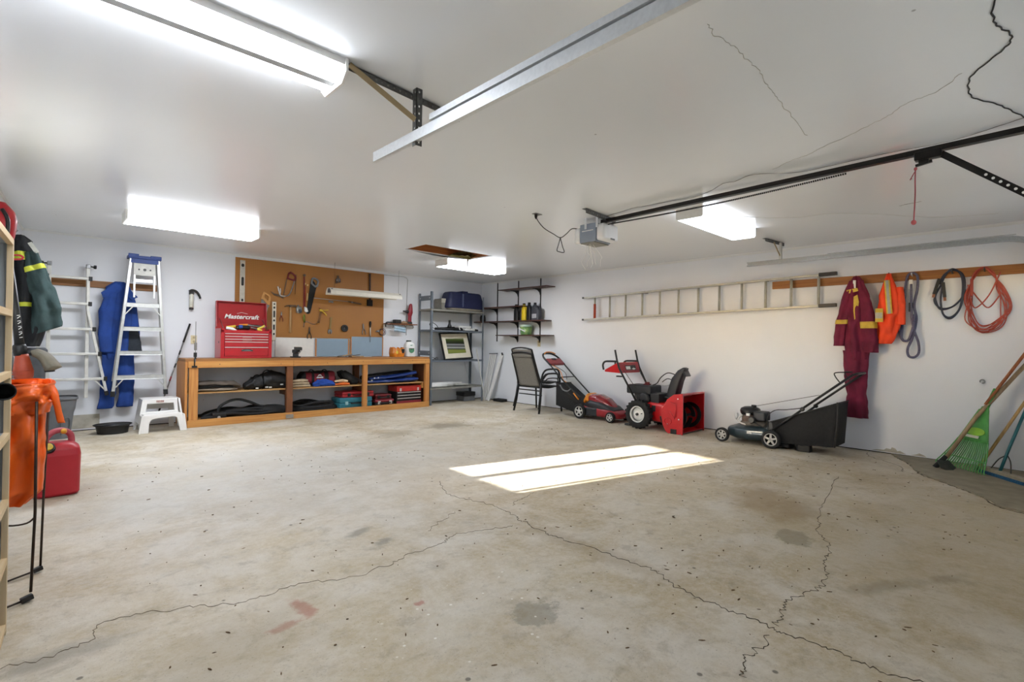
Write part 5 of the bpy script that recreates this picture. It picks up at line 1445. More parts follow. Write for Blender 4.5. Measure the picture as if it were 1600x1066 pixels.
# ------------------------------------------------------------------ small bracket shelf with a drill
t = thing('wall_shelf', 'small brown wall shelf on hooks between tool board and steel shelving', 'shelf', (-2.03, -.08, 1.5))
MB().b2((-2.33, -.155, 1.488), (-1.70, -.002, 1.506)).build('board', M_paint, t, bevel=.002)
for x in (-2.2, -1.95, -1.78):
    MB().tube(smooth_path([(x, -.004, 1.486), (x, -.10, 1.482), (x, -.14, 1.45), (x, -.115, 1.43)], 4), .005, 6).build('hook', M_black, t)
t = thing('face_mask', 'pale blue face mask hanging below the small wall shelf', 'mask', (-2.03, -.15, 1.4))
MB().grid(lambda u, v: Vector((-2.19 + .24 * u, -.152 + .012 * math.sin(v * 14) + .01 * u, 1.465 - .10 * v - .025 * u)), 8, 14).build('mask', mat('pale_blue_nonwoven', '#a9c0cf', .8), t).modifiers.new('thick', 'SOLIDIFY').thickness = .004
t = thing('cordless_drill', 'dark red cordless drill standing upright on the small wall shelf', 'drill', (-1.83, -.09, 1.507))
M_drill = mat('crimson_plastic', '#8d1c2a', .4, 0, .15)
MB().loft([((-1.835, -.09, 1.507), .05, .035), ((-1.835, -.09, 1.55), .045, .032)], XA, DB, 20, 4, 0, sq=.5).build('battery', M_black, t)
MB().loft([((-1.833, -.09, 1.55), .038, .028), ((-1.83, -.09, 1.65), .035, .026), ((-1.825, -.09, 1.72), .055, .034), ((-1.82, -.09, 1.79), .045, .033), ((-1.815, -.09, 1.87), .03, .028), ((-1.812, -.09, 1.89), .014, .014)], XA, DB, 20, 20, 0).build('body', M_drill, t)
MB().lathe([(.03, 0), (.028, .04), (.016, .075), (.012, .11)], (-1.865, -.09, 1.735), (-1, 0, .08), 14).build('chuck', M_black, t)
t = thing('charger', 'black charger with silver ring on the small wall shelf', 'charger', (-2.09, -.08, 1.507))
MB().b2((-2.16, -.13, 1.507), (-2.03, -.03, 1.58)).build('body', M_black, t, bevel=.012)
MB().lathe([(.02, 0), (.02, .05)], (-2.04, -.1, 1.509), n=14).build('ring', M_steel, t)
t = thing('rag', 'tan rag lying on the small wall shelf beside the charger', 'rag', (-1.95, -.08, 1.507))
MB().loft([((-2.01, -.08, 1.525), .02, .016), ((-1.96, -.08, 1.53), .05, .03), ((-1.9, -.08, 1.523), .04, .02), ((-1.87, -.08, 1.515), .02, .01)], (0, 1, 0), (0, 0, 1), 16, 16, .2, 4, 3).build('cloth', mat('tan_cloth', '#a5866a', .9), t)
t = thing('black_strap', 'black curled strap hanging off the left end of the small shelf', 'strap', (-2.3, -.1, 1.51))
MB().tube(smooth_path([(-2.2, -.1, 1.515), (-2.27, -.1, 1.525), (-2.33, -.11, 1.515), (-2.35, -.12, 1.47), (-2.345, -.12, 1.44)], 4), .012, 8).build('strap', M_black, t)
MB().lathe([(.014, 0), (.014, .02)], (-2.25, -.11, 1.52), n=12).build('buckle', M_steel, t)

# ------------------------------------------------------------------ things in the bench bays
ZS = .453
def heap(name, label, cat, rows, U, D, material, amp=.15, k=4, seed=1, extra=None):
    tt = thing(name, label, cat, rows[0][0])
    MB().loft(rows, U, D, 30, 34, amp, k, seed).build('cloth', material, tt)
    return tt
YU = Vector((0, 1, 0)); ZU = Vector((0, 0, 1))
M_canvas = mat('brown_canvas', '#5a5046', .9, 0, .25, 10, .3)
t = thing('folded_tarp', 'folded brown canvas sheet on the upper left bench shelf', 'tarp', (-5.1, -.35, ZS))
MB().loft([((-5.34, -.36, ZS + .10), .11, .035), ((-5.15, -.36, ZS + .105), .12, .04), ((-5.0, -.37, ZS + .10), .13, .035), ((-4.87, -.38, ZS + .085), .11, .045), ((-4.80, -.38, ZS + .06), .06, .02)], YU, ZU, 26, 24, .12, 4, 2).build('top_fold', M_canvas, t)
MB().loft([((-5.34, -.37, ZS + .03), .12, .026), ((-5.1, -.38, ZS + .032), .13, .03), ((-4.92, -.38, ZS + .03), .12, .026), ((-4.84, -.38, ZS + .02), .06, .016)], YU, ZU, 26, 24, .1, 4, 5).build('lower_fold', mat('grey_canvas', '#8a7d6d', .9, 0, .2), t)
MB().loft([((-5.34, -.40, ZS + .064), .10, .006), ((-5.1, -.40, ZS + .068), .115, .008), ((-4.9, -.4, ZS + .055), .1, .012)], YU, ZU, 20, 14, .1, 4, 8).build('dark_fold', M_black, t)
t = thing('black_gear_bag', 'black gear bag with looped handles on the upper left bench shelf', 'bag', (-4.45, -.33, ZS))
M_nylon = mat('black_nylon', '#131314', .6, 0, .3, 12, .4)
MB().loft([((-4.74, -.38, ZS + .05), .08, .045), ((-4.64, -.37, ZS + .085), .12, .085), ((-4.52, -.36, ZS + .10), .13, .1)], YU, ZU, 28, 20, .12, 5, 3).build('left_pouch', M_nylon, t)
MB().loft([((-4.50, -.34, ZS + .11), .12, .11), ((-4.40, -.34, ZS + .13), .14, .13), ((-4.22, -.33, ZS + .105), .14, .11), ((-4.06, -.33, ZS + .075), .11, .075), ((-3.95, -.33, ZS + .04), .06, .04)], YU, ZU, 28, 26, .1, 5, 6).build('main_body', M_nylon, t)
MB().tube(arc((-4.57, -.38, ZS + .15), .055, -.2, PI + .2, 12), .008, 8).build('handle', M_nylon, t)
MB().tube(arc((-4.43, -.36, ZS + .21), .06, .1, PI + .1, 12), .008, 8).build('handle', M_nylon, t)
for x, z in ((-4.60, .02), (-4.47, .03), (-4.42, .025), (-4.26, .06), (-4.13, .03)):
    MB().box((x, -.485, ZS + z), (.04, .014, .018)).build('buckle', M_alup, t, bevel=.004)
def hosecoil(t_, seed, x0, x1, n, zb, r, bow=0.0):
    rr_ = random.Random(seed)
    for k in range(n):
        y = -.44 + .33 * k / max(1, n - 1)
        pts = [(x0 + rr_.uniform(0, .12), y, zb + r), ]
        for i in range(1, 6):
            f = i / 6
            pts.append((x0 + (x1 - x0) * f + rr_.uniform(-.04, .04), y + rr_.uniform(-.04, .04), zb + r + rr_.uniform(0, .05) * math.sin(f * PI) + bow * math.sin(f * PI) * (k % 3) / 2))
        pts.append((x1 - rr_.uniform(0, .15), y, zb + r))
        MB().tube(smooth_path(pts, 5), r, 8).build('hose_run', M_rubber, t_)
ZB = .076
t = thing('rubber_hose', 'black rubber hoses lying in loops in the lower left bay', 'hose', (-4.75, -.3, ZB))
hosecoil(t, 4, -5.32, -4.1, 9, ZB, .02, .05)
MB().tube(smooth_path([(-5.08, -.40, ZB + .06), (-5.05, -.4, ZB + .16), (-4.93, -.4, ZB + .23), (-4.8, -.39, ZB + .24), (-4.65, -.38, ZB + .19), (-4.5, -.36, ZB + .12), (-4.3, -.34, ZB + .09)], 6), .019, 10).build('raised_loop', M_rubber, t)
MB().ell((-4.35, -.32, ZB + .05), (.24, .12, .085), 20, 10).build('coil_heap', M_rubber, t)
MB().b2((-5.16, -.47, ZB), (-4.98, -.36, ZB + .085)).build('nozzle_block', M_black, t, bevel=.02)
MB().lathe([(.02, 0), (.016, .03)], (-5.08, -.48, ZB + .02), (-.3, -1, 0), 12).build('brass_end', M_alup, t)
t = thing('rubber_hose', 'coiled black hose heap in the lower middle bay', 'hose', (-3.8, -.3, ZB))
for k in range(10):
    a = k / 9
    cx_ = -3.72
    pts = []
    for i in range(26):
        an = 2 * PI * i / 26
        pts.append((cx_ + (.40 - .10 * a) * math.cos(an), -.27 + (.19 - .03 * (k % 3)) * math.sin(an), ZB + .02 + .013 * k * (.7 + .3 * math.cos(an * 2 + k))))
    MB().tube(pts, .02, 8, closed=True).build('coil', M_rubber, t)
# middle bay, upper shelf
t = thing('beige_towels', 'folded beige towels on the middle bench shelf', 'towel', (-3.95, -.35, ZS))
M_towel = mat('beige_towelling', '#b8a487', .95, 0, .15, 20, .4)
for k in range(3):
    MB().loft([((-4.11, -.40, ZS + .022 + .04 * k), .09, .018), ((-3.95, -.40, ZS + .024 + .04 * k), .10, .021), ((-3.83 - .02 * k, -.40, ZS + .022 + .04 * k), .09, .019)], YU, ZU, 22, 10, .07, 4, k, sq=.6).build('towel', M_towel, t)
t = thing('tool_bag', 'red and black nylon tool bag with white emblem on the middle bench shelf', 'tool bag', (-3.65, -.3, ZS))
MB().loft([((-3.93, -.26, ZS + .09), .09, .085), ((-3.88, -.26, ZS + .115), .12, .115), ((-3.65, -.26, ZS + .12), .13, .118), ((-3.42, -.26, ZS + .115), .12, .115), ((-3.36, -.26, ZS + .08), .08, .075)], YU, ZU, 30, 26, .03, 4, 2, sq=.6).build('body', M_nylon, t)
M_bagred = mat('crimson_nylon', '#7c1626', .7, 0, .15)
for x0, x1 in ((-3.86, -3.775), (-3.73, -3.57), (-3.50, -3.40)):
    MB().loft([((x0, -.26, ZS + .125), .132, .103), ((x1, -.26, ZS + .125), .133, .104)], YU, ZU, 30, 4, 0, sq=.6).build('red_panel', M_bagred, t)
flat(MB(), [(-3.69, ZS + .15), (-3.665, ZS + .185), (-3.635, ZS + .185), (-3.61, ZS + .15), (-3.64, ZS + .165), (-3.66, ZS + .165)], -.3945, .004).build('emblem', M_white, t)
MB().b2((-3.70, -.3985, ZS + .128), (-3.595, -.3945, ZS + .146)).build('emblem_bar', M_white, t)
for x in (-3.75, -3.54):
    MB().tube(arc((x, -.30, ZS + .21), .045, 0, PI, 10), .008, 8).build('handle', M_nylon, t)
t = thing('blue_rag', 'crumpled bright blue cloth in front of the tool bag', 'rag', (-3.6, -.45, ZS))
MB().loft([((-3.78, -.45, ZS + .03), .03, .026), ((-3.7, -.45, ZS + .05), .045, .05), ((-3.58, -.45, ZS + .055), .045, .055), ((-3.48, -.45, ZS + .04), .04, .04), ((-3.43, -.45, ZS + .02), .025, .02)], YU, ZU, 26, 30, .22, 5, 4).build('cloth', mat('bright_blue_cloth', '#1f48a0', .85, 0, .3, 8, .4), t)
M_glove = mat('orange_glove', '#e8742e', .7, 0, .15)
for k, (m_, lb) in enumerate(((M_glove, 'orange work glove lying on the middle bench shelf'), (mat('cream_glove', '#dcc09a', .8), 'cream work glove lying on top of the orange one'))):
    t = thing('work_glove', lb, 'glove', (-3.3, -.42, ZS + .03 * k))
    MB().loft([((-3.36, -.42, ZS + .02 + .05 * k), .03, .018), ((-3.28, -.42, ZS + .025 + .05 * k), .05, .024), ((-3.18 - .03 * k, -.42, ZS + .02 + .045 * k), .045, .018)], YU, ZU, 18, 10, .1, 4, k).build('palm', m_, t)
    for j in range(4):
        MB().tube(smooth_path([(-3.36, -.46 + .028 * j, ZS + .022 + .05 * k), (-3.40 + .006 * j, -.465 + .03 * j, ZS + .022 + .05 * k), (-3.425 + .008 * j, -.46 + .03 * j, ZS + .016 + .045 * k)], 3), .0115, 8).build('finger', m_, t)
for k in range(2):
    t = thing('work_boot', 'black rubber boot lying on its side ' + ('in front on the middle bench shelf' if k == 0 else 'behind on the middle bench shelf'), 'boot', (-3.05, -.35 + .14 * k, ZS))
    y = -.36 + .15 * k
    MB().loft([((-3.00, y, ZS + .05), .045, .045), ((-3.08, y, ZS + .075), .05, .06), ((-3.17, y, ZS + .13), .055, .075), ((-3.235, y, ZS + .19), .055, .055), ((-3.265, y, ZS + .205), .05, .02)], YU, Vector((.5, 0, .86)), 22, 20, .05, 4, k).build('shaft', M_rubber, t)
    MB().loft([((-3.12, y, ZS + .04), .045, .038), ((-3.02, y, ZS + .045), .045, .044), ((-2.995, y, ZS + .04), .03, .03)], YU, ZU, 18, 10, 0).build('foot', M_rubber, t)
# right bay
t = thing('blue_tarp', 'folded shiny navy blue tarp on the upper right bench shelf', 'tarp', (-2.3, -.3, ZS))
M_tarp = mat('navy_poly_tarp', '#1f3672', .32, 0, .2, 5, .3, 8)
MB().loft([((-2.86, -.33, ZS + .03), .12, .028), ((-2.5, -.34, ZS + .035), .15, .034), ((-2.1, -.34, ZS + .045), .15, .04), ((-1.86, -.34, ZS + .05), .12, .035)], YU, ZU, 28, 30, .14, 4, 3).build('lower_fold', M_tarp, t)
MB().loft([((-2.80, -.32, ZS + .085), .12, .03), ((-2.5, -.33, ZS + .095), .14, .032), ((-2.15, -.33, ZS + .13), .14, .036), ((-1.88, -.33, ZS + .17), .11, .03)], YU, ZU, 28, 30, .15, 4, 7).build('upper_fold', M_tarp, t)
MB().loft([((-2.88, -.31, ZS + .10), .10, .035), ((-2.6, -.28, ZS + .135), .12, .03), ((-2.2, -.26, ZS + .17), .12, .03), ((-1.95, -.26, ZS + .19), .1, .02)], YU, ZU, 26, 26, .12, 4, 9).build('dark_fold', M_nylon, t)
for x, z in ((-2.80, .06), (-2.75, .10), (-2.68, .105)):
    MB().lathe([(.012, 0), (.012, .006)], (x, -.485, ZS + z), (0, -1, 0), 12).build('grommet', M_alup, t)
def tool_case(name, label, x0, x1, y0, y1, z0, z1, material, latch, band=None):
    tt = thing(name, label, 'case', ((x0 + x1) / 2, (y0 + y1) / 2, z0))
    zm = (z0 + z1) / 2
    MB().b2((x0, y0, z0), (x1, y1, zm - .001)).build('base', material, tt, bevel=.018, seg=3)
    MB().b2((x0, y0, zm + .001), (x1, y1, z1)).build('lid', band or material, tt, bevel=.018, seg=3)
    w = x1 - x0
    for f in (.2, .8):
        MB().b2((x0 + w * f - .025, y0 - .01, zm - .03), (x0 + w * f + .025, y0 + .004, zm + .025)).build('latch', latch, tt, bevel=.004)
    xm = (x0 + x1) / 2
    MB().tube(smooth_path([(xm - .09, y0 + .004, zm - .005), (xm - .085, y0 - .03, zm - .008), (xm + .085, y0 - .03, zm - .008), (xm + .09, y0 + .004, zm - .005)], 4), .010, 8).build('handle', M_black, tt)
    return tt
M_teal = mat('teal_plastic', '#2f7a8a', .5, 0, .12)
tool_case('power_tool_case', 'teal plastic power tool case on the bench floor board', -3.33, -2.76, -.44, -.10, ZB, ZB + .165, M_teal, mat('pale_teal', '#8fb8bb', .5))
tool_case('power_tool_case', 'glossy red plastic case stacked on the teal case', -3.28, -2.72, -.42, -.10, ZB + .166, ZB + .262, M_redp, M_black)
tool_case('socket_case', 'dark and red socket case beside the teal case', -2.70, -2.34, -.44, -.12, ZB, ZB + .10, mat('black_case', '#201b1c', .5), M_alup, mat('dusty_red', '#8d3038', .5))
tool_case('socket_case', 'thin maroon case stacked on the dark socket case', -2.69, -2.38, -.42, -.12, ZB + .101, ZB + .185, M_dred, M_black)
t = thing('hand_tool_chest', 'small red and black three-drawer tool chest in the right bay', 'tool chest', (-2.05, -.3, ZB))
hx0, hx1, hy = -2.29, -1.79, -.44
MB().b2((hx0, hy, ZB), (hx1, -.14, ZB + .30)).build('cabinet', M_black, t, bevel=.004)
MB().b2((hx0 - .003, hy - .008, ZB + .215), (hx1 + .003, -.137, ZB + .315)).build('lid', mat('orange_red_enamel', '#b5302a', .4), t, bevel=.008)
for k in range(3):
    d = MB().b2((hx0 + .01, hy - .006, ZB + .055 + .052 * k), (hx1 - .01, hy, ZB + .10 + .052 * k)).build('drawer', M_black, t)
    MB().b2((hx0 + .01, hy - .014, ZB + .088 + .052 * k), (hx1 - .01, hy - .006, ZB + .101 + .052 * k)).build('pull_trim', M_sil, d)
MB().b2((hx0 - .002, hy - .01, ZB), (hx1 + .002, hy - .002, ZB + .05)).build('base_band', MATS['dusty_red'], t)
for x in (hx0 + .07, hx1 - .07):
    MB().b2((x - .018, hy - .016, ZB + .22), (x + .018, hy - .008, ZB + .275)).build('latch', M_sil, t, bevel=.003)
# ------------------------------------------------------------------ steel shelving in the corner
t = thing('steel_shelving', 'grey steel shelving unit with four shelves in the far corner', 'shelving', (-.97, -.24, 0))
M_gs = mat('grey_steel_paint', '#6f7780', .5, .3, .08)
M_gs2 = mat('dull_shelf_paint', '#8f8d84', .55, .2, .08)
UX0, UX1, UY0, UY1 = -1.60, -.325, -.455, -.045
def upright(x, y, sx, sy, z1):
    mb = MB()
    mb.b2((x, y, 0), (x + sx * .038, y + sy * .003, z1)).b2((x, y, 0), (x + sx * .003, y + sy * .038, z1))
    mb.build('upright', M_gs, t)
upright(UX0, UY0, 1, 1, 2.12); upright(UX1, UY0, -1, 1, 2.10); upright(UX1, UY1, -1, -1, 1.82); upright(UX0, UY1, 1, -1, 2.10)
for z in (2.0, .97):
    MB().b2((UX0 - .004, UY0 + .02, z - .045), (UX0 + .002, UY1 - .02, z + .045)).build('side_brace', M_gs, t)
    for y in (UY0 + .05, UY1 - .05):
        MB().lathe([(.009, 0), (.009, .006)], (UX0 - .004, y, z), (-1, 0, 0), 10).build('bolt', M_galv, t)
for z, nm in ((1.80, 'top'), (1.41, 'a'), (.84, 'b'), (.325, 'c')):
    MB().b2((UX0, UY0 - .004, z - .034), (UX1, UY0, z)).b2((UX0, UY0 - .004, z - .004), (UX1, UY1, z)).b2((UX0, UY1, z - .034), (UX1, UY1 + .004, z)).b2((UX0, UY0, z - .034), (UX0 + .004, UY1, z)).b2((UX1 - .004, UY0, z - .034), (UX1, UY1, z)).build('shelf', M_gs2 if nm in 'topc' else M_gs, t)
MB().bar((-.68, UY1 + .006, 1.36), (-.36, UY1 + .006, .45), .018, .003, (0, 1, 0)).build('cross_brace', M_galv, t)

# navy tote turned upside down
t = thing('storage_tote', 'navy blue plastic tote with beige lid lying on top of the steel shelving', 'tote', (-.72, -.24, 1.802))
M_navy = mat('navy_plastic', '#1c2348', .5, 0, .1)
MB().loft([((-.72, -.25, 1.845), .46, .18), ((-.72, -.25, 1.87), .47, .185), ((-.72, -.25, 2.02), .44, .17), ((-.72, -.25, 2.14), .40, .15), ((-.72, -.25, 2.165), .37, .13)], XA, DB, 40, 26, 0, sq=.35).build('body', M_navy, t)
MB().loft([((-.72, -.25, 1.803), .40, .17), ((-.72, -.25, 1.845), .44, .18)], XA, DB, 32, 4, 0, sq=.35).build('lid', mat('beige_lid', '#8f897a', .6), t)
MB().b2((-.86, -.448, 1.87), (-.83, -.415, 2.13)).build('rib', mat('pale_navy', '#4a5270', .5), t, bevel=.006)
MB().b2((-.86, -.43, 2.155), (-.72, -.12, 2.185)).build('foot_ridge', M_navy, t, bevel=.008)
t = thing('cardboard_box', 'small grey box behind the navy tote on top of the steel shelving', 'box', (-1.22, -.15, 1.802))
MB().b2((-1.26, -.30, 1.802), (-1.10, -.06, 2.02)).build('carton', mat('grey_card', '#8d8a80', .8), t, bevel=.003)
MB().b2((-1.262, -.302, 1.94), (-1.10, -.29, 2.022)).build('flap', mat('pale_card', '#b9b4a6', .8), t)

# second shelf contents
t = thing('black_cable_loop', 'thin black cable looped on the second steel shelf', 'cable', (-1.5, -.3, 1.411))
MB().tube(smooth_path([(-1.36, -.3, 1.416), (-1.45, -.32, 1.44), (-1.53, -.32, 1.49), (-1.52, -.3, 1.53), (-1.45, -.28, 1.545), (-1.36, -.27, 1.51), (-1.30, -.27, 1.45), (-1.2, -.27, 1.42)], 5), .006, 8).build('cable', M_black, t)
t = thing('camera_tripod', 'long black tripod lying on the second steel shelf', 'tripod', (-1.1, -.3, 1.411))
MB().tube([(-1.42, -.36, 1.435), (-1.0, -.36, 1.44), (-.80, -.35, 1.435)], [.02, .026, .02], 10).build('leg', M_black, t)
MB().tube([(-1.40, -.30, 1.435), (-.85, -.28, 1.45)], .022, 10).build('leg', M_black, t)
MB().tube([(-1.3, -.24, 1.44), (-.9, -.24, 1.47)], .02, 10).build('leg', M_blackm, t)
MB().lathe([(.05, 0), (.035, .05), (.022, .08), (.02, .13), (.03, .14), (.012, .15)], (-1.07, -.31, 1.46), n=14).build('head', M_black, t)
t = thing('cable_adapter', 'tangled white cable and adapter on the second steel shelf', 'adapter', (-.8, -.35, 1.411))
MB().b2((-.77, -.42, 1.412), (-.52, -.34, 1.46)).build('case', M_white, t, bevel=.008)
MB().tube(smooth_path([(-.88, -.4, 1.42), (-.9, -.4, 1.47), (-.85, -.4, 1.48), (-.8, -.42, 1.44), (-.7, -.435, 1.47), (-.62, -.435, 1.42), (-.55, -.43, 1.47)], 5), .007, 8).build('cable', M_white, t)
t = thing('flat_box', 'flat white and black box on the second steel shelf end', 'box', (-.68, -.2, 1.411))
MB().b2((-.84, -.30, 1.47), (-.52, -.10, 1.51)).build('cover', M_white, t, bevel=.005)
MB().b2((-.83, -.305, 1.411), (-.53, -.11, 1.47)).build('tray', M_black, t)
t = thing('round_lid', 'black round lid at the right end of the second steel shelf', 'lid', (-.47, -.38, 1.411))
MB().lathe([(.05, 0), (.055, .01), (.05, .03), (.03, .035)], (-.47, -.38, 1.411), n=18).build('lid', M_black, t)
MB().lathe([(.03, .035), (.03, .06), (.02, .065)], (-.47, -.38, 1.411), n=14).build('knob', M_white, t)

# framed picture
t = thing('framed_picture', 'black framed team photograph with cream mount leaning on the steel shelf', 'picture', (-.93, -.3, .842))
FM = frame((-.925, -.42, .845), (1, 0, -.0), (.0, .30, 1)) @ Matrix.Rotation(.045, 4, 'Z')
fw_, fh_ = .70, .545
fr = MB()
fr.b2((-fw_ / 2, 0, 0), (fw_ / 2, .025, .03)).b2((-fw_ / 2, fh_ - .025, 0), (fw_ / 2, fh_, .03)).b2((-fw_ / 2, 0, 0), (-fw_ / 2 + .025, fh_, .03)).b2((fw_ / 2 - .025, 0, 0), (fw_ / 2, fh_, .03))
fr.xf(FM).build('frame', M_black, t)
MB().b2((-fw_ / 2 + .02, .02, .004), (fw_ / 2 - .02, fh_ - .02, .012)).xf(FM).build('mount', mat('cream_mount', '#d5cdb8', .7, 0, .03), t)
phm = bpy.data.materials.new('team_photograph'); phm.use_nodes = True
N_, L_ = phm.node_tree.nodes, phm.node_tree.links
b_ = N_['Principled BSDF']; b_.inputs['Roughness'].default_value = .35
tg = N_.new('ShaderNodeTexCoord'); spx = N_.new('ShaderNodeSeparateXYZ'); L_.new(tg.outputs['Generated'], spx.inputs[0])
rmp = N_.new('ShaderNodeValToRGB'); L_.new(spx.outputs[2], rmp.inputs[0])
e = rmp.color_ramp.elements
e[0].position = 0; e[0].color = lin('#6f7a38'); e[1].position = 1; e[1].color = lin('#8d8f70')
for p_, c_ in ((.22, '#7c8540'), (.30, '#3c4033'), (.40, '#a9aba6'), (.46, '#3b3d3a'), (.60, '#8e9090'), (.64, '#23251f'), (.80, '#34401f'), (.9, '#4d5a2a')):
    q = e.new(p_); q.color = lin(c_)
vn = N_.new('ShaderNodeTexNoise'); vn.inputs['Scale'].default_value = 40; L_.new(tg.outputs['Generated'], vn.inputs['Vector'])
mxp = N_.new('ShaderNodeMix'); mxp.data_type = 'RGBA'; mxp.blend_type = 'OVERLAY'; mxp.inputs[0].default_value = .8
L_.new(rmp.outputs[0], mxp.inputs[6]); L_.new(vn.outputs[1], mxp.inputs[7]); L_.new(mxp.outputs[2], b_.inputs['Base Color'])
MB().b2((-.225, .125, .0125), (.215, .425, .0145)).xf(FM).build('photograph', phm, t)
t = thing('safety_glasses', 'pair of black safety glasses on the third steel shelf', 'glasses', (-1.47, -.38, .842))
for x in (-1.51, -1.43):
    MB().tube([Vector((x, -.40, .868)) + Vector((.034 * math.cos(a), 0, .022 * math.sin(a))) for a in [2 * PI * i / 16 for i in range(16)]], .005, 6, closed=True).build('rim', M_black, t)
    MB().tube([(x + (.035 if x > -1.47 else -.035), -.40, .873), (x + (.03 if x > -1.47 else -.03), -.30, .862)], .004, 6).build('temple', M_black, t)
# bottom shelf: white rolls
for k, (x0, x1, y, z, r, lb) in enumerate(((-1.56, -1.02, -.36, .40, .045, 'thick white paper roll on the lowest steel shelf, front'), (-1.50, -.72, -.28, .385, .035, 'long white roll with open end on the lowest steel shelf'), (-1.57, -1.2, -.42, .352, .025, 'thin white roll at the front of the lowest steel shelf'))):
    t = thing('paper_roll', lb, 'roll', ((x0 + x1) / 2, y, .327), group='white rolls on the lowest steel shelf')
    zc = .327 + r + .001 if k != 0 else .327 + .05 + r * .6
    zc = .327 + r + .001
    MB().tube([(x0, y + .14 * (k == 1), zc), (x1, y + .02 * (k == 1), zc)], r, 16).build('roll', M_white, t)
    MB().lathe([(r * .45, 0), (r * .45, .003)], (x1, y + .02 * (k == 1), zc), (1, -.1 * (k == 1), 0), 12).build('core', mat('card_core', '#a8a092', .8), t)
t = thing('crumpled_sheet', 'grey crumpled plastic sheeting on the lowest steel shelf', 'sheeting', (-.95, -.25, .327))
MB().loft([((-1.2, -.25, .345), .10, .016), ((-.95, -.25, .355), .13, .026), ((-.75, -.27, .35), .12, .022), ((-.6, -.27, .34), .08, .012)], YU, ZU, 26, 26, .25, 5, 3).build('sheet', mat('grey_polythene', '#b5b4ac', .35, 0, .2, 12), t)
t = thing('floor_box', 'black and grey box on the floor under the steel shelving', 'box', (-.48, -.2, 0))
MB().b2((-.68, -.3, .002), (-.4, -.06, .10)).build('case', M_grey, t, bevel=.006)
MB().b2((-.69, -.31, .10), (-.39, -.05, .185)).build('lid', M_black, t, bevel=.008)

# ------------------------------------------------------------------ white crib rail and pipe leaning in the corner
t = thing('slatted_rail', 'white slatted rail panel leaning against the right wall by the shelving', 'rail', (-.16, -.45, 0))
def lean(y, z):          # foot away from the wall, top towards it
    return Vector((-.19 + .15 * z, y, z))
for k in range(4):
    a, b = lean(-.275 - .047 * k, .02), lean(-.36 - .055 * k, .95)
    MB().bar(a, b, .026, .012, (1, 0, 0)).build('slat', M_whitem, t, bevel=.003)
MB().bar(lean(-.25, .02), lean(-.5, .02), .04, .022, (0, 0, 1)).build('bottom_rail', M_whitem, t, bevel=.004)
MB().bar(lean(-.33, .955), lean(-.57, .965), .03, .02, (0, 0, 1)).build('top_rail', M_grey, t, bevel=.004)
t = thing('white_downpipe', 'white plastic gutter pipe leaning beside the slatted rail', 'pipe', (-.2, -.55, 0))
MB().bar((-.22, -.50, .005), (-.05, -.72, .95), .075, .03, (1, 0, 0)).build('pipe', M_white, t, bevel=.008)
MB().tube([(-.055, -.745, .93), (-.055, -.72, .98)], .018, 12).build('end_cap', M_dark, t)
MB().tube([(-.27, -.30, .01), (-.12, -.31, 1.3)], .005, 8).build('rod', M_galv, t) if False else None
t = thing('long_moulding', 'thin white moulding strip leaning across the steel shelving end', 'moulding', (-.30, -.49, 0))
MB().bar((-.29, -.485, .01), (-.53, -.485, 1.06), .02, .012, (0, 1, 0)).build('strip', M_alup, t)
tag(MB().b2((-.17, -.86, .001), (-.02, -.60, .055)).build('rubber_block', M_rubber, bevel=.006), 'low black rubber block on the floor against the right wall', 'block')

# ------------------------------------------------------------------ bracket shelves on the right wall
t = thing('bracket_shelf', 'dark brown adjustable bracket shelves on black wall standards', 'shelf', (-.12, -1.1, 1.2))
M_walnut = wood('walnut_shelf', '#3f241c', '#553429', 'y', .5)
for y in (-.51, -1.125, -1.725):
    MB().b2((-.012, y - .011, 1.21), (-.001, y + .011, 2.425)).build('standard', M_blackm, t)
def bracket(y, z):
    MB().prism([(0, 0), (-.215, -.006), (-.215, -.014), (-.09, -.03), (-.03, -.07), (-.012, -.12), (0, -.13)], (-.012, y + .003, z - .02), (1, 0, 0), (0, 0, 1), .006).build('bracket', M_blackm, t)
for y0, y1, z, ys in ((-.80, -2.10, 2.235, (-1.125, -1.725)), (-.12, -1.46, 1.90, (-.51, -1.125)), (-.05, -2.02, 1.615, (-.51, -1.125, -1.725)), (-.74, -2.09, 1.34, (-1.125, -1.725))):
    MB().b2((-.255, y1, z - .018), (-.014, y0, z)).build('board', M_walnut, t, bevel=.003)
    for y in ys:
        bracket(y, z)
def jug(name, label, y, z, w, d, h, col, lab=None, capm=None):
    tt = thing(name, label, 'bottle', (-.13, y, z), group='oil bottles on the bracket shelf')
    MB().loft([((-.13, y, z), d, w), ((-.13, y, z + h * .62), d, w), ((-.13, y + w * .15, z + h * .82), d * .8, w * .75), ((-.13, y + w * .35, z + h * .95), .026, .026), ((-.13, y + w * .35, z + h), .024, .024)], (1, 0, 0), (0, 1, 0), 26, 22, 0, sq=.6).build('body', col, tt)
    MB().lathe([(.028, 0), (.028, .024), (.024, .028)], (-.13, y + w * .35, z + h), n=14).build('cap', capm or M_black, tt)
    if lab:
        MB().b2((-.13 - d - .003, y - w * .55, z + h * .12), (-.13 - d + .004, y + w * .55, z + h * .38)).build('label_patch', lab, tt)
    MB().tube(smooth_path([(-.13, y - w * .2, z + h * .84), (-.13, y - w * .75, z + h * .80), (-.13, y - w * .92, z + h * .62)], 4), .011, 8).build('grip', col, tt)
M_lbl = mat('grey_label', '#a9a9ad', .5, 0, .3, 60)
jug('oil_bottle', 'slim black oil bottle at the left of the bracket shelf', -1.22, 1.617, .06, .05, .29, M_black)
jug('oil_bottle', 'bright yellow oil bottle on the bracket shelf', -1.43, 1.617, .055, .05, .30, mat('bright_yellow_plastic', '#e2c326', .4))
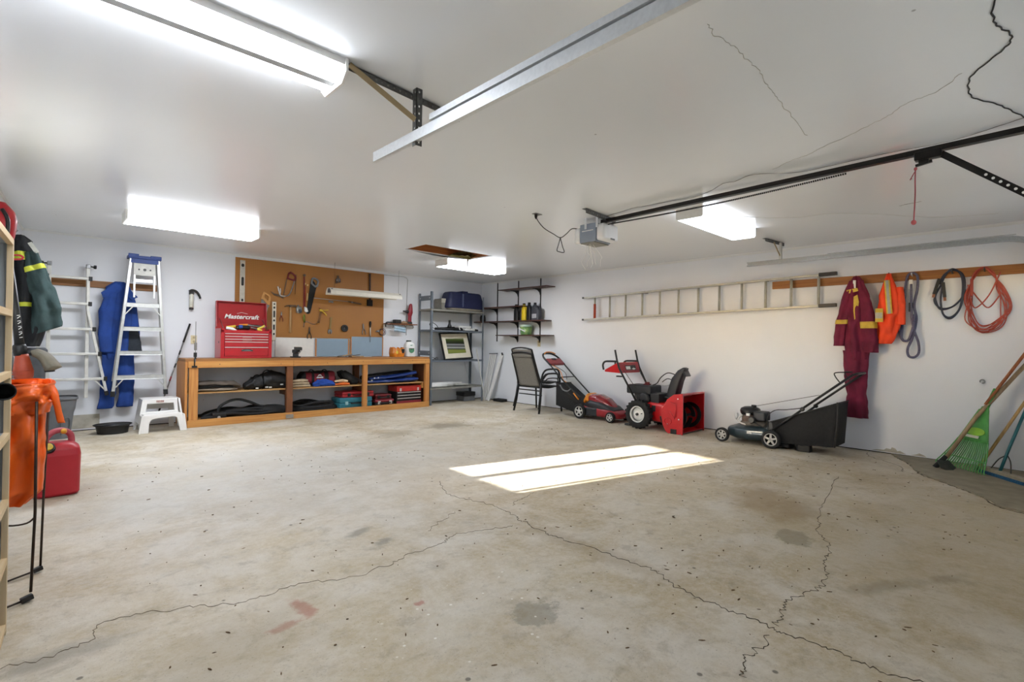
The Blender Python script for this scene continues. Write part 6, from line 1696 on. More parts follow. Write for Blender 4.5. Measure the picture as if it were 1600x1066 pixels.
jug('oil_bottle', 'tall black oil bottle beside the yellow bottle', -1.57, 1.617, .06, .055, .31, M_black)
jug('oil_jug', 'charcoal oil jug with grey label at the right of the bracket shelf', -1.74, 1.617, .105, .06, .30, mat('charcoal_jug', '#3a3c44', .45), M_lbl)
t = thing('small_black_pot', 'small black pot at the corner end of the bracket shelf', 'pot', (-.14, -.2, 1.617))
MB().lathe([(.05, 0), (.06, .02), (.062, .09), (.05, .11)], (-.15, -.22, 1.617), n=18).build('pot', M_black, t)
MB().lathe([(.052, .11), (.052, .13), (.02, .135)], (-.15, -.22, 1.617), n=18).build('lid', M_rubber, t)
t = thing('green_tub', 'round green and white tub under the oil bottles', 'tub', (-.13, -1.45, 1.342))
tubm = mat('green_tub_print', '#2f6b45', .4, 0, .3, col2='#9fb56a', scale=9)
MB().lathe([(.10, 0), (.105, .01), (.118, .15)], (-.135, -1.48, 1.342), n=26).build('tub', tubm, t)
MB().lathe([(.122, .148), (.124, .155), (.124, .185), (.118, .19)], (-.135, -1.48, 1.342), n=26).build('lid', mat('pale_green_lid', '#a9bfae', .4), t)
MB().bar((-.25, -1.57, 1.40), (-.24, -1.38, 1.47), .02, .006, (1, 0, 0)).build('white_swoosh', M_white, t)
# ------------------------------------------------------------------ stacked patio chairs
M_sling = mat('grey_mesh_sling', '#86827a', .8, 0, .1, 60, alpha=.85)
def patio_chair(label):
    """own frame: back edge at y = 0 facing +y (seat), x across; placed so that +y points at the wall"""
    t = thing('patio_chair', label, 'chair', (0, 0, 0), group='two stacked patio chairs', w=0)
    w = .27
    for s in (-1, 1):
        x = s * w
        # side frame: back upright, arm loop, front leg
        MB().tube(smooth_path([(x * .88, -.20, 1.0), (x * .9, -.13, .8), (x * .93, -.05, .58), (x, .0, .44)], 5), .016, 10).build('back_post', M_blackm, t)
        MB().tube([(x, .005, .46), (x * 1.06, -.03, .2), (x * 1.12, -.075, .0)], .018, 10).build('leg', M_blackm, t)
        MB().tube(smooth_path([(x * 1.12, .50, .0), (x * 1.08, .47, .3), (x * 1.08, .45, .55), (x * 1.08, .41, .64), (x * 1.08, .33, .665), (x * 1.08, .12, .66), (x * 1.08, .03, .60), (x * 1.05, -.01, .48)], 6), .016, 10).build('leg', M_blackm, t, label='front leg running up into the arm loop')
        MB().tube(smooth_path([(x * 1.0, .43, .47), (x * 1.08, .40, .56), (x * 1.08, .33, .585), (x * 1.08, .14, .58), (x * 1.04, .05, .50)], 5), .010, 8).build('arm_brace', M_blackm, t)
        MB().tube([(x * .96, .0, .44), (x * .98, .46, .44)], .012, 8).build('seat_rail', M_blackm, t)
    MB().tube(smooth_path([(-w * .88, -.20, 1.0), (-w * .5, -.212, 1.02), (0, -.215, 1.028), (w * .5, -.212, 1.02), (w * .88, -.20, 1.0)], 4), .0135, 10).build('top_rail', M_blackm, t)
    for y, z in ((.44, .435), (.0, .43), (.02, .30)):
        MB().tube([(-w, y, z), (w, y, z)], .010, 8).build('cross_bar', M_blackm, t)
    sl = MB().grid(lambda u, v: Vector(((-1 + 2 * u) * w * .88 * (1 - .0 * v), -.205 + .205 * v + .012 * math.sin(v * PI), 1.0 - .55 * v)), 8, 16)
    o = sl.build('back_sling', M_sling, t); o.modifiers.new('thick', 'SOLIDIFY').thickness = .004
    s2 = MB().grid(lambda u, v: Vector(((-1 + 2 * u) * w * .93, .0 + .45 * v, .45 - .035 * math.sin(v * PI))), 8, 12)
    o = s2.build('seat_sling', mat('dark_mesh_sling', '#2f2d2a', .8), t); o.modifiers.new('thick', 'SOLIDIFY').thickness = .004
    for z, k in ((.94, 0), (.86, 1), (.72, 2)):
        MB().tube([(-w * .87, -.185 + .055 * k, z), (w * .87, -.185 + .055 * k, z)], .003, 5).build('sling_seam', M_blackm, t)
    return t
c1 = patio_chair('black framed grey sling patio chair, lower of the stacked pair')
c1.location = (-.735, -2.18, 0); c1.rotation_euler = (0, 0, -PI / 2)
c2 = copy_tree(c1)
c2['label'] = 'black framed grey sling patio chair, upper of the stacked pair'
c2.location = (-.745, -2.185, .075)

# ------------------------------------------------------------------ wheels
def wheel(parent, c, axis, R, w, tyre_m, rim_m, spokes=5, knobs=0, hubr=.28, star=True):
    ax = V(axis).normalized()
    c = V(c)
    q = ax.to_track_quat('Z', 'Y').to_matrix()
    ri = R * (.70 if star else .60)
    ty = MB().lathe([(ri, -w / 2), (R * .93, -w / 2), (R, -w * .32), (R, w * .32), (R * .93, w / 2), (ri, w / 2), (ri, -w / 2)], c, ax, 36)
    for k in range(knobs):
        a = 2 * PI * k / knobs
        for s in (-1, 1):
            p = c + q @ Vector((R * 1.0 * math.cos(a + s * .06), R * math.sin(a + s * .06), s * w * .24))
            rd = (q @ Vector((math.cos(a), math.sin(a), 0)))
            m_ = Matrix((q @ Vector((-math.sin(a), math.cos(a), 0)), ax, rd)).transposed()
            ty.box(p, (R * .085, w * .40, R * .09), m_)
    tyo = ty.build('wheel', tyre_m, parent)
    rm = MB()
    f = w * .5
    rm.lathe([(ri, f * .9), (ri * .92, f * 1.0), (ri * .86, f * .9), (ri * .86, f * .2), (ri, f * .2), (ri, f * .9)], c, ax, 30)
    if star:
        rm.lathe([(.001, f * .75), (ri * hubr, f * .75), (ri * hubr, f * .3)], c, ax, 20)
        for k in range(spokes):
            a = 2 * PI * k / spokes + .3
            d = q @ Vector((math.cos(a), math.sin(a), 0)); s_ = q @ Vector((-math.sin(a), math.cos(a), 0))
            o = c + ax * f * .45
            rm.prism([(ri * .18, -ri * .17), (ri * .9, -ri * .13), (ri * .9, ri * .13), (ri * .18, ri * .17)], o, d, s_, f * .25)
        MB().lathe([(ri * .86, f * .18), (.001, f * .18)], c, ax, 24).build('hub_backing', M_black, tyo)
    else:
        rm.lathe([(ri * .88, f * .3), (ri * .6, f * .35), (ri * .45, f * .65), (ri * .3, f * .7), (.001, f * .7)], c, ax, 26)
        for a in (0.2,):
            d = q @ Vector((math.cos(a), math.sin(a), 0))
            MB().tube([c + d * ri * .55 + ax * f * .4, c + d * ri * .55 + ax * f * .8], .006, 6).build('valve', M_black, tyo)
        MB().lathe([(.02, f * .7), (.02, f * 1.1), (.012, f * 1.2)], c, ax, 12).build('axle_nut', M_dark, tyo)
    rm.build('rim', rim_m, tyo)
    return tyo

# all machines are built in their own frame: +x forward, +y to their left, z up
def local_loft(rows, U=(0, 1, 0), D=(0, 0, 1), **k):
    mb = MB(); mb.loft(rows, U, D, k.pop('n', 32), k.pop('m', 26), k.pop('amp', 0), k.pop('k', 4), k.pop('seed', 0), sq=k.pop('sq', .5))
    return mb

# ------------------------------------------------------------------ corded electric mower, nose towards the camera
M_mblk = mat('mower_black_plastic', '#2b2d31', .5, 0, .1)
M_rimw = mat('silver_plastic_rim', '#cfcfca', .4, .2, .05)
t = thing('electric_mower', 'red and black electric mower with orange clamp and grass bag', 'lawn mower', (-.42, -3.5, 0), -PI / 2 + .0, w=0)
# local: x forward = world -y ; local y (left) = world +x (wall side); near side = local -y
nr = -.215
local_loft([((-.34, 0, .13), .17, .06), ((-.25, 0, .135), .185, .075), ((0, 0, .13), .195, .08), ((.22, 0, .12), .19, .07), ((.36, 0, .10), .17, .05), ((.40, 0, .09), .13, .035)], sq=.45).build('deck', mat('mower_red_plastic', '#9c242b', .38, 0, .1), t)
local_loft([((-.26, 0, .20), .15, .05), ((-.15, 0, .235), .185, .075), ((.05, 0, .215), .19, .07), ((.22, 0, .175), .17, .055), ((.30, 0, .15), .14, .03)], sq=.6).build('shroud', M_mblk, t)
local_loft([((-.24, 0, .30), .10, .05), ((-.17, 0, .315), .145, .075), ((-.04, 0, .31), .15, .08), ((.10, 0, .27), .13, .07), ((.20, 0, .22), .10, .045), ((.25, 0, .19), .06, .02)], sq=.75).build('motor_cowl', mat('mower_red_gloss', '#8f2329', .25, 0, .08, coat=.5), t)
for y in (-.10, .10):
    MB().prism([(-.04, 0), (.10, -.045), (.10, -.055), (-.02, -.02)], (0, y - .002 if y < 0 else y, .315), (1, 0, 0), (0, 0, 1), .006).build('cowl_vent', M_black, t)
local_loft([((-.28, 0, .27), .14, .04), ((-.225, 0, .33), .155, .07), ((-.185, 0, .31), .16, .06)], sq=.6).build('orange_collar', M_orange, t)
MB().b2((-.2, -.205, .06), (.02, -.17, .19)).build('side_panel', M_mblk, t, bevel=.02)
for x, r in ((-.29, .115), (.29, .08)):
    for s in (-1, 1):
        wheel(t, (x, s * (.225 if r > .1 else .215), r), (0, s, 0), r, .055, M_rubber, M_rimw, 5)
hb_ = MB
top, low = Vector((-1.17, 0, .98)), Vector((-.31, 0, .31))
for s in (-1, 1):
    MB().tube(smooth_path([low + Vector((0, s * .15, .0)), low.lerp(top, .4) + Vector((0, s * .185, -.02)), low.lerp(top, .78) + Vector((0, s * .185, 0))], 4), .012, 10).build('handle_tube', M_black, t)
    MB().tube(smooth_path([low.lerp(top, .76) + Vector((0, s * .185, 0)), low.lerp(top, .93) + Vector((0, s * .185, 0)), top + Vector((.0, s * .15, .0))], 4), .016, 10).build('grip_side', M_black, t)
MB().tube(smooth_path([top + Vector((0, -.15, 0)), top + Vector((-.03, -.08, .025)), top + Vector((-.03, .08, .025)), top + Vector((0, .15, 0))], 4), .017, 10).build('grip_bar', M_black, t)
MB().tube(smooth_path([top + Vector((.03, -.14, .02)), top + Vector((.0, -.07, .05)), top + Vector((0, .07, .05)), top + Vector((.03, .14, .02))], 4), .009, 8).build('switch_bar', M_orange, t)
bx = low.lerp(top, .83)
mrot = Matrix.Rotation(-math.atan2(.67, -.86) + PI, 3, 'Y')
MB().box(bx, (.15, .36, .05), Matrix.Rotation(math.atan2(.67, .86), 3, 'Y')).build('switch_box', mat('brick_red_plastic', '#8a2c30', .45), t, bevel=.018, seg=3)
MB().box(bx + Vector((-.02, -.01, .045)), (.04, .1, .02), Matrix.Rotation(math.atan2(.67, .86), 3, 'Y')).build('switch', M_black, t, bevel=.004)
MB().box(bx + Vector((-.05, -.02, .065)), (.015, .10, .006), Matrix.Rotation(math.atan2(.67, .86), 3, 'Y')).build('switch_label', M_white, t)
MB().tube([low.lerp(top, .5) + Vector((0, -.185, -.02)), low.lerp(top, .5) + Vector((0, .185, -.02))], .009, 8).build('cross_brace', M_black, t)
MB().tube(smooth_path([bx + Vector((0, -.13, -.03)), low.lerp(top, .6) + Vector((.02, -.12, .02)), low.lerp(top, .45) + Vector((0, -.16, -.02)), low.lerp(top, .36) + Vector((0, -.17, .0))], 5), .006, 8).build('power_lead', M_orange, t)
MB().tube(smooth_path([bx + Vector((0, -.1, -.03)), low.lerp(top, .55) + Vector((.03, -.06, .03)), low.lerp(top, .42) + Vector((0, -.1, 0))], 5), .005, 8).build('power_lead', M_black, t)
# grass bag behind
M_bagm = mat('black_mesh_bag', '#171717', .8, 0, .3, 40, .3)
vsb = [(-.30, -.17, .20), (-.30, .17, .20), (-.36, .17, .06), (-.36, -.17, .06), (-.82, -.19, .52), (-.82, .19, .52), (-.82, .19, .16), (-.82, -.19, .16)]
def bagpt(a, b, c):
    l = lambda p, q, t_: Vector(p).lerp(Vector(q), t_)
    return l(l(l(vsb[3], vsb[2], b), l(vsb[0], vsb[1], b), c), l(l(vsb[7], vsb[6], b), l(vsb[4], vsb[5], b), c), a)
bgm = MB()
nn_ = 8
def bulge(p, a, b, c):
    k = .03 * math.sin(a * PI) * math.sin(b * PI) if c in (0, 1) else .025 * math.sin(a * PI) * math.sin(c * PI)
    return k
for face in ('y0', 'y1', 'z0', 'z1', 'x1', 'x0'):
    def fn(u, v, face=face):
        if face == 'y0': p = bagpt(u, 0, v); return p + Vector((0, -.025 * math.sin(u * PI) * math.sin(v * PI), 0))
        if face == 'y1': p = bagpt(u, 1, v); return p + Vector((0, .025 * math.sin(u * PI) * math.sin(v * PI), 0))
        if face == 'z0': p = bagpt(u, v, 0); return p + Vector((0, 0, -.03 * math.sin(u * PI) * math.sin(v * PI)))
        if face == 'z1': p = bagpt(u, v, 1); return p + Vector((0, 0, -.03 * math.sin(u * PI) * math.sin(v * PI)))
        if face == 'x1': return bagpt(1, u, v) + Vector((-.03 * math.sin(u * PI) * math.sin(v * PI), 0, 0))
        return bagpt(0, u, v)
    bgm.grid(fn, nn_, nn_)
bgm.build('grass_bag', M_bagm, t)
MB().tube([bagpt(a / 10, 0, 1) + Vector((0, -.004, .004)) for a in range(11)], .010, 8).tube([bagpt(1, b / 6, 1) for b in range(7)], .010, 8).build('bag_frame', M_black, t)
MB().tube(smooth_path([(-.72, -.205, .50), (-.66, -.21, .43), (-.56, -.21, .41), (-.5, -.205, .45)], 4), .011, 8).build('bag_handle', M_grey, t)
MB().tube([(-.46, -.175, .385), (-.36, -.17, .29)], .012, 8).build('orange_trim', M_orange, t)
MB().prism([(-.62, .40), (-.30, .27), (-.34, .23), (-.64, .35)], (0, -.20, 0), (1, 0, 0), (0, 0, 1), .01).build('rear_flap', M_black, t)

# ------------------------------------------------------------------ snow blower
t = thing('snow_blower', 'red two-stage snow blower with black chute and knobbly tyres', 'snow blower', (-.45, -4.35, 0), -PI / 2, w=0)
# local x forward (world -y), near side y = -.30
M_sred = mat('snowblower_red', '#c0181f', .3, .1, .06, coat=.5)
for s in (-1, 1):
    wheel(t, (0, s * .29, .205), (0, s, 0), .195, .11, M_rubber, M_white, 5, 22, star=False)
MB().tube([(0, -.3, .205), (0, .3, .205)], .016, 10).build('axle', M_dark, t)
local_loft([((-.16, 0, .24), .18, .12), ((.05, 0, .25), .19, .14), ((.30, 0, .24), .19, .14), ((.38, 0, .24), .17, .13)], sq=.3).build('gear_case', M_sred, t)
# auger housing: two side plates, curved back shell, top
hs = [(.62, .0), (.66, .02), (.66, .52), (.64, .535), (.54, .525), (.44, .45), (.375, .33), (.36, .20), (.385, .09), (.43, .02), (.46, .0)]
for s in (-1, 1):
    y = s * .305
    MB().prism(hs, (0, y + .003, 0), (1, 0, 0), (0, 0, 1), .006).build('auger_side', M_sred, t, bevel=.003)
shell_pts = [(.64, .535), (.54, .525), (.44, .45), (.375, .33), (.36, .20), (.385, .09), (.43, .02), (.66, .02)]
sh = MB()
n = len(shell_pts)
sh.add([(x, y, z) for y in (-.305, .305) for x, z in shell_pts], [(i, i + 1, n + i + 1, n + i) for i in range(n - 1)])
so = sh.build('auger_shell', M_sred, t); so.modifiers.new('thick', 'SOLIDIFY').thickness = .006
MB().b2((.64, -.31, .515), (.67, .31, .54)).build('top_lip', M_sred, t, bevel=.004)
MB().b2((.645, -.31, .0), (.67, -.29, .53)).b2((.645, .29, .0), (.67, .31, .53)).build('front_flange', M_sred, t, bevel=.003)
MB().b2((.60, -.3, .008), (.665, .3, .022)).build('scraper_blade', M_dark, t)
ag = MB(); 
for s in (-1, 1):
    pts_o, vs, fs = [], [], []
    m_ = 40
    for i in range(m_ + 1):
        f = i / m_
        a = s * f * 2 * PI * 1.5
        y = s * (.04 + .25 * f)
        for r in (.12, .175):
            vs.append(Vector((.50 + r * math.cos(a), y, .21 + r * math.sin(a))))
    for i in range(m_):
        fs.append((2 * i, 2 * i + 1, 2 * i + 3, 2 * i + 2))
    ag.add(vs, fs)
ag.tube([(.5, -.3, .21), (.5, .3, .21)], .02, 10)
ago = ag.build('auger', M_blackm, t); ago.modifiers.new('thick', 'SOLIDIFY').thickness = .006
for s in (-1, 1):
    MB().b2((.50, s * .313 - .006, .0), (.585, s * .313 + .006, .065)).build('skid_shoe', M_black, t, bevel=.004)
    for x, z in ((.60, .47), (.615, .2), (.45, .12)):
        MB().lathe([(.009, 0), (.009, .006)], (x, s * .308, z), (0, s, 0), 8).build('bolt', M_galv, t)
# embossed triangle and ring on the near plate
MB().tube([(.49, -.314, .30), (.555, -.314, .20), (.575, -.314, .33)], .006, 6).tube([(.46 + .05 * math.cos(a), -.314, .16 + .045 * math.sin(a)) for a in [2 * PI * i / 18 for i in range(18)]], .006, 6, closed=True).tube([(.5, -.314, .42), (.575, -.314, .40), (.585, -.314, .22)], .005, 6).build('embossing', M_sred, t)
# engine
M_eng = mat('engine_black', '#26282c', .5, .1, .15)
MB().b2((-.30, -.16, .47), (.10, .15, .60)).build('fuel_shroud', M_eng, t, bevel=.02, seg=3)
MB().b2((-.18, -.14, .36), (.16, .14, .49)).build('engine_block', M_eng, t, bevel=.015)
MB().lathe([(.07, 0), (.08, .02), (.08, .05), (.05, .06)], (.02, -.15, .42), (0, -1, 0), 20).build('recoil_cover', M_eng, t)
MB().b2((.10, -.17, .30), (.24, .12, .50)).build('muffler_guard', M_eng, t, bevel=.015)
MB().b2((.13, -.19, .24), (.21, -.15, .34)).build('switch_box', M_eng, t, bevel=.01)
for k in range(5):
    MB().b2((-.16 + .06 * k, -.145, .375), (-.13 + .06 * k, -.138, .45)).build('cooling_fin', M_dark, t)
MB().lathe([(.035, 0), (.035, .035), (.03, .04)], (-.05, .0, .60), n=16).build('fuel_cap', M_dred, t)
MB().b2((-.09, -.04, .60), (.0, .05, .615)).build('cap_base', M_dred, t)
MB().tube(smooth_path([(.0, .02, .60), (.1, 0, .63), (.2, 0, .61), (.3, 0, .62)], 4), .010, 8).build('control_rod', M_galv, t)
# chute
ch = [((.36, .0, .45), .085, .075), ((.385, 0, .55), .085, .075), ((.43, .0, .70), .08, .07), ((.50, 0, .82), .07, .05), ((.545, 0, .87), .06, .02)]
local_loft(ch, U=(0, 1, 0), D=(.94, 0, -.34), sq=.45).build('chute', mat('chute_black', '#202126', .4, 0, .1), t)
MB().box((.555, 0, .80), (.10, .15, .02), Matrix.Rotation(1.05, 3, 'Y')).build('deflector', MATS['chute_black'], t, bevel=.006)
MB().lathe([(.10, 0), (.11, .015), (.10, .03)], (.35, 0, .43), n=20).build('chute_ring', M_blackm, t)
MB().tube(smooth_path([(.05, -.02, .60), (.14, -.05, .64), (.20, -.06, .72), (.30, -.06, .79), (.40, -.06, .78), (.47, -.05, .74)], 5), .007, 8).build('deflector_cable', M_black, t)
MB().tube(smooth_path([(.22, -.05, .66), (.30, -.06, .71), (.37, -.06, .70), (.42, -.06, .68)], 5), .006, 8).build('deflector_cable', M_black, t)
# handlebars and dash
for s in (-1, 1):
    y = s * .27
    MB().tube([(-.06, s * .23, .33), (-.36, y, .84), (-.395, y, .95), (-.43, y, 1.1)], .014, 10).build('handlebar', M_black, t)
    MB().tube(smooth_path([(-.40, y, .93), (-.52, y, .93), (-.61, y, .92), (-.645, y, .87), (-.63, y, .80)], 5), .015, 10).build('grip', M_black, t)
    MB().tube([(-.32, s * .2, .80), (-.1, s * .15, .50)], .004, 6).build('control_cable', M_dark, t)
dash = MB(); 
dash.add([(-.62, -.26, .77), (-.62, .26, .77), (-.34, .27, .76), (-.34, -.27, .76), (-.62, -.26, .80), (-.62, .26, .80), (-.38, .27, .92), (-.38, -.27, .92)],
         [(3, 2, 1, 0), (4, 5, 6, 7), (0, 1, 5, 4), (1, 2, 6, 5), (2, 3, 7, 6), (3, 0, 4, 7)])
dash.build('dash_panel', M_sred, t, bevel=.008)
dash2 = MB().add([(-.335, -.25, .775), (-.335, .25, .775), (-.375, .25, .905), (-.375, -.25, .905), (-.33, -.25, .775), (-.33, .25, .775), (-.37, .25, .905), (-.37, -.25, .905)],
                 [(0, 1, 2, 3), (7, 6, 5, 4), (0, 4, 5, 1), (1, 5, 6, 2), (2, 6, 7, 3), (3, 7, 4, 0)])
dash2.build('dash_front', mat('brick_red_enamel', '#a03038', .45), t)
du, dv = Vector((0, 1, 0)), Vector((-.04, 0, .13)).normalized()
MB().prism([(-.12, .03), (.15, .03), (.15, .10), (-.12, .10)], (-.3285, 0, .775), du, dv, .004, -.0).build('dash_decal', M_dark, t)
MB().prism([(-.11, .04), (.0, .04), (.0, .085), (-.11, .085)], (-.3245, 0, .775), du, dv, .003).build('dash_label', M_white, t)
MB().prism([(.03, .045), (.085, .062), (.14, .045), (.085, .03)], (-.3245, 0, .775), du, dv, .003).build('dash_diamond', M_galv, t)
MB().lathe([(.02, 0), (.016, .02)], (-.5, -.12, .87), n=12).tube([(-.46, -.22, .86), (-.46, -.22, .92)], .012, 8).build('shift_knob', M_black, t)
MB().b2((-.44, -.22, .70), (-.36, -.17, .72)).build('under_lever', M_black, t)
# rear drag plate and the tow bar lying behind the wheel
MB().b2((-.30, -.2, .002), (-.17, -.02, .03)).build('drag_plate', M_dark, t, bevel=.006)

# ------------------------------------------------------------------ petrol mower
t = thing('petrol_mower', 'dark green petrol mower with black rear bag beside the maroon coveralls', 'lawn mower', (-.47, -5.83, 0), PI / 2, w=0)
# local x forward = world +y ; near side (world -x) = local +y
M_mg = mat('dark_green_enamel', '#22333a', .3, .2, .15, coat=.4)
for x, r, dx in ((.29, .085, 0), (-.28, .105, 0)):
    for s in (-1, 1):
        wheel(t, (x, s * .275, r), (0, s, 0), r, .05, M_rubber, mat('dull_silver_rim', '#b5b3ae', .5, .2), 6 if r < .1 else 5)
local_loft([((-.26, 0, .13), .20, .07), ((-.18, 0, .14), .24, .085), ((.0, 0, .13), .255, .09), ((.15, 0, .13), .24, .085), ((.26, 0, .125), .19, .06)], sq=.5).build('deck', M_mg, t)
local_loft([((-.14, 0, .22), .13, .05), ((0, 0, .235), .16, .05), ((.14, 0, .22), .12, .04)], sq=.8).build('dirty_top', mat('rust_dust', '#6a6258', .8, 0, .4, 20), t)
MB().b2((-.05, .243, .135), (.0, .262, .16)).build('deck_label', M_white, t)
local_loft([((-.03, 0, .25), .11, .06), ((.03, 0, .29), .13, .09), ((.12, 0, .28), .11, .06)], sq=.6).build('engine_block', mat('rusty_casting', '#5c4a40', .6, .3, .4, 25), t)
MB().lathe([(.10, 0), (.115, .02), (.12, .05), (.11, .08), (.07, .1), (.03, .105)], (.06, 0, .33), n=24).build('engine_cowl', M_blackm, t)
MB().lathe([(.04, 0), (.045, .02), (.03, .03)], (.20, .03, .30), (1, .3, 0), 16).build('recoil_hub', M_galv, t)
MB().b2((-.16, -.05, .28), (-.02, .13, .39)).build('air_filter', M_eng, t, bevel=.015)
MB().lathe([(.035, 0), (.04, .04), (.03, .06)], (-.02, .13, .29), (0, 1, 0), 14).build('muffler', M_dark, t)
MB().lathe([(.03, 0), (.028, .025)], (.02, .0, .43), n=14).build('fuel_cap', M_black, t)
MB().tube(smooth_path([(.12, .1, .33), (.16, .12, .28), (.13, .14, .24), (.05, .13, .22)], 4), .010, 8).build('fuel_line', M_alup, t)
MB().b2((.02, .11, .33), (.06, .135, .36)).build('engine_label', M_white, t)
h0, h1 = Vector((-.27, 0, .20)), Vector((-1.06, 0, .89))
for s in (-1, 1):
    y = s * .23
    MB().tube([h0 + Vector((0, y, 0)), h0.lerp(h1, .42) + Vector((0, y, .0))], .0125, 10).build('lower_handle', M_black, t)
    MB().tube([h0.lerp(h1, .40) + Vector((0, y * .96, .012)), h1 + Vector((.0, y * .96, .0))], .0125, 10).build('upper_handle', M_black, t)
    MB().lathe([(.02, 0), (.026, .012), (.018, .03)], h0.lerp(h1, .41) + Vector((0, y, .0)), (0, s, .2), 12).build('handle_knob', M_black, t)
MB().tube(smooth_path([h1 + Vector((0, -.22, 0)), h1 + Vector((-.035, -.15, .015)), h1 + Vector((-.035, .15, .015)), h1 + Vector((0, .22, 0))], 4), .0135, 10).build('handle_bar', M_black, t)
bb = h0.lerp(h1, .86)
MB().tube(smooth_path([bb + Vector((0, .22, .01)), bb + Vector((.05, .21, .08)), bb + Vector((.045, .19, .115)), bb + Vector((-.06, 0, .12)), bb + Vector((.045, -.19, .115)), bb + Vector((.05, -.21, .08)), bb + Vector((0, -.22, .01))], 5), .006, 8).build('brake_bail', M_black, t)
MB().tube([(.05, .03, .43), h0.lerp(h1, .55) + Vector((0, .05, .06)), h0.lerp(h1, .62) + Vector((0, .2, .01))], .003, 6).build('starter_rope', M_dark, t)
MB().tube(smooth_path([(-.02, .14, .27), (-.2, .2, .22), (-.22, .22, .36), (-.30, .22, .44), (-.42, .22, .46), h0.lerp(h1, .38) + Vector((0, .23, .03))], 5), .005, 8).build('throttle_cable', M_black, t)
vsb = [(-.26, -.20, .30), (-.26, .20, .30), (-.30, .20, .06), (-.30, -.20, .06), (-.93, -.21, .58), (-.93, .21, .58), (-.90, .21, .10), (-.90, -.21, .10)]
bgm = MB()
for face in ('y0', 'y1', 'z0', 'z1', 'x1', 'x0'):
    def fn(u, v, face=face):
        if face == 'y0': p = bagpt(u, 0, v); return p + Vector((0, -.02 * math.sin(u * PI) * math.sin(v * PI), 0))
        if face == 'y1': p = bagpt(u, 1, v); return p + Vector((0, .02 * math.sin(u * PI) * math.sin(v * PI), 0))
        if face == 'z0': p = bagpt(u, v, 0); return p + Vector((0, 0, -.02 * math.sin(u * PI) * math.sin(v * PI)))
        if face == 'z1': p = bagpt(u, v, 1); return p + Vector((0, 0, -.03 * math.sin(u * PI) * math.sin(v * PI)))
        if face == 'x1': return bagpt(1, u, v) + Vector((-.03 * math.sin(u * PI) * math.sin(v * PI), 0, 0))
        return bagpt(0, u, v)
    bgm.grid(fn, nn_, nn_)
bgm.build('grass_bag', M_bagm, t)
MB().tube([bagpt(a / 10, 1, 1) for a in range(11)], .008, 8).tube([bagpt(1, b / 6, 1) for b in range(7)], .008, 8).build('bag_frame', M_black, t)
MB().tube(smooth_path([bagpt(1, 1, 1) + Vector((0, .005, .01)), bagpt(1, 1, .6) + Vector((-.012, .01, 0)), bagpt(1, 1, .3) + Vector((-.008, .01, 0)), bagpt(1, 1, 0)], 5), .012, 8).build('bag_welt', M_black, t)
MB().b2((-.66, .1, .0), (-.52, .19, .075)).build('bag_foot', M_black, t, bevel=.01)
MB().b2((-.45, .0, .02), (-.30, .2, .06)).build('rear_skirt', M_rubber, t, bevel=.01)
MB().b2((-.29, -.2, .19), (-.22, .2, .30)).build('rear_door', M_black, t, bevel=.01)
# ------------------------------------------------------------------ hanging board on the right wall
tag(MB().b2((-.022, -8.49, 1.925), (0, -5.85, 2.02)).build('hanging_board', wood('amber_board', '#8a5524', '#a66d32', 'y'), bevel=.003),
    'long amber wooden hanging board on the right wall above the coveralls', 'board')
# ------------------------------------------------------------------ long aluminium ladder hung flat
t = thing('straight_ladder', 'long aluminium straight ladder hung sideways on the right wall', 'ladder', (-.07, -4.7, 1.6))
M_lad = mat('weathered_aluminium', '#b3b1a6', .5, .45, .12)
def ly(y, z0):            # ladder climbs slightly towards the camera
    return z0 + (-2.82 - y) * .0225
za, zb = 1.975, 1.60
for z0 in (za, zb):
    a, b = (-.075, -2.82, z0), (-.075, -6.47, ly(-6.47, z0))
    mb = MB().bar(a, b, .018, .006, (1, 0, 0))
    for dz, h in ((0, .036),):
        mb = MB().bar(a, b, .028, .034, (1, 0, 0))
    mb.build('side_rail', M_lad, t, bevel=.003)
    MB().bar((-.075, -6.40, ly(-6.40, z0) + .002), (-.075, -6.59, ly(-6.59, z0)), .042, .046, (1, 0, 0)).build('rubber_foot', M_black, t, bevel=.005)
    MB().bar((-.078, -2.79, z0), (-.078, -2.83, z0), .03, .036, (1, 0, 0)).build('end_cap', M_dark, t)
for k in range(12):
    y = -3.05 - .3044 * k
    MB().tube([(-.075, y, ly(y, zb) + .01), (-.075, y, ly(y, za) - .01)], .0155, 12).build('rung', M_lad, t)
MB().b2((-.07, -4.02, 1.985), (-.0, -3.99, 2.02)).b2((-.07, -5.80, 2.03), (-.0, -5.77, 2.06)).build('wall_hook', M_dark, t)
rt = thing('red_twine', 'tuft of frayed red twine tied round the end ladder rung', 'twine', (-.075, -3.05, 1.62))
rr_ = random.Random(6); tb = MB()
tb.tube([(-.078, -3.05, 1.62), (-.078, -3.05, 1.86)], .021, 10)
for k in range(16):
    z = rr_.uniform(1.62, 1.86)
    tb.tube([(-.09, -3.05, z), (-.11, -3.05 - rr_.uniform(.01, .06), z + rr_.uniform(-.02, .03))], .002, 4)
tb.build('twine', mat('orange_red_twine', '#b0492e', .9), rt)

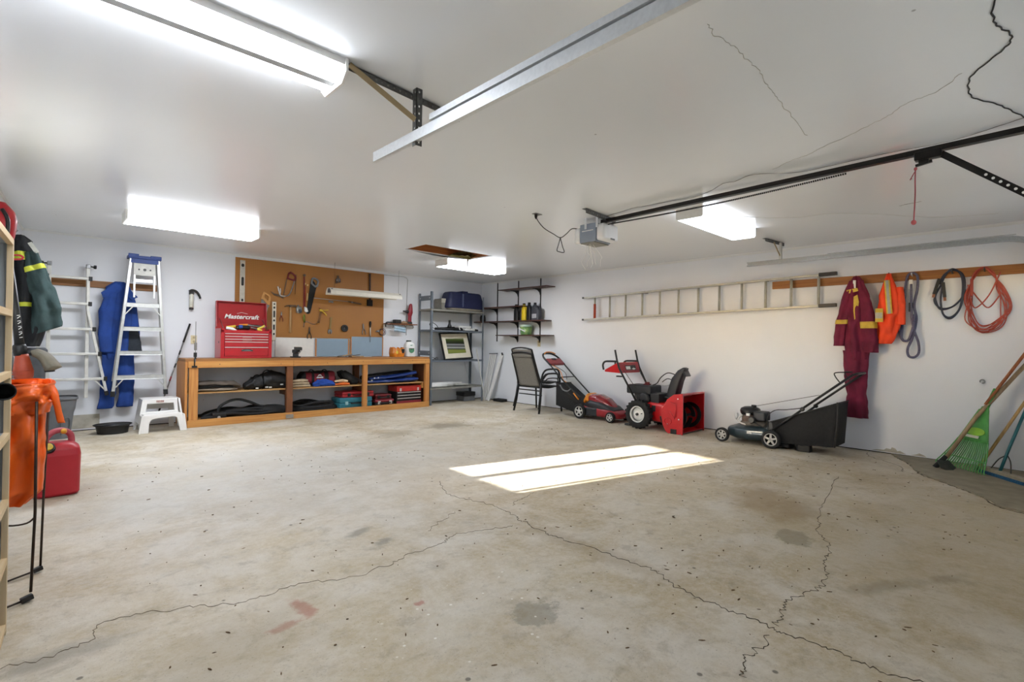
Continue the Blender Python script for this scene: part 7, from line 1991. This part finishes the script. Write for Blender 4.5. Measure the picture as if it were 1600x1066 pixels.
# ------------------------------------------------------------------ garments and cords on the right wall
YA = Vector((0, -1, 0)); DX = Vector((1, 0, 0))
M_mar = mat('maroon_cotton', '#6f1733', .85, 0, .25, 6, .35, 22)
M_hv = mat('yellow_reflective_tape', '#c7a62f', .5, 0, .15)
t = thing('maroon_coveralls', 'maroon work coveralls with yellow tape hanging on the right wall', 'coveralls', (-.1, -6.8, 2.0))
mz = 2.0
tor = [((-.075, -6.79, 2.0), .03, .035), ((-.085, -6.79, 1.95), .055, .05), ((-.10, -6.79, 1.75), .085, .07), ((-.105, -6.79, 1.5), .105, .08), ((-.105, -6.80, 1.25), .105, .075), ((-.10, -6.81, 1.05), .10, .07)]
MB().loft(tor, YA, DX, 40, 44, .24, 5, 3).build('torso', M_mar, t)
s1 = [((-.10, -6.765, 1.95), .035, .045), ((-.115, -6.715, 1.75), .055, .06), ((-.125, -6.67, 1.5), .062, .06), ((-.125, -6.645, 1.3), .06, .055), ((-.125, -6.64, 1.20), .058, .045)]
s2 = [((-.10, -6.825, 1.95), .035, .045), ((-.12, -6.875, 1.75), .058, .055), ((-.125, -6.915, 1.5), .068, .058), ((-.125, -6.94, 1.25), .072, .052), ((-.125, -6.945, 1.13), .07, .045)]
for q, sd in ((s1, 4), (s2, 5)):
    MB().loft(q, YA, DX, 30, 34, .2, 4, sd).build('sleeve', M_mar, t)
    MB().loft(q, YA, DX, 30, 5, .2, 4, sd, .60, .68, .006, caps=False).build('sleeve_band', M_hv, t)
leg = [((-.105, -6.80, 1.15), .115, .065), ((-.10, -6.80, .85), .105, .06), ((-.10, -6.81, .6), .095, .055), ((-.10, -6.82, .42), .10, .05), ((-.10, -6.82, .385), .098, .045)]
MB().loft(leg, YA, DX, 36, 40, .22, 4, 8).build('trouser_legs', M_mar, t)
MB().prism([(-.0, 1.76), (.035, 1.78), (.05, 1.70), (.035, 1.52), (.01, 1.5), (-.0, 1.6)], (-.183, -6.79, 0), YA, ZA, .012, -.006).build('front_tape', M_hv, t)
MB().prism([(-.075, 1.84), (.03, 1.86), (.04, 1.825), (-.06, 1.80)], (-.166, -6.79, 0), YA, ZA, .012, -.006).build('shoulder_tape', M_hv, t)
MB().b2((-.155, -6.80, 1.86), (-.14, -6.775, 1.95)).build('name_tag', M_white, t)
MB().tube([(-.02, -6.79, 1.975), (-.08, -6.79, 1.985), (-.085, -6.79, 2.01)], .006, 6).build('hook', M_dark, t)

t.location.x -= .03
M_hiv = mat('hi_vis_orange', '#f0481a', .7, 0, .12, 6, .2)
t = thing('safety_vest', 'bright orange safety vest with silver and yellow tape on a hook', 'vest', (-.08, -7.1, 2.0))
vt = [((-.06, -7.09, 2.01), .02, .03), ((-.075, -7.09, 1.95), .04, .04), ((-.085, -7.095, 1.78), .09, .055), ((-.09, -7.10, 1.55), .115, .06), ((-.085, -7.07, 1.33), .09, .055), ((-.08, -7.045, 1.23), .07, .045)]
MB().loft(vt, YA, DX, 36, 40, .26, 4, 2).build('cloth', M_hiv, t)
MB().loft([((-.09, -7.19, 1.85), .03, .035), ((-.09, -7.20, 1.65), .045, .045), ((-.085, -7.205, 1.44), .04, .04)], YA, DX, 22, 20, .12, 4, 4).build('back_panel', M_hiv, t)
for off, wd, m_ in ((0, .026, M_hv), (0, .013, mat('silver_reflective', '#8f9088', .35, .3))):
    MB().bar((-.142 - (.004 if wd < .02 else 0), -7.085, 1.93), (-.160 - (.004 if wd < .02 else 0), -7.115, 1.56), wd * 2, .006, (1, 0, 0)).build('front_stripe', m_, t)
MB().b2((-.158, -7.055, 1.47), (-.146, -6.985, 1.62)).build('waist_stripe', M_hv, t)
MB().b2((-.162, -7.05, 1.51), (-.150, -6.985, 1.575)).build('waist_stripe', MATS['silver_reflective'], t)
MB().tube([(-.02, -7.09, 1.97), (-.07, -7.09, 1.985), (-.075, -7.09, 2.02)], .006, 6).build('hook', M_dark, t)

t.location.x -= .012
def cordloop(points, r, name, material, parent, closed=False, n=8):
    return MB().tube(smooth_path([(-.03 - (p[2] if len(p) > 2 else .015), p[0], p[1]) for p in points], 6, closed), r, n, closed).build(name, material, parent)
M_rope = mat('grey_violet_rope', '#5d5a70', .8, 0, .3, 90)
t = thing('tow_rope', 'thick grey tow rope doubled over a hook beside the vest', 'rope', (-.04, -7.29, 2.0))
cordloop([(-7.20, 1.30), (-7.225, 1.70, .02), (-7.245, 1.95, .02), (-7.29, 2.0, .025), (-7.335, 1.96, .02), (-7.335, 1.82, .02), (-7.31, 1.65, .02), (-7.33, 1.5, .02), (-7.30, 1.3, .03), (-7.26, 1.18, .03), (-7.27, 1.10, .03), (-7.32, 1.09, .03), (-7.355, 1.14, .03), (-7.35, 1.25, .03), (-7.31, 1.40, .04), (-7.29, 1.6, .04), (-7.285, 1.88, .04)], .0125, 'rope', M_rope, t)
cordloop([(-7.20, 1.30, .02), (-7.185, 1.40, .01), (-7.215, 1.52, .01)], .0125, 'rope_tail', M_rope, t)
cordloop([(-7.20, 1.30, .02), (-7.225, 1.265, .03), (-7.27, 1.28, .04), (-7.305, 1.4, .05), (-7.32, 1.55, .05)], .0125, 'rope_tail', M_rope, t)
MB().b2((-.075, -7.30, 1.82), (-.055, -7.265, 1.93)).build('splice', M_alup, t, bevel=.006)
MB().b2((-.08, -7.30, 1.58), (-.055, -7.265, 1.68)).build('thimble', M_black, t, bevel=.006)
MB().tube([(-.02, -7.29, 1.97), (-.085, -7.29, 1.975), (-.09, -7.29, 2.0)], .007, 6).build('hook', M_galv, t)
t = thing('jumper_cables', 'dark navy jumper cables looped over a hook', 'jumper cables', (-.04, -7.62, 2.0))
M_jump = mat('navy_cable', '#1c2233', .5)
for k in range(2):
    d = .012 * k
    cordloop([(-7.52 - d, 1.86), (-7.55 - d, 1.95), (-7.62, 2.0 + d, .03), (-7.70 + d, 1.95), (-7.715 + d, 1.80), (-7.68, 1.60), (-7.61, 1.50 + d), (-7.55, 1.55), (-7.53, 1.70), (-7.545, 1.85, .03)], .0095, 'cable', M_jump, t)
    cordloop([(-7.545, 1.88), (-7.49, 1.76), (-7.48 - d, 1.68), (-7.53, 1.61 - d), (-7.62, 1.62), (-7.69, 1.70), (-7.72, 1.80 - d)], .0085, 'cable', M_jump, t)
for y, z, a in ((-7.50, 1.86, .3), (-7.555, 1.82, -.1)):
    MB().bar((-.06, y - a * .06, z + .06), (-.06, y + a * .08, z - .1), .028, .022, (1, 0, 0)).build('clamp', M_black, t, bevel=.005)
    MB().bar((-.06, y + a * .08, z - .1), (-.06, y + a * .10, z - .135), .022, .016, (1, 0, 0)).build('clamp_jaw', mat('copper_jaw', '#8a5a40', .4, .6), t)
MB().tube([(-.02, -7.62, 1.97), (-.08, -7.62, 1.98), (-.085, -7.62, 2.005)], .007, 6).build('hook', M_dark, t)
t = thing('extension_cord', 'coiled orange-red extension cord hanging at the right end of the board', 'extension cord', (-.04, -7.88, 2.0))
M_oc = mat('orange_red_cord', '#a9432f', .5, 0, .1)
rr_ = random.Random(31)
for k in range(9):
    w0 = rr_.uniform(-.03, .03); b0 = rr_.uniform(-.06, .05); w1 = rr_.uniform(-.04, .04)
    pts = [(-7.865, 2.0 + .004 * (k % 3), .01 + .005 * k), (-7.79 - w0 * .5, 1.93, .01 + .004 * k), (-7.745 + w0, 1.70, .01 + .003 * k), (-7.76 + w1, 1.50 + b0, .012), (-7.85, 1.40 + b0, .012 + .003 * k), (-7.96 + w0, 1.45 + b0, .012), (-8.02 + w1, 1.60 + b0 * .5, .012), (-7.985 - w0, 1.78, .012), (-7.93 + w0 * .4, 1.93, .012)]
    cordloop(pts, .005, 'loop', M_oc, t, True, 6)
cordloop([(-7.74, 1.84), (-7.83, 1.68, .05), (-7.90, 1.60, .05), (-7.98, 1.72, .05)], .006, 'loose_end', M_oc, t)
cordloop([(-7.98, 1.95), (-7.90, 1.72, .055), (-7.80, 1.60, .055), (-7.76, 1.72, .05)], .006, 'loose_end', M_oc, t)
MB().b2((-.085, -7.785, 1.72), (-.06, -7.76, 1.90)).build('plug', mat('cord_connector', '#a03526', .5), t, bevel=.008)
MB().tube([(-.02, -7.865, 1.97), (-.075, -7.865, 1.985), (-.08, -7.865, 2.01)], .006, 6).build('hook', M_dark, t)

# ------------------------------------------------------------------ long-handled tools in the near corner
M_green = mat('green_rake_plastic', '#4f9a4a', .45, 0, .12)
t = thing('leaf_rake', 'green plastic leaf rake with wooden handle leaning on the right wall', 'rake', (-.4, -7.75, 0))
# rake head plane: spans from the tine tips on the floor up to the socket
tipL, tipR, sock = Vector((-.27, -7.52, .035)), Vector((-.56, -7.90, .02)), Vector((-.285, -7.895, .63))
def rk(u, v):           # u across 0..1, v up 0..1
    base = tipL.lerp(tipR, u)
    p = base.lerp(sock + (u - .5) * .06 * (tipR - tipL).normalized(), v)
    nrm = (tipR - tipL).cross(sock - tipL).normalized()
    return p - nrm * .05 * math.sin(v * PI * .9) * (1 - v)
nrm_r = (tipR - tipL).cross(sock - tipL).normalized()
hd = MB().grid(lambda u, v: rk(u, .45 + .55 * v) + nrm_r * .0, 16, 10)
ho = hd.build('head', M_green, t); ho.modifiers.new('thick', 'SOLIDIFY').thickness = .008
NT = 20
for k in range(NT):
    u = k / (NT - 1)
    pts = [rk(u, .47), rk(u, .3), rk(u, .12), rk(u, .03), rk(u, 0) + Vector((-.02, -.012, .004))]
    MB().tube(smooth_path(pts, 3), .0055, 6).build('tine', M_green, t)
MB().tube([rk(i / 14, .17) for i in range(15)], .006, 6).build('tie_bar', M_green, t)
MB().tube([rk(i / 14, .46) - nrm_r * .004 for i in range(15)], .007, 6).build('rib', M_green, t)
for u in (0.02, .98):
    MB().tube([rk(u, .45 + .5 * i / 8) for i in range(9)], .008, 6).build('edge_rib', M_green, t)
side = -1 if nrm_r.dot(Vector((-1, -.3, 0))) > 0 else 1
on = nrm_r if nrm_r.dot(Vector((-6.97, -8.28, 1.17)) - sock) > 0 else -nrm_r
c0 = rk(.52, .60) + on * .010
ux = (tipR - tipL).normalized(); vx = (sock - tipL.lerp(tipR, .5)).normalized()
MB().prism([(.085 * math.cos(a), .04 * math.sin(a)) for a in [2 * PI * i / 20 for i in range(20)]], c0, ux, vx, .004, -.002).build('decal', mat('lime_decal', '#8fc23c', .45), t)
MB().prism([(-.08, -.065), (.05, -.065), (.05, -.04), (-.08, -.04)], c0 + on * .003, ux, vx, .004, -.002).build('decal_strip', mat('white_decal', '#d9dccb', .5), t)
MB().tube([sock + Vector((0, 0, -.03)), sock + Vector((.06, -.07, .17))], .02, 12).build('socket', M_green, t)
MB().tube([sock + Vector((.0, 0, .02)), Vector((-.03, -8.3, 1.42))], .0135, 10).build('handle', wood('reddish_handle', '#8f4e2c', '#a8643c', 'z'), t)
t = thing('spade', 'worn wooden handle of a spade resting across the green rake', 'spade', (-.45, -7.55, 0))
MB().tube([(-.43, -7.625, .11), (-.33, -7.83, .52), (-.05, -8.235, 1.16)], .0175, 12).build('handle', wood('grey_ash', '#8d7557', '#a78f6d', 'z'), t)
MB().tube([(-.475, -7.545, .01), (-.43, -7.625, .125)], [.024, .02], 10).build('ferrule', M_rubber, t)
MB().prism([(-.06, 0), (.06, 0), (.075, -.09), (0, -.13), (-.075, -.09)], (-.462, -7.60, .085), Vector((.75, -.66, 0)), Vector((.5, .55, .68)), .006).build('blade', M_dark, t)
t = thing('wooden_pole', 'pale wooden pole leaning behind the rake', 'pole', (-.3, -7.86, .0))
MB().tube([(-.29, -7.845, .02), (-.02, -8.27, .92)], .0135, 10).build('handle', wood('pale_ash', '#b9935a', '#cfae78', 'z'), t)
MB().tube([(-.30, -7.83, .003), (-.285, -7.85, .05)], .018, 10).build('ferrule', M_dark, t)
t = thing('push_broom', 'wide blue push broom with teal handle standing by the right wall', 'broom', (-.5, -8.02, 0))
ba, bb_ = Vector((-.36, -7.88, .055)), Vector((-.74, -8.19, .055))
MB().bar(ba, bb_, .06, .035).build('block', wood('broom_block', '#8f8672', '#a59b85', 'x'), t, bevel=.006)
MB().bar(ba + Vector((0, 0, -.035)), bb_ + Vector((0, 0, -.035)), .075, .04).build('bristles', mat('blue_bristles', '#1f5578', .85, 0, .3, 90, .6), t, bevel=.006)
bm_ = ba.lerp(bb_, .42)
MB().tube([bm_ + Vector((0, 0, .01)), bm_ + Vector((.06, -.05, .20)), Vector((-.30, -8.26, .95))], .0125, 10).build('handle', mat('teal_paint', '#1f5f66', .4), t)
for f in (.22, .66):
    MB().tube(smooth_path([ba.lerp(bb_, f) + Vector((0, 0, .02)), ba.lerp(bb_, f + (.42 - f) * .4) + Vector((.03, -.025, .11)), bm_ + Vector((.055, -.045, .16))], 4), .005, 6).build('brace', M_dark, t)
# eye hook on the wall
tag(MB().tube([Vector((-.018, -7.855, .86)) + Vector((-.0, .018 * math.cos(a), .018 * math.sin(a))) for a in [PI * 1.6 * i / 12 - .6 for i in range(13)]], .005, 6).tube([(-.018, -7.855, .842), (0, -7.855, .842)], .005, 6).build('wall_hook', M_steel), 'small steel hook screwed into the right wall', 'hook')

# ------------------------------------------------------------------ tidy-up of helper flags
for o in bpy.data.objects:
    if '_w' in o:
        del o['_w']
